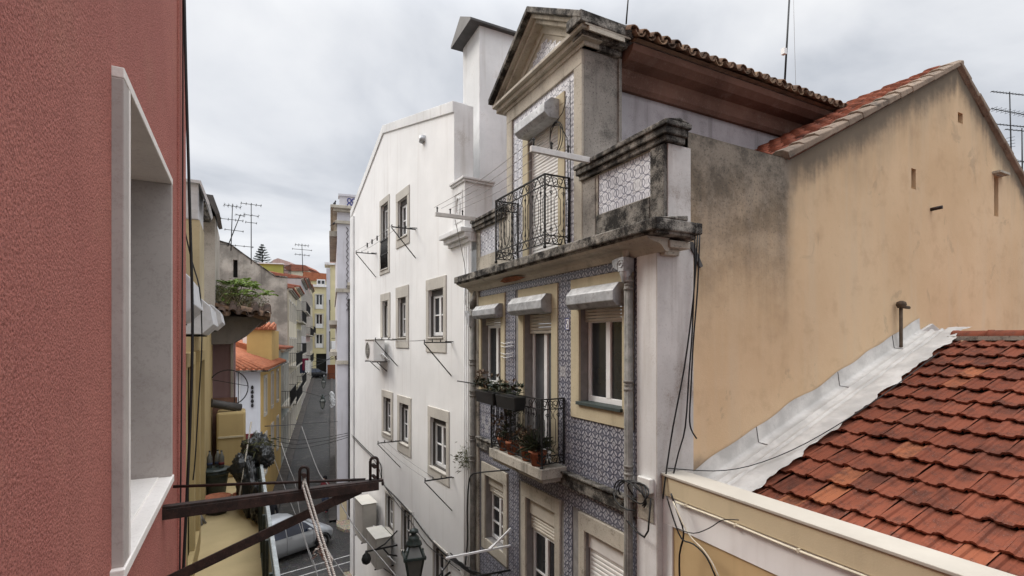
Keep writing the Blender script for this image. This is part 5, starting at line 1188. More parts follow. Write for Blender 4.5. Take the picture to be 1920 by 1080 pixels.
c2 = thing('chimney', 'dark grey weathered chimney with black sheet cap above the weedy eaves', 'chimney', (-.6, 11, 0))
m = MB(); m.box(-1.3, -.445, 10.5, 12.6, .5, 2.22); m.build('stack', M['concrete'], c2)
m = MB(); m.box(-1.3, -.50, 10.3, 11.2, 2.10, 2.42); m.build('rubble_top', M['stonedark'], c2, bev=.03)
m = MB(); m.prism([(-1.35, 10.2, 2.56), (-.46, 10.2, 2.52), (-.36, 10.2, 2.22), (-.42, 10.2, 2.20), (-.54, 10.2, 2.44), (-1.35, 10.2, 2.50)], (0, 1.4, 0)); m.build('cap', M['slate'], c2)

KS = 1.0
# ------------------------------------------------------------------ generic house of the row up the street
def row_house(s0, s1, zt_, mat, label, floors, cols, roofmat, balconies=(), shut=M['greenfar'], eave=.25, depth=9):
    zb = gz_(*(F_Y.P(s0, 0).xy)) - .6; t = thing('row_house', label, 'house', F_Y.P((s0 + s1) / 2, -8.5), 'houses of the row up the street')
    fh = (zt_ - zb - .9) / floors; ops = []; w = (s1 - s0) / cols
    for f in range(floors):
        for c in range(cols):
            ww = min(1.0, w * .42); cx_ = s0 + w * (c + .5); z0 = zb + .6 + fh * f + fh * (.12 if f in balconies or f == 0 else .28); ops.append((cx_ - ww / 2, cx_ + ww / 2, z0, zb + .6 + fh * f + fh * .80, f))
    m = MB(); m.wall(F_Y, s0, s1, zb, zt_, ops, 0, .18)
    for sx in (s0, s1): m.face([F_Y.P(sx, zb, 0), F_Y.P(sx, zt_, 0), F_Y.P(sx, zt_ + (.0), -depth), F_Y.P(sx, zb, -depth)])
    m.build('wall', mat, t)
    for (a, b, c, e2, f) in ops:
        fr = MB(); fr.fbox(F_Y, a, a + .06, c, e2, -.07, -.02); fr.fbox(F_Y, b - .06, b, c, e2, -.07, -.02); fr.fbox(F_Y, (a + b) / 2 - .04, (a + b) / 2 + .04, c, e2, -.07, -.022); fr.fbox(F_Y, a + .06, b - .06, e2 - .06, e2, -.07, -.024); fr.fbox(F_Y, a + .06, b - .06, (c + e2) / 2 + .2, (c + e2) / 2 + .24, -.07, -.026)
        o_ = fr.build('window_frame', M['pvcold'], t); p = MB(); p.fbox(F_Y, a + .01, b - .01, c, e2, -.055, -.045); p.build('pane', M['glass'], o_)
        q = MB(); q.fbox(F_Y, a - .14, a - .002, c, e2 + .14, 0, .05); q.fbox(F_Y, b + .002, b + .14, c, e2 + .14, 0, .05); q.fbox(F_Y, a - .002, b + .002, e2 + .002, e2 + .14, 0, .052); q.build('window_surround', M['surround'], o_)
    for f in balconies:
        z = zb + .6 + fh * f + fh * .08; m = MB(); m.fbox(F_Y, s0 + .2, s1 - .2, z - .12, z, -.02, .55); sl_ = m.build('balcony_slab', M['stonelight'], t); m = MB()
        n = int((s1 - s0 - .4) / .13)
        for i in range(n + 1):
            s = s0 + .22 + (s1 - s0 - .44) * i / n; m.bar(F_Y.P(s, z, .52), F_Y.P(s, z + .95, .52), .022)
        for sx in (s0 + .22, s1 - .22):
            for i in range(4): m.bar(F_Y.P(sx, z, .1 + .13 * i), F_Y.P(sx, z + .95, .1 + .13 * i), .02)
            m.bar(F_Y.P(sx, z + .96, 0), F_Y.P(sx, z + .96, .53), .04, .03)
        m.bar(F_Y.P(s0 + .2, z + .96, .52), F_Y.P(s1 - .2, z + .96, .52), .04, .03); m.bar(F_Y.P(s0 + .2, z + .06, .52), F_Y.P(s1 - .2, z + .06, .52), .03, .03); m.build('balcony_railing', M['iron'], t)
    m = MB()
    m.fbox(F_Y, s0, s1, zt_ - .16, zt_ - .06, 0, eave * .6); m.fbox(F_Y, s0 - .05, s1 + .05, zt_ - .06, zt_ + .04, -.02, eave); m.build('cornice', M['stone'], t, bev=.01)
    m = MB(); m.prism([F_Y.P(s0 - .04, zt_ + .05, eave + .06), F_Y.P(s0 - .04, zt_ + .12, eave + .06), F_Y.P(s0 - .04, zt_ + .8, -depth / 2), F_Y.P(s0 - .04, zt_ + .05, -depth)], F_Y.u * (s1 - s0 + .08)); rr = m.build('roof', roofmat, t)
    m = MB(); n = int((s1 - s0) / .26)
    for i in range(n):
        s = s0 + (i + .5) * (s1 - s0) / n; m.tube([F_Y.P(s, zt_ + .12, eave + .09), F_Y.P(s, zt_ + .83, -depth / 2)], .075, 6)
    o_ = m.build('roof_tiles', roofmat, rr); o_['kind'] = 'stuff'
    return t
row_house(10.0, 16.2, -.75 + .2, M['greenfar'], 'low grey green house with black iron balconies after the yellow one', 2, 3, M['redtilefar'], (1,))
row_house(16.2, 25, 3.9, M['creamfar'], 'tall cream house with a grey patched gable above its low neighbour', 4, 4, M['redtilefar'], (1, 2))
row_house(25, 33, 4.9, M['paleyellow'], 'pale yellowish narrow house in the row with dark balconies', 4, 4, M['redtilefar'], (1, 2, 3))
row_house(33, 44, 6.6, M['greyfar'], 'grey house in the row with projecting dark cornice', 4, 5, M['redtilefar'], (1, 3))
row_house(44, 57, 7.9, M['pinkfar'], 'faded pink house near the upper end of the row', 4, 6, M['redtilefar'], (1, 2))
row_house(57, 68, 8.4, M['creamfar'], 'last cream house of the row at the top of the street', 4, 5, M['redtilefar'], (2,))
# patched grey gable (party wall of the tall cream house)
gb = thing('grey_gable', 'large sloping grey gable wall with stained patches and one slit window', 'gable wall', (0, 41, -8))
F_G = Fr(2.88, 40.7, 0.9897, -0.1435, True)
gp = [F_G.at(x, y) for x, y in ((408, 452), (432, 459), (452, 474), (470, 487), (516, 519), (539, 521), (541, 560))]
tops = sorted([(a, b) for a, b in gp[:-1]]); s_l, s_r = tops[0][0], tops[-1][0]
sw = F_G.at(442, 503); m = MB(); m.wall(F_G, s_l, s_r, -9, tops, [(sw[0] - .17, sw[0] + .12, sw[1] - .65, sw[1] + .6)], .02, .3); m.build('wall', M['gablegrey'], gb)
m = MB(); m.fbox(F_G, sw[0] - .2, sw[0] + .2, sw[1] - .8, sw[1] + .8, -.4, -.3); m.build('slit_window', M['dark'], gb)
m = MB()
for (a, za), (b, zb) in zip(tops, tops[1:]): m.prism([F_G.P(a, za, -.5), F_G.P(b, zb, -.5), F_G.P(b, zb + .10, -.5), F_G.P(a, za + .10, -.5)], F_G.n * .58)
m.build('verge', M['stonedark'], gb, bev=.02)
m = MB(); m.face([F_G.P(s_l, -9, 0), F_G.P(s_l, tops[0][1], 0), F_G.P(s_l - .1, tops[0][1] - .3, -8), F_G.P(s_l, -9, -8)]); m.build('rear_wall', M['gablegrey'], gb)

# ------------------------------------------------------------------ yellow house at the crossing
yh = thing('yellow_house', 'bright yellow corner house with orange tiled hip roof and white end wall', 'house', (.3, 27, -8.5))
m = MB(); yo = [(1.3, 2.1, -3.4, -1.75), (4.3, 5.1, -3.4, -1.75), (7.2, 8.0, -3.4, -1.75), (1.3, 2.1, -6.2, -4.5), (4.3, 5.1, -6.2, -4.5), (7.2, 8.0, -6.2, -4.5)]
m.wall(F_Y, 0, 10.0, -8.6, -1.28, yo, 0, .15); m.build('wall', M['yellowhouse'], yh)
for (a, b, c, e2) in yo:
    q = MB(); q.fbox(F_Y, a - .15, a - .002, c - .15, e2 + .15, 0, .02); q.fbox(F_Y, b + .002, b + .15, c - .15, e2 + .15, 0, .05); q.fbox(F_Y, a - .002, b + .002, e2 + .002, e2 + .15, 0, .052); q.fbox(F_Y, a - .002, b + .002, c - .15, c - .002, 0, .06); sr = q.build('window_surround', M['surround'], yh)
    q = MB(); q.fbox(F_Y, a, b, c, e2, -.06, -.045); q.build('pane', M['glass'], sr); q = MB(); q.fbox(F_Y, (a + b) / 2 - .04, (a + b) / 2 + .04, c, e2, -.044, -.01); q.fbox(F_Y, a, a + .05, c, e2, -.044, -.01); q.fbox(F_Y, b - .05, b, c, e2, -.044, -.01); q.build('window_frame', M['pvcold'], sr)
F_S = Fr(.68, 25.48, 0.9897, -0.1435, True)
m = MB(); m.wall(F_S, -4.0, 0.0, -8.6, -1.28, [], 0, .1); m.build('end_wall', plaster('pale_blue_white_render', (.68, .70, .74), dirt=(.4, .4, .4), streak=.2, mott=.1), yh)
m = MB(); m.fbox(F_S, -4.0, .02, -4.62, -4.1, 0, .04); m.build('red_band', M['clothred'], yh)
m = MB(); m.fbox(F_S, -.85, -.80, -1.3, -8.5, -.01, .06); m.build('white_strip', M['pvc'], yh)
m = MB(); c = F_S.P(-.30, -2.45, .05)
for k, z in enumerate((-2.05, -2.25, -2.45, -2.65, -2.85)): m.lathe(F_S.P(-.32, z, .04), [(.03, -.08), (.055 + .012 * (k % 2), -.03), (.05, .05), (.02, .09)], 8)
m.build('wall_ornament', M['iron'], yh)
A0, A1 = F_S.P(-4, -1.26, .35), F_S.P(.30, -1.26, .35); B0, B1 = F_Y.P(.0, -1.26, .30), F_Y.P(10.0, -1.26, .30)
Rg0, Rg1 = F_Y.P(4.2, .15, -3.6), F_Y.P(8.5, .15, -3.6)
cor = F_Y.P(-.35, -1.26, .30)
def tiled_face(P00, P01, P10, P11, n, parent, r_=.075):
    """slope from eave edge P00-P01 to top edge P10-P11, with rows of cover tiles"""
    m = MB(); m.face([P00, P01, P11, P10]); o_ = m.build('roof_slope', M['orangetile'], parent); m = MB()
    for i in range(n):
        k = (i + .5) / n; m.tube([P00.lerp(P01, k) + Vector((0, 0, .03)), P10.lerp(P11, k) + Vector((0, 0, .03))], r_, 6)
    q = m.build('cover_tiles', M['orangetile'], o_); q['kind'] = 'stuff'; return o_
Z_ = Vector((0, 0, 1))
tiled_face(F_S.P(-4.2, -1.24, .35), cor, F_S.P(-4.2, .20, -4.0), Rg0 + Z_ * .04, 18, yh)
tiled_face(cor, B1, Rg0, Rg1, 34, yh)
m = MB(); m.tube([cor + Z_ * .04, Rg0 + Z_ * .06], .11, 8); m.build('hip_tiles', M['orangetile'], yh)
m = MB(); m.bar(cor - Z_ * .05 + F_Y.n * -.05, B1 - Z_ * .05 + F_Y.n * -.05, .2, .06); m.bar(F_S.P(-4, -1.30, .25), cor - Z_ * .05, .2, .06); m.build('gutter', M['stonedark'], yh)
# upper rear block
F_U = Fr(.17, 31.0, .9897, -.1435, True)
rb = thing('yellow_block', 'plain deep yellow upper block rising behind the orange hip roof', 'house', (.7, 32, -8))
m = MB(); m.fbox(F_U, 0, 1.22, -3, .62, -4, 0); m.build('wall', M['yellowhouse'], rb)
m = MB(); m.prism([F_U.P(-.1, .62, .14), F_U.P(-.1, .70, .14), F_U.P(-.1, 1.0, -1.5), F_U.P(-.1, .62, -1.5)], F_U.u * 1.42); rr = m.build('roof', M['orangetile'], rb)
for i in range(6): m = MB(); s = 0 + i * .235; m.tube([F_U.P(s, .72, .18), F_U.P(s, 1.03, -1.5)], .085, 7); m.build('roof_tile', M['orangetile'], rr)
sc_ = thing('low_rear_house', 'small grey rear house with red roof and white chimney below the grey gable', 'house', (1.9, 33, -8))
m = MB(); m.fbox(F_Y, 7.2, 10.0, -3, -.55, -3, -.9); m.build('wall', M['whitewall'], sc_)
m = MB(); m.prism([F_Y.P(7.1, -.55, -.75), F_Y.P(7.1, -.45, -.75), F_Y.P(7.1, .1, -2.4), F_Y.P(7.1, -.55, -3)], F_Y.u * 3.0); m.build('roof', M['orangetile'], sc_)
m = MB(); m.fbox(F_Y, 8.2, 8.6, -.4, 1.05, -1.9, -1.5); m.build('chimney', M['whitewall'], sc_); m = MB(); m.fbox(F_Y, 8.1, 8.7, 1.05, 1.14, -2.0, -1.4); m.build('chimney_cap', M['slate'], sc_)

# ------------------------------------------------------------------ roofs and buildings beyond
t = thing('green_house', 'olive green painted upper house showing above the grey gable', 'house', (1, 58, 0))
a = pt(478, 494, 54); b = pt(532, 498, 54); m = MB(); m.prism([(a.x, a.y, 1.0), (b.x, b.y, 1.0), (b.x, b.y, a.z - .1), (a.x, a.y, a.z)], (-.9, 6, 0)); m.build('wall', M['greenwall'], t)
m = MB(); m.bar((a.x, a.y - .05, a.z + .05), (b.x, b.y - .05, a.z - .05), .25, .12); m.build('coping', M['white'], t)
m = MB(); c = pt(545, 500, 54)
for i in range(7): q = b.lerp(c, i / 6); m.bar((q.x, q.y, 6.5), (q.x, q.y, 8.0), .05)
for z in (6.9, 7.5, 8.0): m.bar((b.x, b.y, z), (c.x, c.y, z), .05)
m.build('terrace_railing', M['iron'], t)
def far_roof(poly, t_, depth, mat, label, wall=None, zb=0):
    a = [pt(x, y, t_) for x, y in poly]; th2 = thing('far_house', label, 'house', a[0], 'far houses over the rooftops')
    m = MB(); m.prism(a, Vector((.4, .9, 0)) * depth); m.build('roof', mat, th2)
    x0 = min(a, key=lambda p: p.z); lo = sorted(a, key=lambda p: p.z)[:2]; lo.sort(key=lambda p: p.x)
    m = MB(); m.prism([lo[0] + Vector((.1, .2, .05)), lo[1] + Vector((.1, .2, .05)), Vector((lo[1].x, lo[1].y + .2, zb)), Vector((lo[0].x + .1, lo[0].y + .2, zb))], Vector((.4, .9, 0)) * depth * .9); m.build('wall', wall or M['pinkfar'], th2)
    return th2
far_roof(((500, 496), (513, 487), (521, 484), (543, 491), (545, 500), (504, 500)), 125, 10, M['pinkfar'], 'far pinkish house with stepped roof on the hill', M['pinkfar'])
far_roof(((532, 501), (545, 495), (572, 497), (580, 503), (578, 508), (540, 508)), 118, 8, M['redtilefar'], 'far house with low red roof beside the aerial', M['creamfar'])
far_roof(((566, 526), (569, 509), (613, 513), (613, 526)), 98, 6, M['orangetile'], 'bright orange tiled roof above the end building', M['paleyellow'])
F_E = Fr(*pt(583, 640, 88).xy, .9897, -.1435, True)
ee = thing('end_building', 'pale yellow apartment building closing the far end of the street', 'building', pt(600, 640, 88))
def E(x, y): return F_E.at(x, y)
eops = []
for (xl, xr, yt, yb) in ((592, 605, 553, 579), (592, 605, 590, 615), (592, 605, 628, 652)): a = E(xl, yb); b = E(xr, yt); eops.append((a[0], b[0], a[1], b[1]))
sL = E(566, 640)[0]; sR = E(650, 640)[0]; zt_e = E(600, 534)[1]; dm = (E(602, 700)[0], E(608, 700)[0], E(604, 695)[1], E(604, 663)[1])
m = MB(); m.wall(F_E, sL, sR, -7, zt_e, eops + [(dm[0] - .8, dm[1] + .8, -6, dm[3])], 0, .2); m.build('wall', M['paleyellow'], ee)
for (a, b, c, e2) in eops:
    q = MB(); q.fbox(F_E, a - .18, a, c - .1, e2 + .2, 0, .08); q.fbox(F_E, b, b + .18, c - .1, e2 + .2, 0, .08); q.fbox(F_E, a, b, e2, e2 + .2, 0, .08); sr = q.build('window_surround', M['surround'], ee)
    q = MB(); q.fbox(F_E, a, b, c, e2, -.15, -.1); q.build('pane', M['glass'], sr); q = MB()
    for s in (a + .06, (a + b) / 2, b - .06): q.fbox(F_E, s - .06, s + .06, c, e2, -.099, -.05)
    q.fbox(F_E, a, b, c, c + .75, .02, .06); q.build('window_frame', M['pvc'], sr)
m = MB(); m.fbox(F_E, dm[0] - .8, dm[1] + .8, -7, dm[3], -.4, -.25); m.build('doorway', M['dark'], ee)
m = MB(); pa = E(612, 640)[0]; pb = E(619, 640)[0]; m.fbox(F_E, pa, pb, -7, E(615, 503)[1], 0, .15); m.build('pilaster', M['bluegrey'], ee)
m = MB(); m.fbox(F_E, pb, sR, zt_e, E(625, 497)[1], -4, 0); m.build('upper_wall', M['paleyellow'], ee)
m = MB(); m.fbox(F_E, pa - .3, sR, E(625, 497)[1], E(625, 493)[1], -4, .35); m.fbox(F_E, sL, pa, zt_e - .4, zt_e, 0, .3); m.build('cornice', M['white'], ee)
m = MB(); ap = E(634, 474); lp = E(617, 493); m.prism([F_E.P(lp[0], lp[1], 0), F_E.P(sR + 1, lp[1], 0), F_E.P(sR + 1, ap[1] + 1.5, 0)], F_E.n * -4); m.build('roof', M['orangetile'], ee)
m = MB(); da = E(594, 533); db = E(610, 525); m.fbox(F_E, da[0], db[0], da[1], db[1] + .1, -.6, -.05); dr = m.build('dormer', M['pvc'], ee)
for k in range(2): m = MB(); w_ = (db[0] - da[0]); m.fbox(F_E, da[0] + w_ * (.1 + .45 * k), da[0] + w_ * (.45 + .45 * k), da[1] + .1, db[1] - .1, -.06, -.03); m.build('pane', M['glass'], dr)
m = MB(); m.box(pt(614, 700, 80).x, pt(634, 700, 80).x, pt(614, 700, 80).y, pt(614, 700, 80).y + .1, gz_(0, 84), pt(614, 684, 80).z); tag(m.build('hoarding', M['hoard'], loc=pt(620, 690, 80)), 'rust brown hoarding panel at the top of the street', 'hoarding')
gr = thing('street_barrier', 'low dark rail with posts across the top of the street', 'barrier', pt(600, 700, 78))
m = MB(); a, b = pt(585, 701, 78), pt(632, 701, 78); m.bar(a, b, .06); m.build('rail', M['iron'], gr)
for k in range(4): m = MB(); q = a.lerp(b, k / 3); m.bar(q - Z_ * .75, q + Z_ * .05, .08); m.build('post', M['iron'], gr)

# ------------------------------------------------------------------ corner house beyond the cross street (only its end shows)
chn = thing('corner_house', 'lilac grey corner house with stone cornice and decorated parapet beyond the crossing', 'house', (4.3, 26, -8.5))
cz = lambda y, x=640: F_C.at(x, y)[1]
cs = lambda x, y=640: F_C.at(x, y)[0]
w0, w1 = 0.0, cs(653)
m = MB(); m.fbox(F_C, w0, 6, -8.45, cz(392), -12, 0); m.build('wall', M['bluegrey'], chn)
m = MB(); m.fbox(F_C, w1, w1 + .10, -8.4, cz(560), -.01, .08); m.build('dark_pipe', M['iron'], chn)
for (y0, y1) in ((676, 683), (541, 548)): m = MB(); m.fbox(F_C, w0 - .06, w1 + .02, cz(y1), cz(y0), -11, .07); m.build('string_course', M['stonelight'], chn)
m = MB(); m.fbox(F_C, w0 - .10, 6, cz(420), cz(414), -11, .10); m.fbox(F_C, w0 - .18, 6, cz(398), cz(392), -11, .18); m.fbox(F_C, w0 - .30, 6, cz(393), cz(387), -11.2, .28); m.build('cornice', M['stonelight'], chn, bev=.02)
m = MB(); m.fbox(F_C, w0 + .1, 6, cz(388), cz(366), -.6, -.05); m.fbox(F_C, w0 + .05, 6, cz(367), cz(363), -.65, 0); m.build('parapet', M['bluegrey'], chn)
sP = cs(650); 
for k in range(6):
    m = MB(); cc = F_C.P(sP + .12 + .2 * (k % 3), cz(374) - .22 * (k // 3), -.045)
    m.tube([cc + F_C.u * (.085 * math.cos(a)) + Z_ * (.10 * math.sin(a)) for a in [i * .785 for i in range(8)]], .03, 4, closed=True); m.build('blue_motif', M['signblue'], chn)
m = MB(); zz = cz(430); 
for k in range(14):
    z = cz(425) - .28 * k; m.bar(F_C.P(cs(649.5), z, .015), F_C.P(cs(653.5), z - .14, .015), .06, .02); m.bar(F_C.P(cs(653.5), z - .14, .015), F_C.P(cs(649.5), z - .28, .015), .06, .02)
m.build('patterned_strip', M['slate'], chn)
m = MB()
for k, (e_, y0, y1) in enumerate(((.05, 547, 540), (.18, 540, 536), (.32, 536, 530))): m.fbox(F_C, w0 + .45, w1 + .1, cz(y0), cz(y1), -.01, e_)
m.build('stone_bracket', M['stonelight'], chn)
m = MB(); m.fbox(F_C, cs(637), cs(650), -8.4, -8.4 + 1.3, 0, .03); m.build('plinth', M['creamwall'], chn)
for (z0, h_) in ((cz(430), .25), (cz(600), .2), (cz(660), .2)): m = MB(); m.fbox(F_C, w0 - .35, w0, z0 - h_, z0, -9, -.5); m.build('balcony_slab', M['stonelight'], chn)
m = MB()
for z0 in (cz(600), cz(660)):
    for i in range(30): m.bar(F_C.P(w0 - .33, z0, -.6 - .28 * i), F_C.P(w0 - .33, z0 + .95, -.6 - .28 * i), .025)
    m.bar(F_C.P(w0 - .33, z0 + .95, -.5), F_C.P(w0 - .33, z0 + .95, -9), .05)
m.build('balcony_railing', M['iron'], chn)
for k, (x, y, lb) in enumerate(((622, 388, 'dark pigeon perched on the cornice edge of the corner house'), (620, 421, 'second smaller bird clinging below the cornice of the corner house'))):
    c = pt(x, y, 24.2) + Vector((.06, 0, 0)); bd = thing('pigeon', lb, 'bird', c); m = MB(); sgn = .85 if k else 1
    pr = [(.001, -.14), (.03, -.12), (.06, -.05), (.065, .02), (.045, .08), (.03, .11), (.035, .14), (.025, .17), (.001, .19)]
    dr_ = Vector((.35, -.1, .93)).normalized() if k == 0 else Vector((.7, 0, .5)).normalized(); q = dr_.to_track_quat('Z', 'X'); vs = []; n = 10
    for r_, h in pr:
        for j in range(n): vs.append(c + q @ Vector((r_ * math.cos(j * .6283), r_ * math.sin(j * .6283), h + .16)) * sgn)
    m.add(vs, [(i * n + j, i * n + (j + 1) % n, (i + 1) * n + (j + 1) % n, (i + 1) * n + j) for i in range(len(pr) - 1) for j in range(n)], True); m.build('body', M['pigeon'], bd)
    m = MB(); m.bar(c + q @ Vector((0, 0, .03)) , c + q @ Vector((0, 0, -.12)), .05, .015); m.build('tail', M['pigeon'], bd); m = MB(); m.tube([c + Vector((0, 0, .03)), c + Vector((0, 0, -.02))], .008, 4); m.build('feet', M['clothred'], bd)
sg = thing('shop_sign', 'white hanging sign panel on the street side of the corner house', 'sign', pt(628, 655, 60))
m = MB(); c = pt(627, 650, 55); m.bar(c + Vector((-.35, 0, .1)), c + Vector((.5, 0, .1)), .9, 1.0); m.build('panel', M['pvc'], sg, bev=.02); m = MB(); m.bar(c + Vector((-.3, 0, .9)), c + Vector((1.5, .0, .9)), .06); m.build('arm', M['iron'], sg)

# ------------------------------------------------------------------ vehicles
def car(pos, head, label, paint, L=3.8, Wd=1.66, name='parked_car'):
    """small hatchback; x forward, y left in its own frame"""
    t = thing(name, label, 'car', pos); c, s = math.cos(head), math.sin(head); P0 = Vector(pos)
    def T(x, y, z): return P0 + Vector((x * c - y * s, x * s + y * c, z))
    hw = Wd / 2; st = []
    # x, sill z, belt z, belt half width, roof z, roof half width
    prof = [(-1.90, .42, .62, .62, .64, .55), (-1.86, .32, .86, .74, .95, .64), (-1.70, .24, .92, hw * .97, 1.22, .58), (-1.35, .22, .90, hw, 1.46, .56), (-.7, .2, .89, hw, 1.51, .58), (.0, .2, .88, hw, 1.49, .57), (.42, .2, .88, hw, 1.38, .55), (.95, .2, .90, hw, 1.00, .62), (1.10, .22, .93, hw, .97, .64), (1.45, .24, .82, hw * .97, .86, .60), (1.74, .30, .66, hw * .86, .70, .55), (1.88, .38, .52, hw * .66, .54, .45)]
    m = MB(); vs = []; K = 11
    for (x, zs, zb, wb, zr_, wr) in prof:
        half = [(wb * .93, zs), (wb * .99, zs + (zb - zs) * .35), (wb, zs + (zb - zs) * .7), (wb * .97, zb), (wr + (wb - wr) * .12, zr_ - (zr_ - zb) * .12), (wr * .85, zr_ + .015)]
        ring = [(y, z) for y, z in half] + [(-y, z) for y, z in half[::-1]]
        vs += [T(x, y, z) for y, z in ring]
    n = 12; fs = [(i * n + j, i * n + j + 1, (i + 1) * n + j + 1, (i + 1) * n + j) for i in range(len(prof) - 1) for j in range(n - 1)]
    fs += [(i * n + n - 1, i * n, (i + 1) * n, (i + 1) * n + n - 1) for i in range(len(prof) - 1)] + [tuple(range(n)), tuple(range((len(prof) - 1) * n, len(prof) * n))]
    m.add(vs, fs, True); b = m.build('body', paint, t)
    for sg in (-1, 1):
        for (pts_, nm) in ((((-1.62, .95), (-1.30, .94), (-1.30, 1.38), (-1.42, 1.32)), 'quarter_window'), (((-1.25, .935), (-.36, .92), (-.36, 1.43), (-1.22, 1.40)), 'rear_door_window'), (((-.31, .92), (.84, .91), (.50, 1.24), (.22, 1.38), (-.31, 1.42)), 'front_door_window')):
            m = MB(); q = []
            for x, z in pts_:
                f = (z - .88) / .60; y = hw * .965 - f * (hw * .965 - .60); q.append(T(x, sg * (y + .03), z))
            m.prism(q, (T(0, -sg * .02, 0) - P0)); m.build(nm, M['carglass'], t)
        for x in (-.28, -1.15): m = MB(); m.bar(T(x, sg * (hw + .008), .86), T(x + .17, sg * (hw + .008), .865), .03, .035); m.build('door_handle', paint, t)
        for x in (-.345, .80): m = MB(); m.bar(T(x, sg * (hw + .002), .26), T(x, sg * (hw + .002), .92), .008, .012); m.build('door_gap', M['carblack'], t)
        m = MB(); m.bar(T(.55, sg * (hw + .02), .99), T(.55, sg * (hw + .18), 1.0), .12, .11); m.build('mirror', paint, t, bev=.03)
        m = MB(); m.prism([T(1.36, sg * .70, .80), T(1.66, sg * .52, .70), T(1.72, sg * .66, .60), T(1.42, sg * .80, .68)], (0, 0, .035)); m.build('headlight', M['lens'], t, bev=.015)
        m = MB(); m.bar(T(-1.86, sg * .70, .75), T(-1.80, sg * .70, 1.05), .1, .06); m.build('tail_light', M['clothred'], t)
        for x in (-1.18, 1.20):
            ax = (T(0, 1, 0) - P0); wc = T(x, sg * (hw - .10), .30); w = MB(); vs = []; pr = [(.19, -.09), (.28, -.10), (.30, -.06), (.30, .06), (.28, .10), (.19, .09)]; nn = 20; fx = T(1, 0, 0) - P0
            for r_, h in pr: vs += [wc + fx * (r_ * math.cos(6.2832 * j / nn)) + Z_ * (r_ * math.sin(6.2832 * j / nn)) + ax * h for j in range(nn)]
            w.add(vs, [(i * nn + j, i * nn + (j + 1) % nn, ((i + 1) % 6) * nn + (j + 1) % nn, ((i + 1) % 6) * nn + j) for i in range(6) for j in range(nn)], True); wo = w.build('wheel', M['tyre'], t)
            w = MB(); q = [wc + fx * (.19 * math.cos(6.2832 * j / nn)) + Z_ * (.19 * math.sin(6.2832 * j / nn)) + ax * sg * .075 for j in range(nn)]; w.face(q)
            for k in range(6): a = k * 1.0472; w.bar(wc + ax * sg * .09, wc + ax * sg * .09 + fx * (.18 * math.cos(a)) + Z_ * (.18 * math.sin(a)), .05, .02)
            w.build('rim', M['rim'], wo)
            w = MB(); arc = [T(x, 0, 0) * 0 + wc + ax * sg * .105 + fx * (.345 * math.cos(a)) + Z_ * (.345 * math.sin(a)) for a in [math.pi * i / 12 for i in range(13)]]; w.tube(arc, .03, 6); w.build('wheel_arch', M['carblack'], t)
    m = MB(); m.add([T(1.0, -.60, .99), T(1.0, .60, .99), T(.47, .51, 1.375), T(.47, -.51, 1.375)], [(0, 1, 2, 3)]); m.add([T(1.0, -.60, 1.03), T(1.0, .60, 1.03), T(.47, .51, 1.40), T(.47, -.51, 1.40)], [(0, 1, 2, 3)]); m.build('windscreen', M['carglass'], t)
    m = MB(); m.add([T(-1.74, -.56, 1.12), T(-1.74, .56, 1.12), T(-1.42, .48, 1.45), T(-1.42, -.48, 1.45)], [(0, 1, 2, 3)]); m.build('rear_window', M['carglass'], t)
    m = MB(); m.bar(T(1.90, -.26, .40), T(1.90, .26, .40), .03, .10); m.build('number_plate', M['pvc'], t)
    m = MB(); m.bar(T(1.86, -.45, .33), T(1.86, .45, .33), .06, .08); m.build('grille', M['carblack'], t)
    return t
car((1.45, 22.42, -8.5), math.atan2(1.1, 2.25), 'silver hatchback crossing the street junction below the iron arm', M['silver'])
q = pt(597, 697, 82); car((q.x - .6, q.y, gz_(q.x, q.y)), .55, 'black car parked before the yellow building at the street top', M['carblack'])

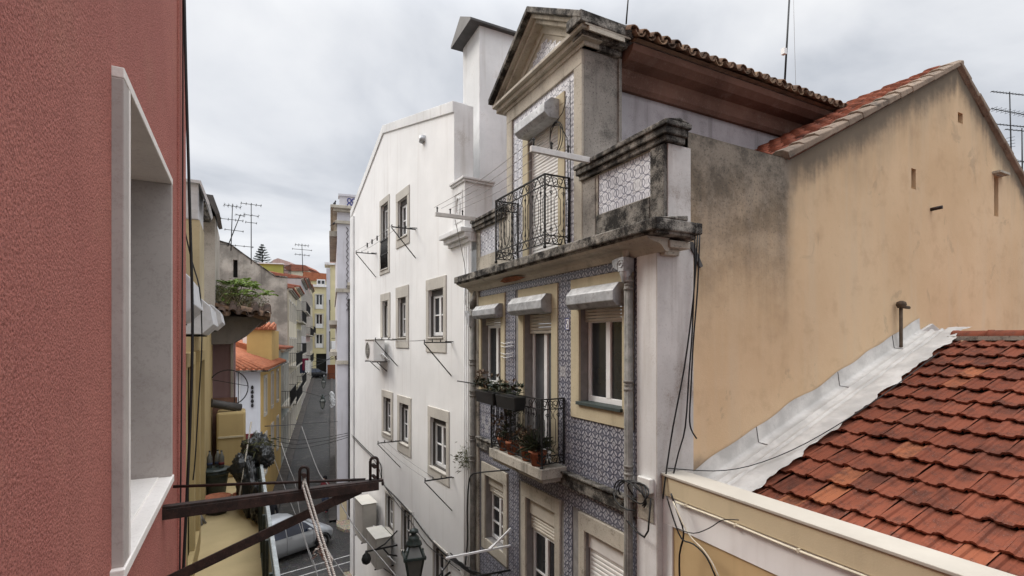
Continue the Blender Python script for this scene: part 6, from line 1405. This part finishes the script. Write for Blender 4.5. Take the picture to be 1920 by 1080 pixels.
# ------------------------------------------------------------------ people
def person(pos, face, label, top_, leg_, lean=0.0):
    t = thing('person', label, 'person', pos); P0 = Vector(pos); c, s = math.cos(face), math.sin(face)
    def T(x, y, z): return P0 + Vector((x * c - y * s, x * s + y * c, z))
    J = [((0, 0, .95), .13), ((.0, 0, 1.2), .14), ((lean * .4, 0, 1.42), .13), ((lean * .5, 0, 1.52), .06), ((lean * .6 + .02, 0, 1.62), .10), ((lean * .6 + .02, 0, 1.70), .09),
         ((lean * .4, .19, 1.40), .07), ((lean * .4 + .02, .25, 1.14), .05), ((lean * .4 + .14, .22, .94), .04), ((lean * .4, -.19, 1.40), .07), ((lean * .4 + .02, -.25, 1.14), .05), ((lean * .4 + .16, -.20, .96), .04),
         ((0, .10, .86), .10), ((.05, .11, .48), .065), ((0, .11, .07), .045), ((.14, .12, .035), .04), ((0, -.10, .86), .10), ((-.03, -.11, .48), .065), ((-.1, -.11, .07), .045), ((.04, -.12, .035), .04)]
    E_ = [(0, 1), (1, 2), (2, 3), (3, 4), (4, 5), (2, 6), (6, 7), (7, 8), (2, 9), (9, 10), (10, 11), (0, 12), (12, 13), (13, 14), (14, 15), (0, 16), (16, 17), (17, 18), (18, 19)]
    off = OFF[t.name]; me = bpy.data.meshes.new('body'); me.from_pydata([tuple(T(*j[0]) - off) for j in J], E_, []); o_ = bpy.data.objects.new('body', me); COL.objects.link(o_); o_.parent = t; OFF[o_.name] = off
    sk = o_.modifiers.new('skin', 'SKIN')
    for i, j in enumerate(J): me.skin_vertices[0].data[i].radius = (j[1], j[1]); me.skin_vertices[0].data[i].use_root = (i == 0)
    ss = o_.modifiers.new('sub', 'SUBSURF'); ss.levels = ss.render_levels = 2; me.materials.append(top_)
    m = MB(); hc_ = T(lean * .6 + .03, 0, 1.665); vs = []; n = 12
    for i in range(7):
        for j in range(n): th2 = math.pi * i / 6; p2 = 6.2832 * j / n; vs.append(hc_ + Vector((.085 * math.sin(th2) * math.cos(p2), .085 * math.sin(th2) * math.sin(p2), .115 * math.cos(th2))))
    m.add(vs, [(i * n + j, i * n + (j + 1) % n, (i + 1) * n + (j + 1) % n, (i + 1) * n + j) for i in range(6) for j in range(n)], True); h_ = m.build('head', M['skin'], t)
    m = MB(); m.lathe(T(lean * .6 + .01, 0, 1.68), [(.096, -.05), (.104, .02), (.085, .08), (.03, .112)], 12); m.build('hair', M['clothblack'], h_)
    m = MB()
    for sg, x in ((1, .02), (-1, -.04)): m.tube([T(0, sg * .10, .93), T(x + .02, sg * .11, .5), T(x - .01, sg * .11, .10)], [.115, .085, .07], 10)
    m.build('trousers', leg_, t); return t
p = pt(513, 985, 24.2); person((1.05, 24.1, -8.45), -1.2, 'person dressed in black standing behind the silver car', M['clothblack'], M['clothblack'])
person((3.55, 26.4, -8.35), -2.4, 'person in a dark red top near the corner house, partly behind the strut', M['clothred'], M['denim'])

# ------------------------------------------------------------------ street lanterns
def lantern(c, sc_, label, arm_to=None, group=None, detail=True):
    """old glazed street lantern: c = bottom centre"""
    t = thing('street_lantern', label, 'street lantern', c, group); c = Vector(c)
    k = [(math.cos(a + .6), math.sin(a + .6)) for a in (0, 1.5708, 3.1416, 4.7124)]; rb, rt, h = .16 * sc_, .30 * sc_, .62 * sc_
    lo = [c + Vector((x * rb, y * rb, 0)) for x, y in k]; hi = [c + Vector((x * rt, y * rt, h)) for x, y in k]
    r2 = [c + Vector((x * rt * .55, y * rt * .55, h + .27 * sc_)) for x, y in k]
    m = MB()
    for i in range(4):
        j = (i + 1) % 4; m.bar(lo[i], hi[i], .035 * sc_); m.bar(lo[i], lo[j], .035 * sc_); m.bar(hi[i] + (hi[i] - hi[(i+2)%4]).normalized() * .03 * sc_, hi[j] + (hi[j] - hi[(j+2)%4]).normalized() * .03 * sc_, .05 * sc_); m.bar(hi[i], r2[i], .035 * sc_); m.bar(r2[i], r2[j], .035 * sc_)
        m.lathe(hi[i] + (hi[i] - hi[(i+2)%4]).normalized() * .05 * sc_, [(.0, -.05 * sc_), (.02 * sc_, -.02 * sc_), (.025 * sc_, .03 * sc_), (.0, .08 * sc_)], 6)
    f = m.build('frame', M['darkgreen'], t)
    for i in range(4):
        j = (i + 1) % 4
        m = MB(); m.face([lo[i], lo[j], hi[j], hi[i]]); m.build('pane', M['lampglass'], f); m = MB(); m.face([hi[i], hi[j], r2[j], r2[i]]); m.build('pane', M['lampglass'], f)
    m = MB(); m.lathe(c + Vector((0, 0, h + .27 * sc_)), [(.20 * sc_, 0), (.19 * sc_, .05 * sc_), (.13 * sc_, .12 * sc_), (.14 * sc_, .15 * sc_), (.11 * sc_, .20 * sc_), (.06 * sc_, .24 * sc_), (.055 * sc_, .28 * sc_), (.12 * sc_, .30 * sc_), (.09 * sc_, .36 * sc_), (.0, .40 * sc_)], 14); m.build('cap', M['darkgreen'], t)
    m = MB(); m.lathe(c, [(.0, -.14 * sc_), (.04 * sc_, -.1 * sc_), (.05 * sc_, -.05 * sc_), (.14 * sc_, .0)], 10); m.build('base', M['darkgreen'], t)
    m = MB(); m.lathe(c + Vector((0, 0, h * .30)), [(.03 * sc_, 0), (.07 * sc_, .12 * sc_), (.06 * sc_, .2 * sc_), (.0, .26 * sc_)], 10); m.build('bulb', M['lens'], t)
    if arm_to is not None:
        m = MB(); a = Vector(arm_to); m.tube([a, a.lerp(c, .5) + Vector((0, 0, -.22 * sc_)), c + Vector((0, 0, -.13 * sc_))], .025, 6); m.tube([a + Vector((0, 0, .25)), a.lerp(c, .35) + Vector((0, 0, -.05)), a.lerp(c, .6) + Vector((0, 0, -.2))], .018, 5)
        m.build('arm', M['iron'], t)
    return t
lc = pt(776, 1090, 10.6); wl_ = F_W.P((lc - F_W.o).dot(F_W.u), lc.z + .0, 0)
lantern(lc, .86, 'green glazed street lantern close up before the white wall', wl_)
cable('wire', 'thin wire dropping from the drying rack to the lantern cap', [pt(776, 960, 10.6), pt(775, 1010, 10.6)], .006, M['cablegrey'], 0, None, 'wire')
bk = thing('wall_bracket', 'old black iron wall bracket with ball end beside the lower air conditioner', 'wall bracket', F_W.P(*F_W.at(745, 1022), 0))
s_, z_ = F_W.at(745, 1022); m = MB(); m.bar(F_W.P(s_, z_, 0), F_W.P(s_, z_, .85), .04); m.tube([F_W.P(s_, z_ + .4, 0), F_W.P(s_, z_ + .1, .35), F_W.P(s_, z_, .6)], .022, 6); m.tube([F_W.P(s_ , z_ - .3, 0), F_W.P(s_, z_ - .2, .25), F_W.P(s_, z_, .4)], .022, 6); m.build('arm', M['iron'], bk)
m = MB(); m.lathe(F_W.P(s_, z_ - .2, .85), [(.0, -.16), (.10, -.1), (.13, .0), (.10, .1), (.04, .16), (.03, .22)], 12); m.build('ball', M['iron'], bk)
for (x, y, t_, lb) in ((605, 765, 52, 'old street lantern hanging over the middle of the dark street'), (607, 727, 66, 'farther street lantern hanging below two cross wires'),):
    c = pt(x, y, t_); lantern(c, 1.1, lb)
    cable('wire', 'span wire carrying the lantern ' + ('nearer' if t_ < 60 else 'farther') + ' to us across the street', [c + Vector((-2.3, .4, 1.9)), c + Vector((0, 0, 1.12)), c + Vector((2.0, -.3, 1.9))], .02, M['cable'], 0, None, 'wire')
# white lacy signs / festoon on the right wall of the street
fs_ = thing('wall_festoon', 'white wire lettering festoon fixed to the street wall of the corner house', 'festoon', pt(626, 745, 45)); m = MB()
for i in range(16):
    c = pt(624 + rnd.uniform(-3, 3), 738 + 1.5 * i, 45) + Vector((0, .3 * i - 2, 0)) * .0; m.tube([c + Vector((.16 * math.cos(a), .05, .16 * math.sin(a))) for a in [k * .785 for k in range(8)]], .03, 4, closed=True)
m.build('loops', M['pvc'], fs_)

# ------------------------------------------------------------------ aerials, pine, wires
def aerial(base, h, label, bars, lean=(0, 0), group=None, r_=.03, name='aerial'):
    t = thing(name, label, 'aerial', base, group); b = Vector(base); tp = b + Vector((lean[0], lean[1], h)); m = MB(); m.tube([b, tp], [r_, r_ * .8], 6); m.build('mast', M['cable'], t)
    for (k, L, ang, n, el) in bars:
        c = b.lerp(tp, k); d = Vector((math.cos(ang), math.sin(ang), 0)); u = Vector((-d.y, d.x, 0)); m = MB(); m.tube([c - d * L * .5, c + d * L * .5], r_ * .6, 5)
        for i in range(n): q = c + d * L * (i / max(n - 1, 1) - .5) * .95; m.tube([q - u * el * .5 + Z_ * .0, q + u * el * .5], r_ * .35, 4); m.tube([q - Z_ * el * .18, q + Z_ * el * .18], r_ * .35, 4)
        m.build('boom', M['cable'], t)
    return t
def aer_px(xb, yb, yt, t_, label, bars, xt=None, group=None, r_=.03):
    a = pt(xb, yb, t_); b = pt(xt if xt else xb, yt, t_); return aerial(a, b.z - a.z, label, bars, (b.x - a.x, b.y - a.y), group, r_)
aer_px(433, 470, 382, 30, 'tall thin aerial with crossed arms standing on the grey gable', [(.95, .9, .2, 5, .7), (.66, 1.2, .1, 4, .5), (.12, 2.4, .15, 6, .35)], 436)
aer_px(427, 462, 402, 30, 'leaning aerial pole tilted across its taller neighbour', [(.97, .5, .4, 3, .4), (.5, 1.0, .2, 3, .4)], 451)
aer_px(471, 495, 381, 30, 'straight aerial with three short arms behind the grey gable', [(.98, 1.1, .1, 5, .5), (.80, .8, .2, 3, .6), (.68, .6, .1, 3, .4)])
aer_px(568, 512, 457, 88, 'distant aerial above the orange roof at the street end', [(.95, 2.2, .1, 5, 1.6), (.62, 2.4, .2, 4, 1.2), (.80, 3.2, .05, 3, .8)], 566, None, .07)
aer_px(1470, 178, -20, 10.5, 'slim mast with a small white box above the tiled eaves', [], 1481, None, .022)
c = pt(1471, 97, 10.45); m = MB(); m.box(c.x - .06, c.x + .02, c.y - .04, c.y + .04, c.z - .06, c.z + .06); tag(m.build('antenna_box', M['pvc'], loc=c), 'small white box clamped on the slim roof mast', 'antenna box')
cable('wire', 'fine guy wire beside the slim roof mast', [pt(1488, 0, 10.6), pt(1490, 90, 10.6), pt(1493, 190, 10.6)], .004, M['cablegrey'], 2, None, 'wire')
aer_px(1174, 45, -30, 8.2, 'short black rod rising behind the dormer pediment', [], 1180, None, .014)
aer_px(1897, 330, 172, 17, 'tall aerial with long toothed arms beyond the ochre gable', [(.98, 1.5, -.3, 12, .12), (.60, 1.6, -.3, 12, .12), (.76, 1.8, -.2, 9, .3), (.40, 1.2, .3, 4, .2)], 1893, None, .022)
aer_px(1917, 345, 240, 17.5, 'shorter aerial with one arm at the foot of the gable verge', [(.95, 1.4, -.3, 8, .12), (.4, .8, -.2, 5, .2)], 1916, None, .022)
pn = thing('pine_tree', 'Norfolk pine with flat tiers standing alone above far roofs', 'tree', pt(492, 540, 90)); b = pt(492, 510, 90); tp = pt(492, 459, 90)
m = MB(); m.tube([(b.x, b.y, -6), tuple(b), tuple(tp)], [.3, .16, .03], 6); m.build('trunk', M['bark'], pn); m = MB()
for i in range(10):
    k = i / 9; c = b.lerp(tp, .12 + .86 * k); L = 1.75 * (1 - k) ** .8 + .18
    for j in range(7):
        a = 6.283 * j / 7 + i * .5; d = Vector((math.cos(a), math.sin(a), .25)); e2 = c + d * L; m.tube([c, c + d * L * .6 + Z_ * -.03 * L, e2], .035, 4)
        for q in range(16):
            s = .2 + .8 * q / 15; p = c + d * L * s
            for sg in (-1, 1): leaf(m, p, Vector((-d.y, d.x, .5)) * sg + d * .6, .34 * (1.1 - s * .5), .09, droop=.0)
m.build('crown', M['pine'], pn)
def street_wire(label, q, r_=.012, mat=None, grp=None): return cable('wire', label, [pt(x, y, t_) for x, y, t_ in q], r_, mat or M['cablegrey'], 4, grp, 'wire')
street_wire('pale wire running down past the street to the lower house fronts', [(566, 800, 16), (580, 840, 14), (600, 890, 12.5), (625, 920, 11.5), (660, 980, 10.5), (700, 1030, 9.8), (760, 1100, 9)])
street_wire('pale wavy wire looping down in front of the silver car', [(527, 830, 20), (540, 870, 17), (553, 905, 15), (560, 950, 13), (572, 1010, 11), (590, 1060, 9.5), (600, 1100, 9)], .009)
street_wire('thin wire falling from the terrace end across the street view', [(510, 850, 15), (525, 890, 13), (540, 930, 12), (562, 985, 11), (580, 1040, 10), (600, 1090, 9)], .007)
street_wire('wire crossing beside the rope towards the lower street', [(600, 1000, 11), (620, 1040, 10), (655, 1090, 9)], .008)
street_wire('dark service wire slung over the street from the terrace to the white pilaster', [(497, 799, 12), (540, 797, 16), (590, 793, 20), (633, 790, 24)], .012, M['cable'])
for k, (y0, y1) in enumerate(((820, 812), (828, 816), (836, 820))): street_wire(('uppermost', 'middle', 'lowest')[k] + ' of three dark service wires crossing the street below the yellow house', [(520, y0, 21), (560, y0 + 5, 22), (610, (y0 + y1) / 2 + 4, 23), (652, y1, 22)], .013, M['cable'], 'service wires over the street')
for k, (y0, y1, t0) in enumerate(((666, 672, 60), (676, 668, 64), (690, 660, 58))): street_wire(('level dark wire', 'dark wire sagging lowest', 'slanting dark wire')[k] + ' strung across the far street end before the yellow building', [(575, y0, t0), (605, (y0 + y1) / 2 + 5, t0 + 2), (634, y1, t0 + 3)], .03, M['cable'], 'wires at the far street end')
# laundry on the row
for i, (x, y, mt, lb) in enumerate(((567, 672, 'laundryred', 'wine red cloth drying on a balcony of the row'), (572, 676, 'clothwhite', 'white cloth drying on a balcony of the row'), (562, 678, 'clothblue', 'dark blue cloth drying on a balcony of the row'))):
    c = pt(x, y, 46); m = MB(); n = 6
    m.prism([c + Vector((.10 * k, .02 * (-1) ** k, 0)) for k in range(n)] + [c + Vector((.10 * k, .03 * (-1) ** k, -1.0 - .1 * (k % 2))) for k in range(n - 1, -1, -1)], (.01, .03, 0)); tag(m.build('laundry', M[mt], loc=c), lb, 'laundry')

# ------------------------------------------------------------------ on and around the tiled house
def beam(y, z, x0, label):
    t = thing('clothesline_beam', label, 'clothesline beam', (3.95, y, z)); m = MB(); m.bar((4.0, y, z + .0), (x0, y, z), .05, .075); m.build('beam', M['pvcold'], t, bev=.006)
    for x in (x0 + .04, x0 + .30, x0 + .55): m = MB(); m.tube([(x, y, z + .03), (x, y, z + .14)], .012, 6); m.lathe((x, y, z + .12), [(.0, -.02), (.025, 0), (.0, .02)], 8); m.build('hook', M['iron'], t)
beam(5.45, 2.36, 3.12, 'white painted clothesline beam sticking out beside the dormer'); beam(9.15, 2.38, 3.18, 'grey wooden clothesline beam sticking out at the white house edge')
for k, x in enumerate((3.16, 3.30, 3.45, 3.62)):
    cable('clothes_line', ('outermost thin clothes line before the upper balcony, at the beam tips', 'second thin clothes line in from the beam tips before the upper balcony', 'third thin clothes line in from the beam tips before the upper balcony', 'innermost thin clothes line, closest to the upper iron balcony')[k], [(x, 9.15, 2.50), (x + .02, 7.3, 2.44 - .01 * k), (x, 5.45, 2.48)], .004, M['cablegrey'], 4, 'clothes lines before the upper balcony', 'clothes line')
cable('cable', 'white cord hanging from the far beam down to the gutter corner', [(3.6, 9.2, 2.33), (3.72, 9.25, 1.9), (3.85, 9.3, 1.4), (3.85, 9.3, .9), (3.8, 9.1, .66), (3.85, 8.6, .5), (3.86, 8.0, .42)], .007, M['cablegrey'])
c = F_D.P(6.33, 2.95, .10); q = [F_D.P(6.12, 3.5, .03), F_D.P(6.20, 3.3, .04)] + [F_D.P(6.32 + .16 * math.cos(a), 2.98 + .22 * math.sin(a), .08 + .02 * math.sin(a * .5)) for a in [1.0 + i * .55 for i in range(24)]] + [F_D.P(6.1, 2.9, .03), F_D.P(6.08, 1.4, .03)]
cable('cable', 'coil of black cable hung beside the dormer door', q, .007, M['cable'], 2)
cable('cable', 'thin black cable running straight down the dormer tiles', [F_D.P(6.04, 3.7, .02), F_D.P(6.03, 2.5, .02), F_D.P(6.05, 1.35, .02)], .006, M['cable'], 2)
# drop cables at the corner
cor_ = [((1308, 440), (1300, 560), (1283, 690), (1262, 800), (1247, 900), (1243, 935)), ((1303, 440), (1302, 520), (1298, 620), (1292, 700), (1285, 800), (1272, 850), (1258, 910)), ((1312, 440), (1308, 540), (1300, 640), (1296, 720), (1293, 780), (1296, 805), (1306, 822))]
for k, qq in enumerate(cor_):
    cable('cable', ('black cable slanting down the shaded white corner to the junction box', 'black cable hanging close along the ochre wall edge', 'loose black cable ending in a short curl by the flashing')[k], [onY(x, y, 4.10 - .02 * k) for x, y in qq], .009, M['cable'])
jb = thing('cable_junction', 'tangle of black cable loops and insulator box at the corner pilaster', 'cable junction', F_T.P(4.35, -1.6, .05))
m = MB(); m.fbox(F_T, 4.22, 4.42, -1.66, -1.50, .035, .10); m.build('insulator_box', M['pvcold'], jb, bev=.01)
m = MB(); m.fbox(F_T, 4.22, 4.46, -1.98, -1.72, .036, .05); m.build('bare_patch', M['stone'], jb)
for k in range(5):
    m = MB(); r_ = random.Random(k + 20); c = F_T.P(4.36 + .04 * k, -1.66 - .02 * k, .14); a0 = r_.uniform(0, 6)
    m.tube([c + Vector((-.03 * math.sin(a * 2 + k), (.16 + .03 * k) * math.cos(a), (.10 + .015 * k) * math.sin(a))) for a in [a0 + i * .42 for i in range(12)]], .009, 6); m.build('cable_loop', M['cable'], jb)
m = MB(); m.tube([F_T.P(4.62, -2.02, .12), F_T.P(4.40, -2.12, .12), F_T.P(4.28, -2.14, .12), F_T.P(4.22, -2.05, .12), F_T.P(4.20, -1.7, .1)], .011, 6); m.build('cable_run', M['cable'], jb)
low_c = [((1258, 925), (1270, 960), (1282, 1000), (1274, 1040), (1275, 1100)), ((1250, 930), (1262, 970), (1278, 1010), (1300, 1020), (1325, 1045), (1345, 1090)), ((1262, 940), (1290, 1000), (1318, 1030), (1338, 1060), (1355, 1100)), ((1268, 990), (1300, 1000), (1330, 990), (1355, 975), (1385, 975))]
for k, qq in enumerate(low_c):
    r0 = [onX(x, y, 3.90 - .02 * k) for x, y in qq]; cable('cable', ('black cable falling straight below the junction box', 'grey cable curving from the junction box over the ochre front', 'pale cable swinging out over the low ochre front', 'thin wire looping up to the cream conduit')[k], r0, (.010, .008, .007, .005)[k], M['cablebeige'] if k == 2 else M['cable'])
# flower boxes and pots on the middle balcony
def flowerbox(y0, y1, label, seed):
    t = thing('flower_box', label, 'flower box', (3.52, (y0 + y1) / 2, -.95)); X_ = 3.52; m = MB()
    m.add([(X_ - .09, y0 + .02, -1.0), (X_ + .07, y0 + .02, -1.0), (X_ + .07, y1 - .02, -1.0), (X_ - .09, y1 - .02, -1.0), (X_ - .11, y0, -.80), (X_ + .09, y0, -.80), (X_ + .09, y1, -.80), (X_ - .11, y1, -.80)], [(0,3,2,1), (4,5,6,7), (0,1,5,4), (1,2,6,5), (2,3,7,6), (3,0,4,7)]); m.build('box', M['blackplastic'], t, bev=.015)
    m = MB(); rosettes(m, (X_ - .02, (y0 + y1) / 2, -.78), (.11, (y1 - y0) / 2 * .95, .14), 22, .11, .035); m.build('foliage', M['leafdark'], t)
    m = MB(); rosettes(m, (X_ - .02, (y0 + y1) / 2 + .1, -.76), (.12, (y1 - y0) / 2 * .8, .16 if seed else .26), 20 if not seed else 8, .10, .032); m.build('reddish_foliage', M['leafbrown'], t)
flowerbox(6.42, 7.06, 'black flower box of dark succulents on the rail nearer the door', 1); flowerbox(7.14, 7.84, 'black flower box of reddish succulents overhanging the rail end', 0)
m = MB(); m.tube([(3.62, 7.2, -.74), (3.5, 7.85, -.72), (3.35, 8.45, -.70)], .012, 6); tag(m.build('rail_rod', M['iron'], loc=(3.5, 7.8, -.73)), 'black iron rod reaching out past the balcony flower boxes', 'rod')
def potplant(x, y, label, mat, n, sp, L, w, potmat=None, r_=.11):
    c = (x, y, -1.745); t = thing('potted_plant', label, 'potted plant', c, 'pot plants on the middle balcony floor'); m = MB(); m.lathe(c, [(r_ * .7, 0), (r_ * .95, .16), (r_ * 1.05, .165), (r_ * 1.05, .2), (r_ * .9, .2)], 14); m.build('pot', potmat or M['terracotta'], t)
    m = MB(); rosettes(m, (x, y, -1.56), sp, n, L, w); m.build('foliage', mat, t)
potplant(3.72, 7.35, 'bushy reddish pot plant at the far end of the balcony floor', M['leafbrown'], 30, (.14, .2, .45), .11, .03)
potplant(3.70, 7.02, 'dark leggy pot plant behind the middle balusters', M['leafdark'], 26, (.12, .16, .5), .12, .025)
potplant(3.70, 6.55, 'brown and cream rosette plant near the front of the balcony floor', M['leafbrown'], 34, (.13, .2, .26), .09, .035)
potplant(3.68, 6.22, 'spiky green plant in a terracotta pot at the balcony corner', M['leafdark'], 12, (.08, .1, .15), .30, .035, None, .13)
# lower arms
t = thing('clothesline_beam', 'white forked clothesline arm reaching out from the lower window', 'clothesline beam', (3.98, 7.68, -3.46))
m = MB(); m.bar((4.0, 7.68, -3.455), (2.86, 7.72, -3.46), .03); m.build('beam', M['pvc'], t); m = MB(); m.bar((3.62, 7.68, -3.45), (3.98, 7.62, -3.14), .028); m.bar((3.6, 7.69, -3.44), (3.98, 7.9, -3.38), .024); m.build('fork', M['pvc'], t)
m = MB(); a = Vector((4.0, 7.68, -3.87)); m.tube([a, (3.4, 7.72, -3.86), (2.95, 7.8, -3.86)], .018, 6); m.tube([Vector((3.8, 7.68, -3.9)) + Vector((.05 * math.cos(i * .6), 0, .05 * math.sin(i * .6) - .03)) for i in range(9)], .010, 5)
tag(m.build('iron_bracket', M['iron'], loc=(3.98, 7.68, -3.87)), 'black iron arm with curled end below the white forked arm', 'iron arm')
lr = thing('cable_bundle', 'bundle of black cables gathered at the foot of the left drainpipe', 'cables', (3.8, 9.2, -4.2))
for k in range(6):
    r_ = random.Random(k); m = MB(); m.tube([onX(x + r_.uniform(-6, 6), y + r_.uniform(-6, 6), 3.7) for x, y in ((848, 1042), (862, 1058), (880, 1070), (895, 1076), (915, 1082), (930, 1090))], .014, 5); m.build('cable_strand', M['cable'], lr)
m = MB()
for i in range(110):
    b = onX(868 + rnd.gauss(0, 8), 858 + rnd.gauss(0, 12), 3.92); leaf(m, b, rdir(-.4, .8), rnd.uniform(.05, .12), .02)
for i in range(12): b = onX(878, 868, 3.93); m.tube([b, b + Vector((-.05, rnd.uniform(-.1, .35), rnd.uniform(-.1, .35)))], .004, 4)
tag(m.build('wall_weed', M['leafgrey'], loc=onX(876, 865, 3.95)), 'wispy weed growing out of the joint beside the drainpipe', 'weed')
cb = thing('cable_spacers', 'three thin white cords stretched across the tiles by the far window', 'cords', F_T.P(7.75, -.4, .02)); 
for z in (-.02, -.08, -.2, -.26): m = MB(); m.tube([F_T.P(7.98, z, .03), F_T.P(7.78, z - .02, .06), F_T.P(7.52, z + .01, .03)], .006, 5); m.build('cord', M['pvc'], cb)
finish_tiles(300)
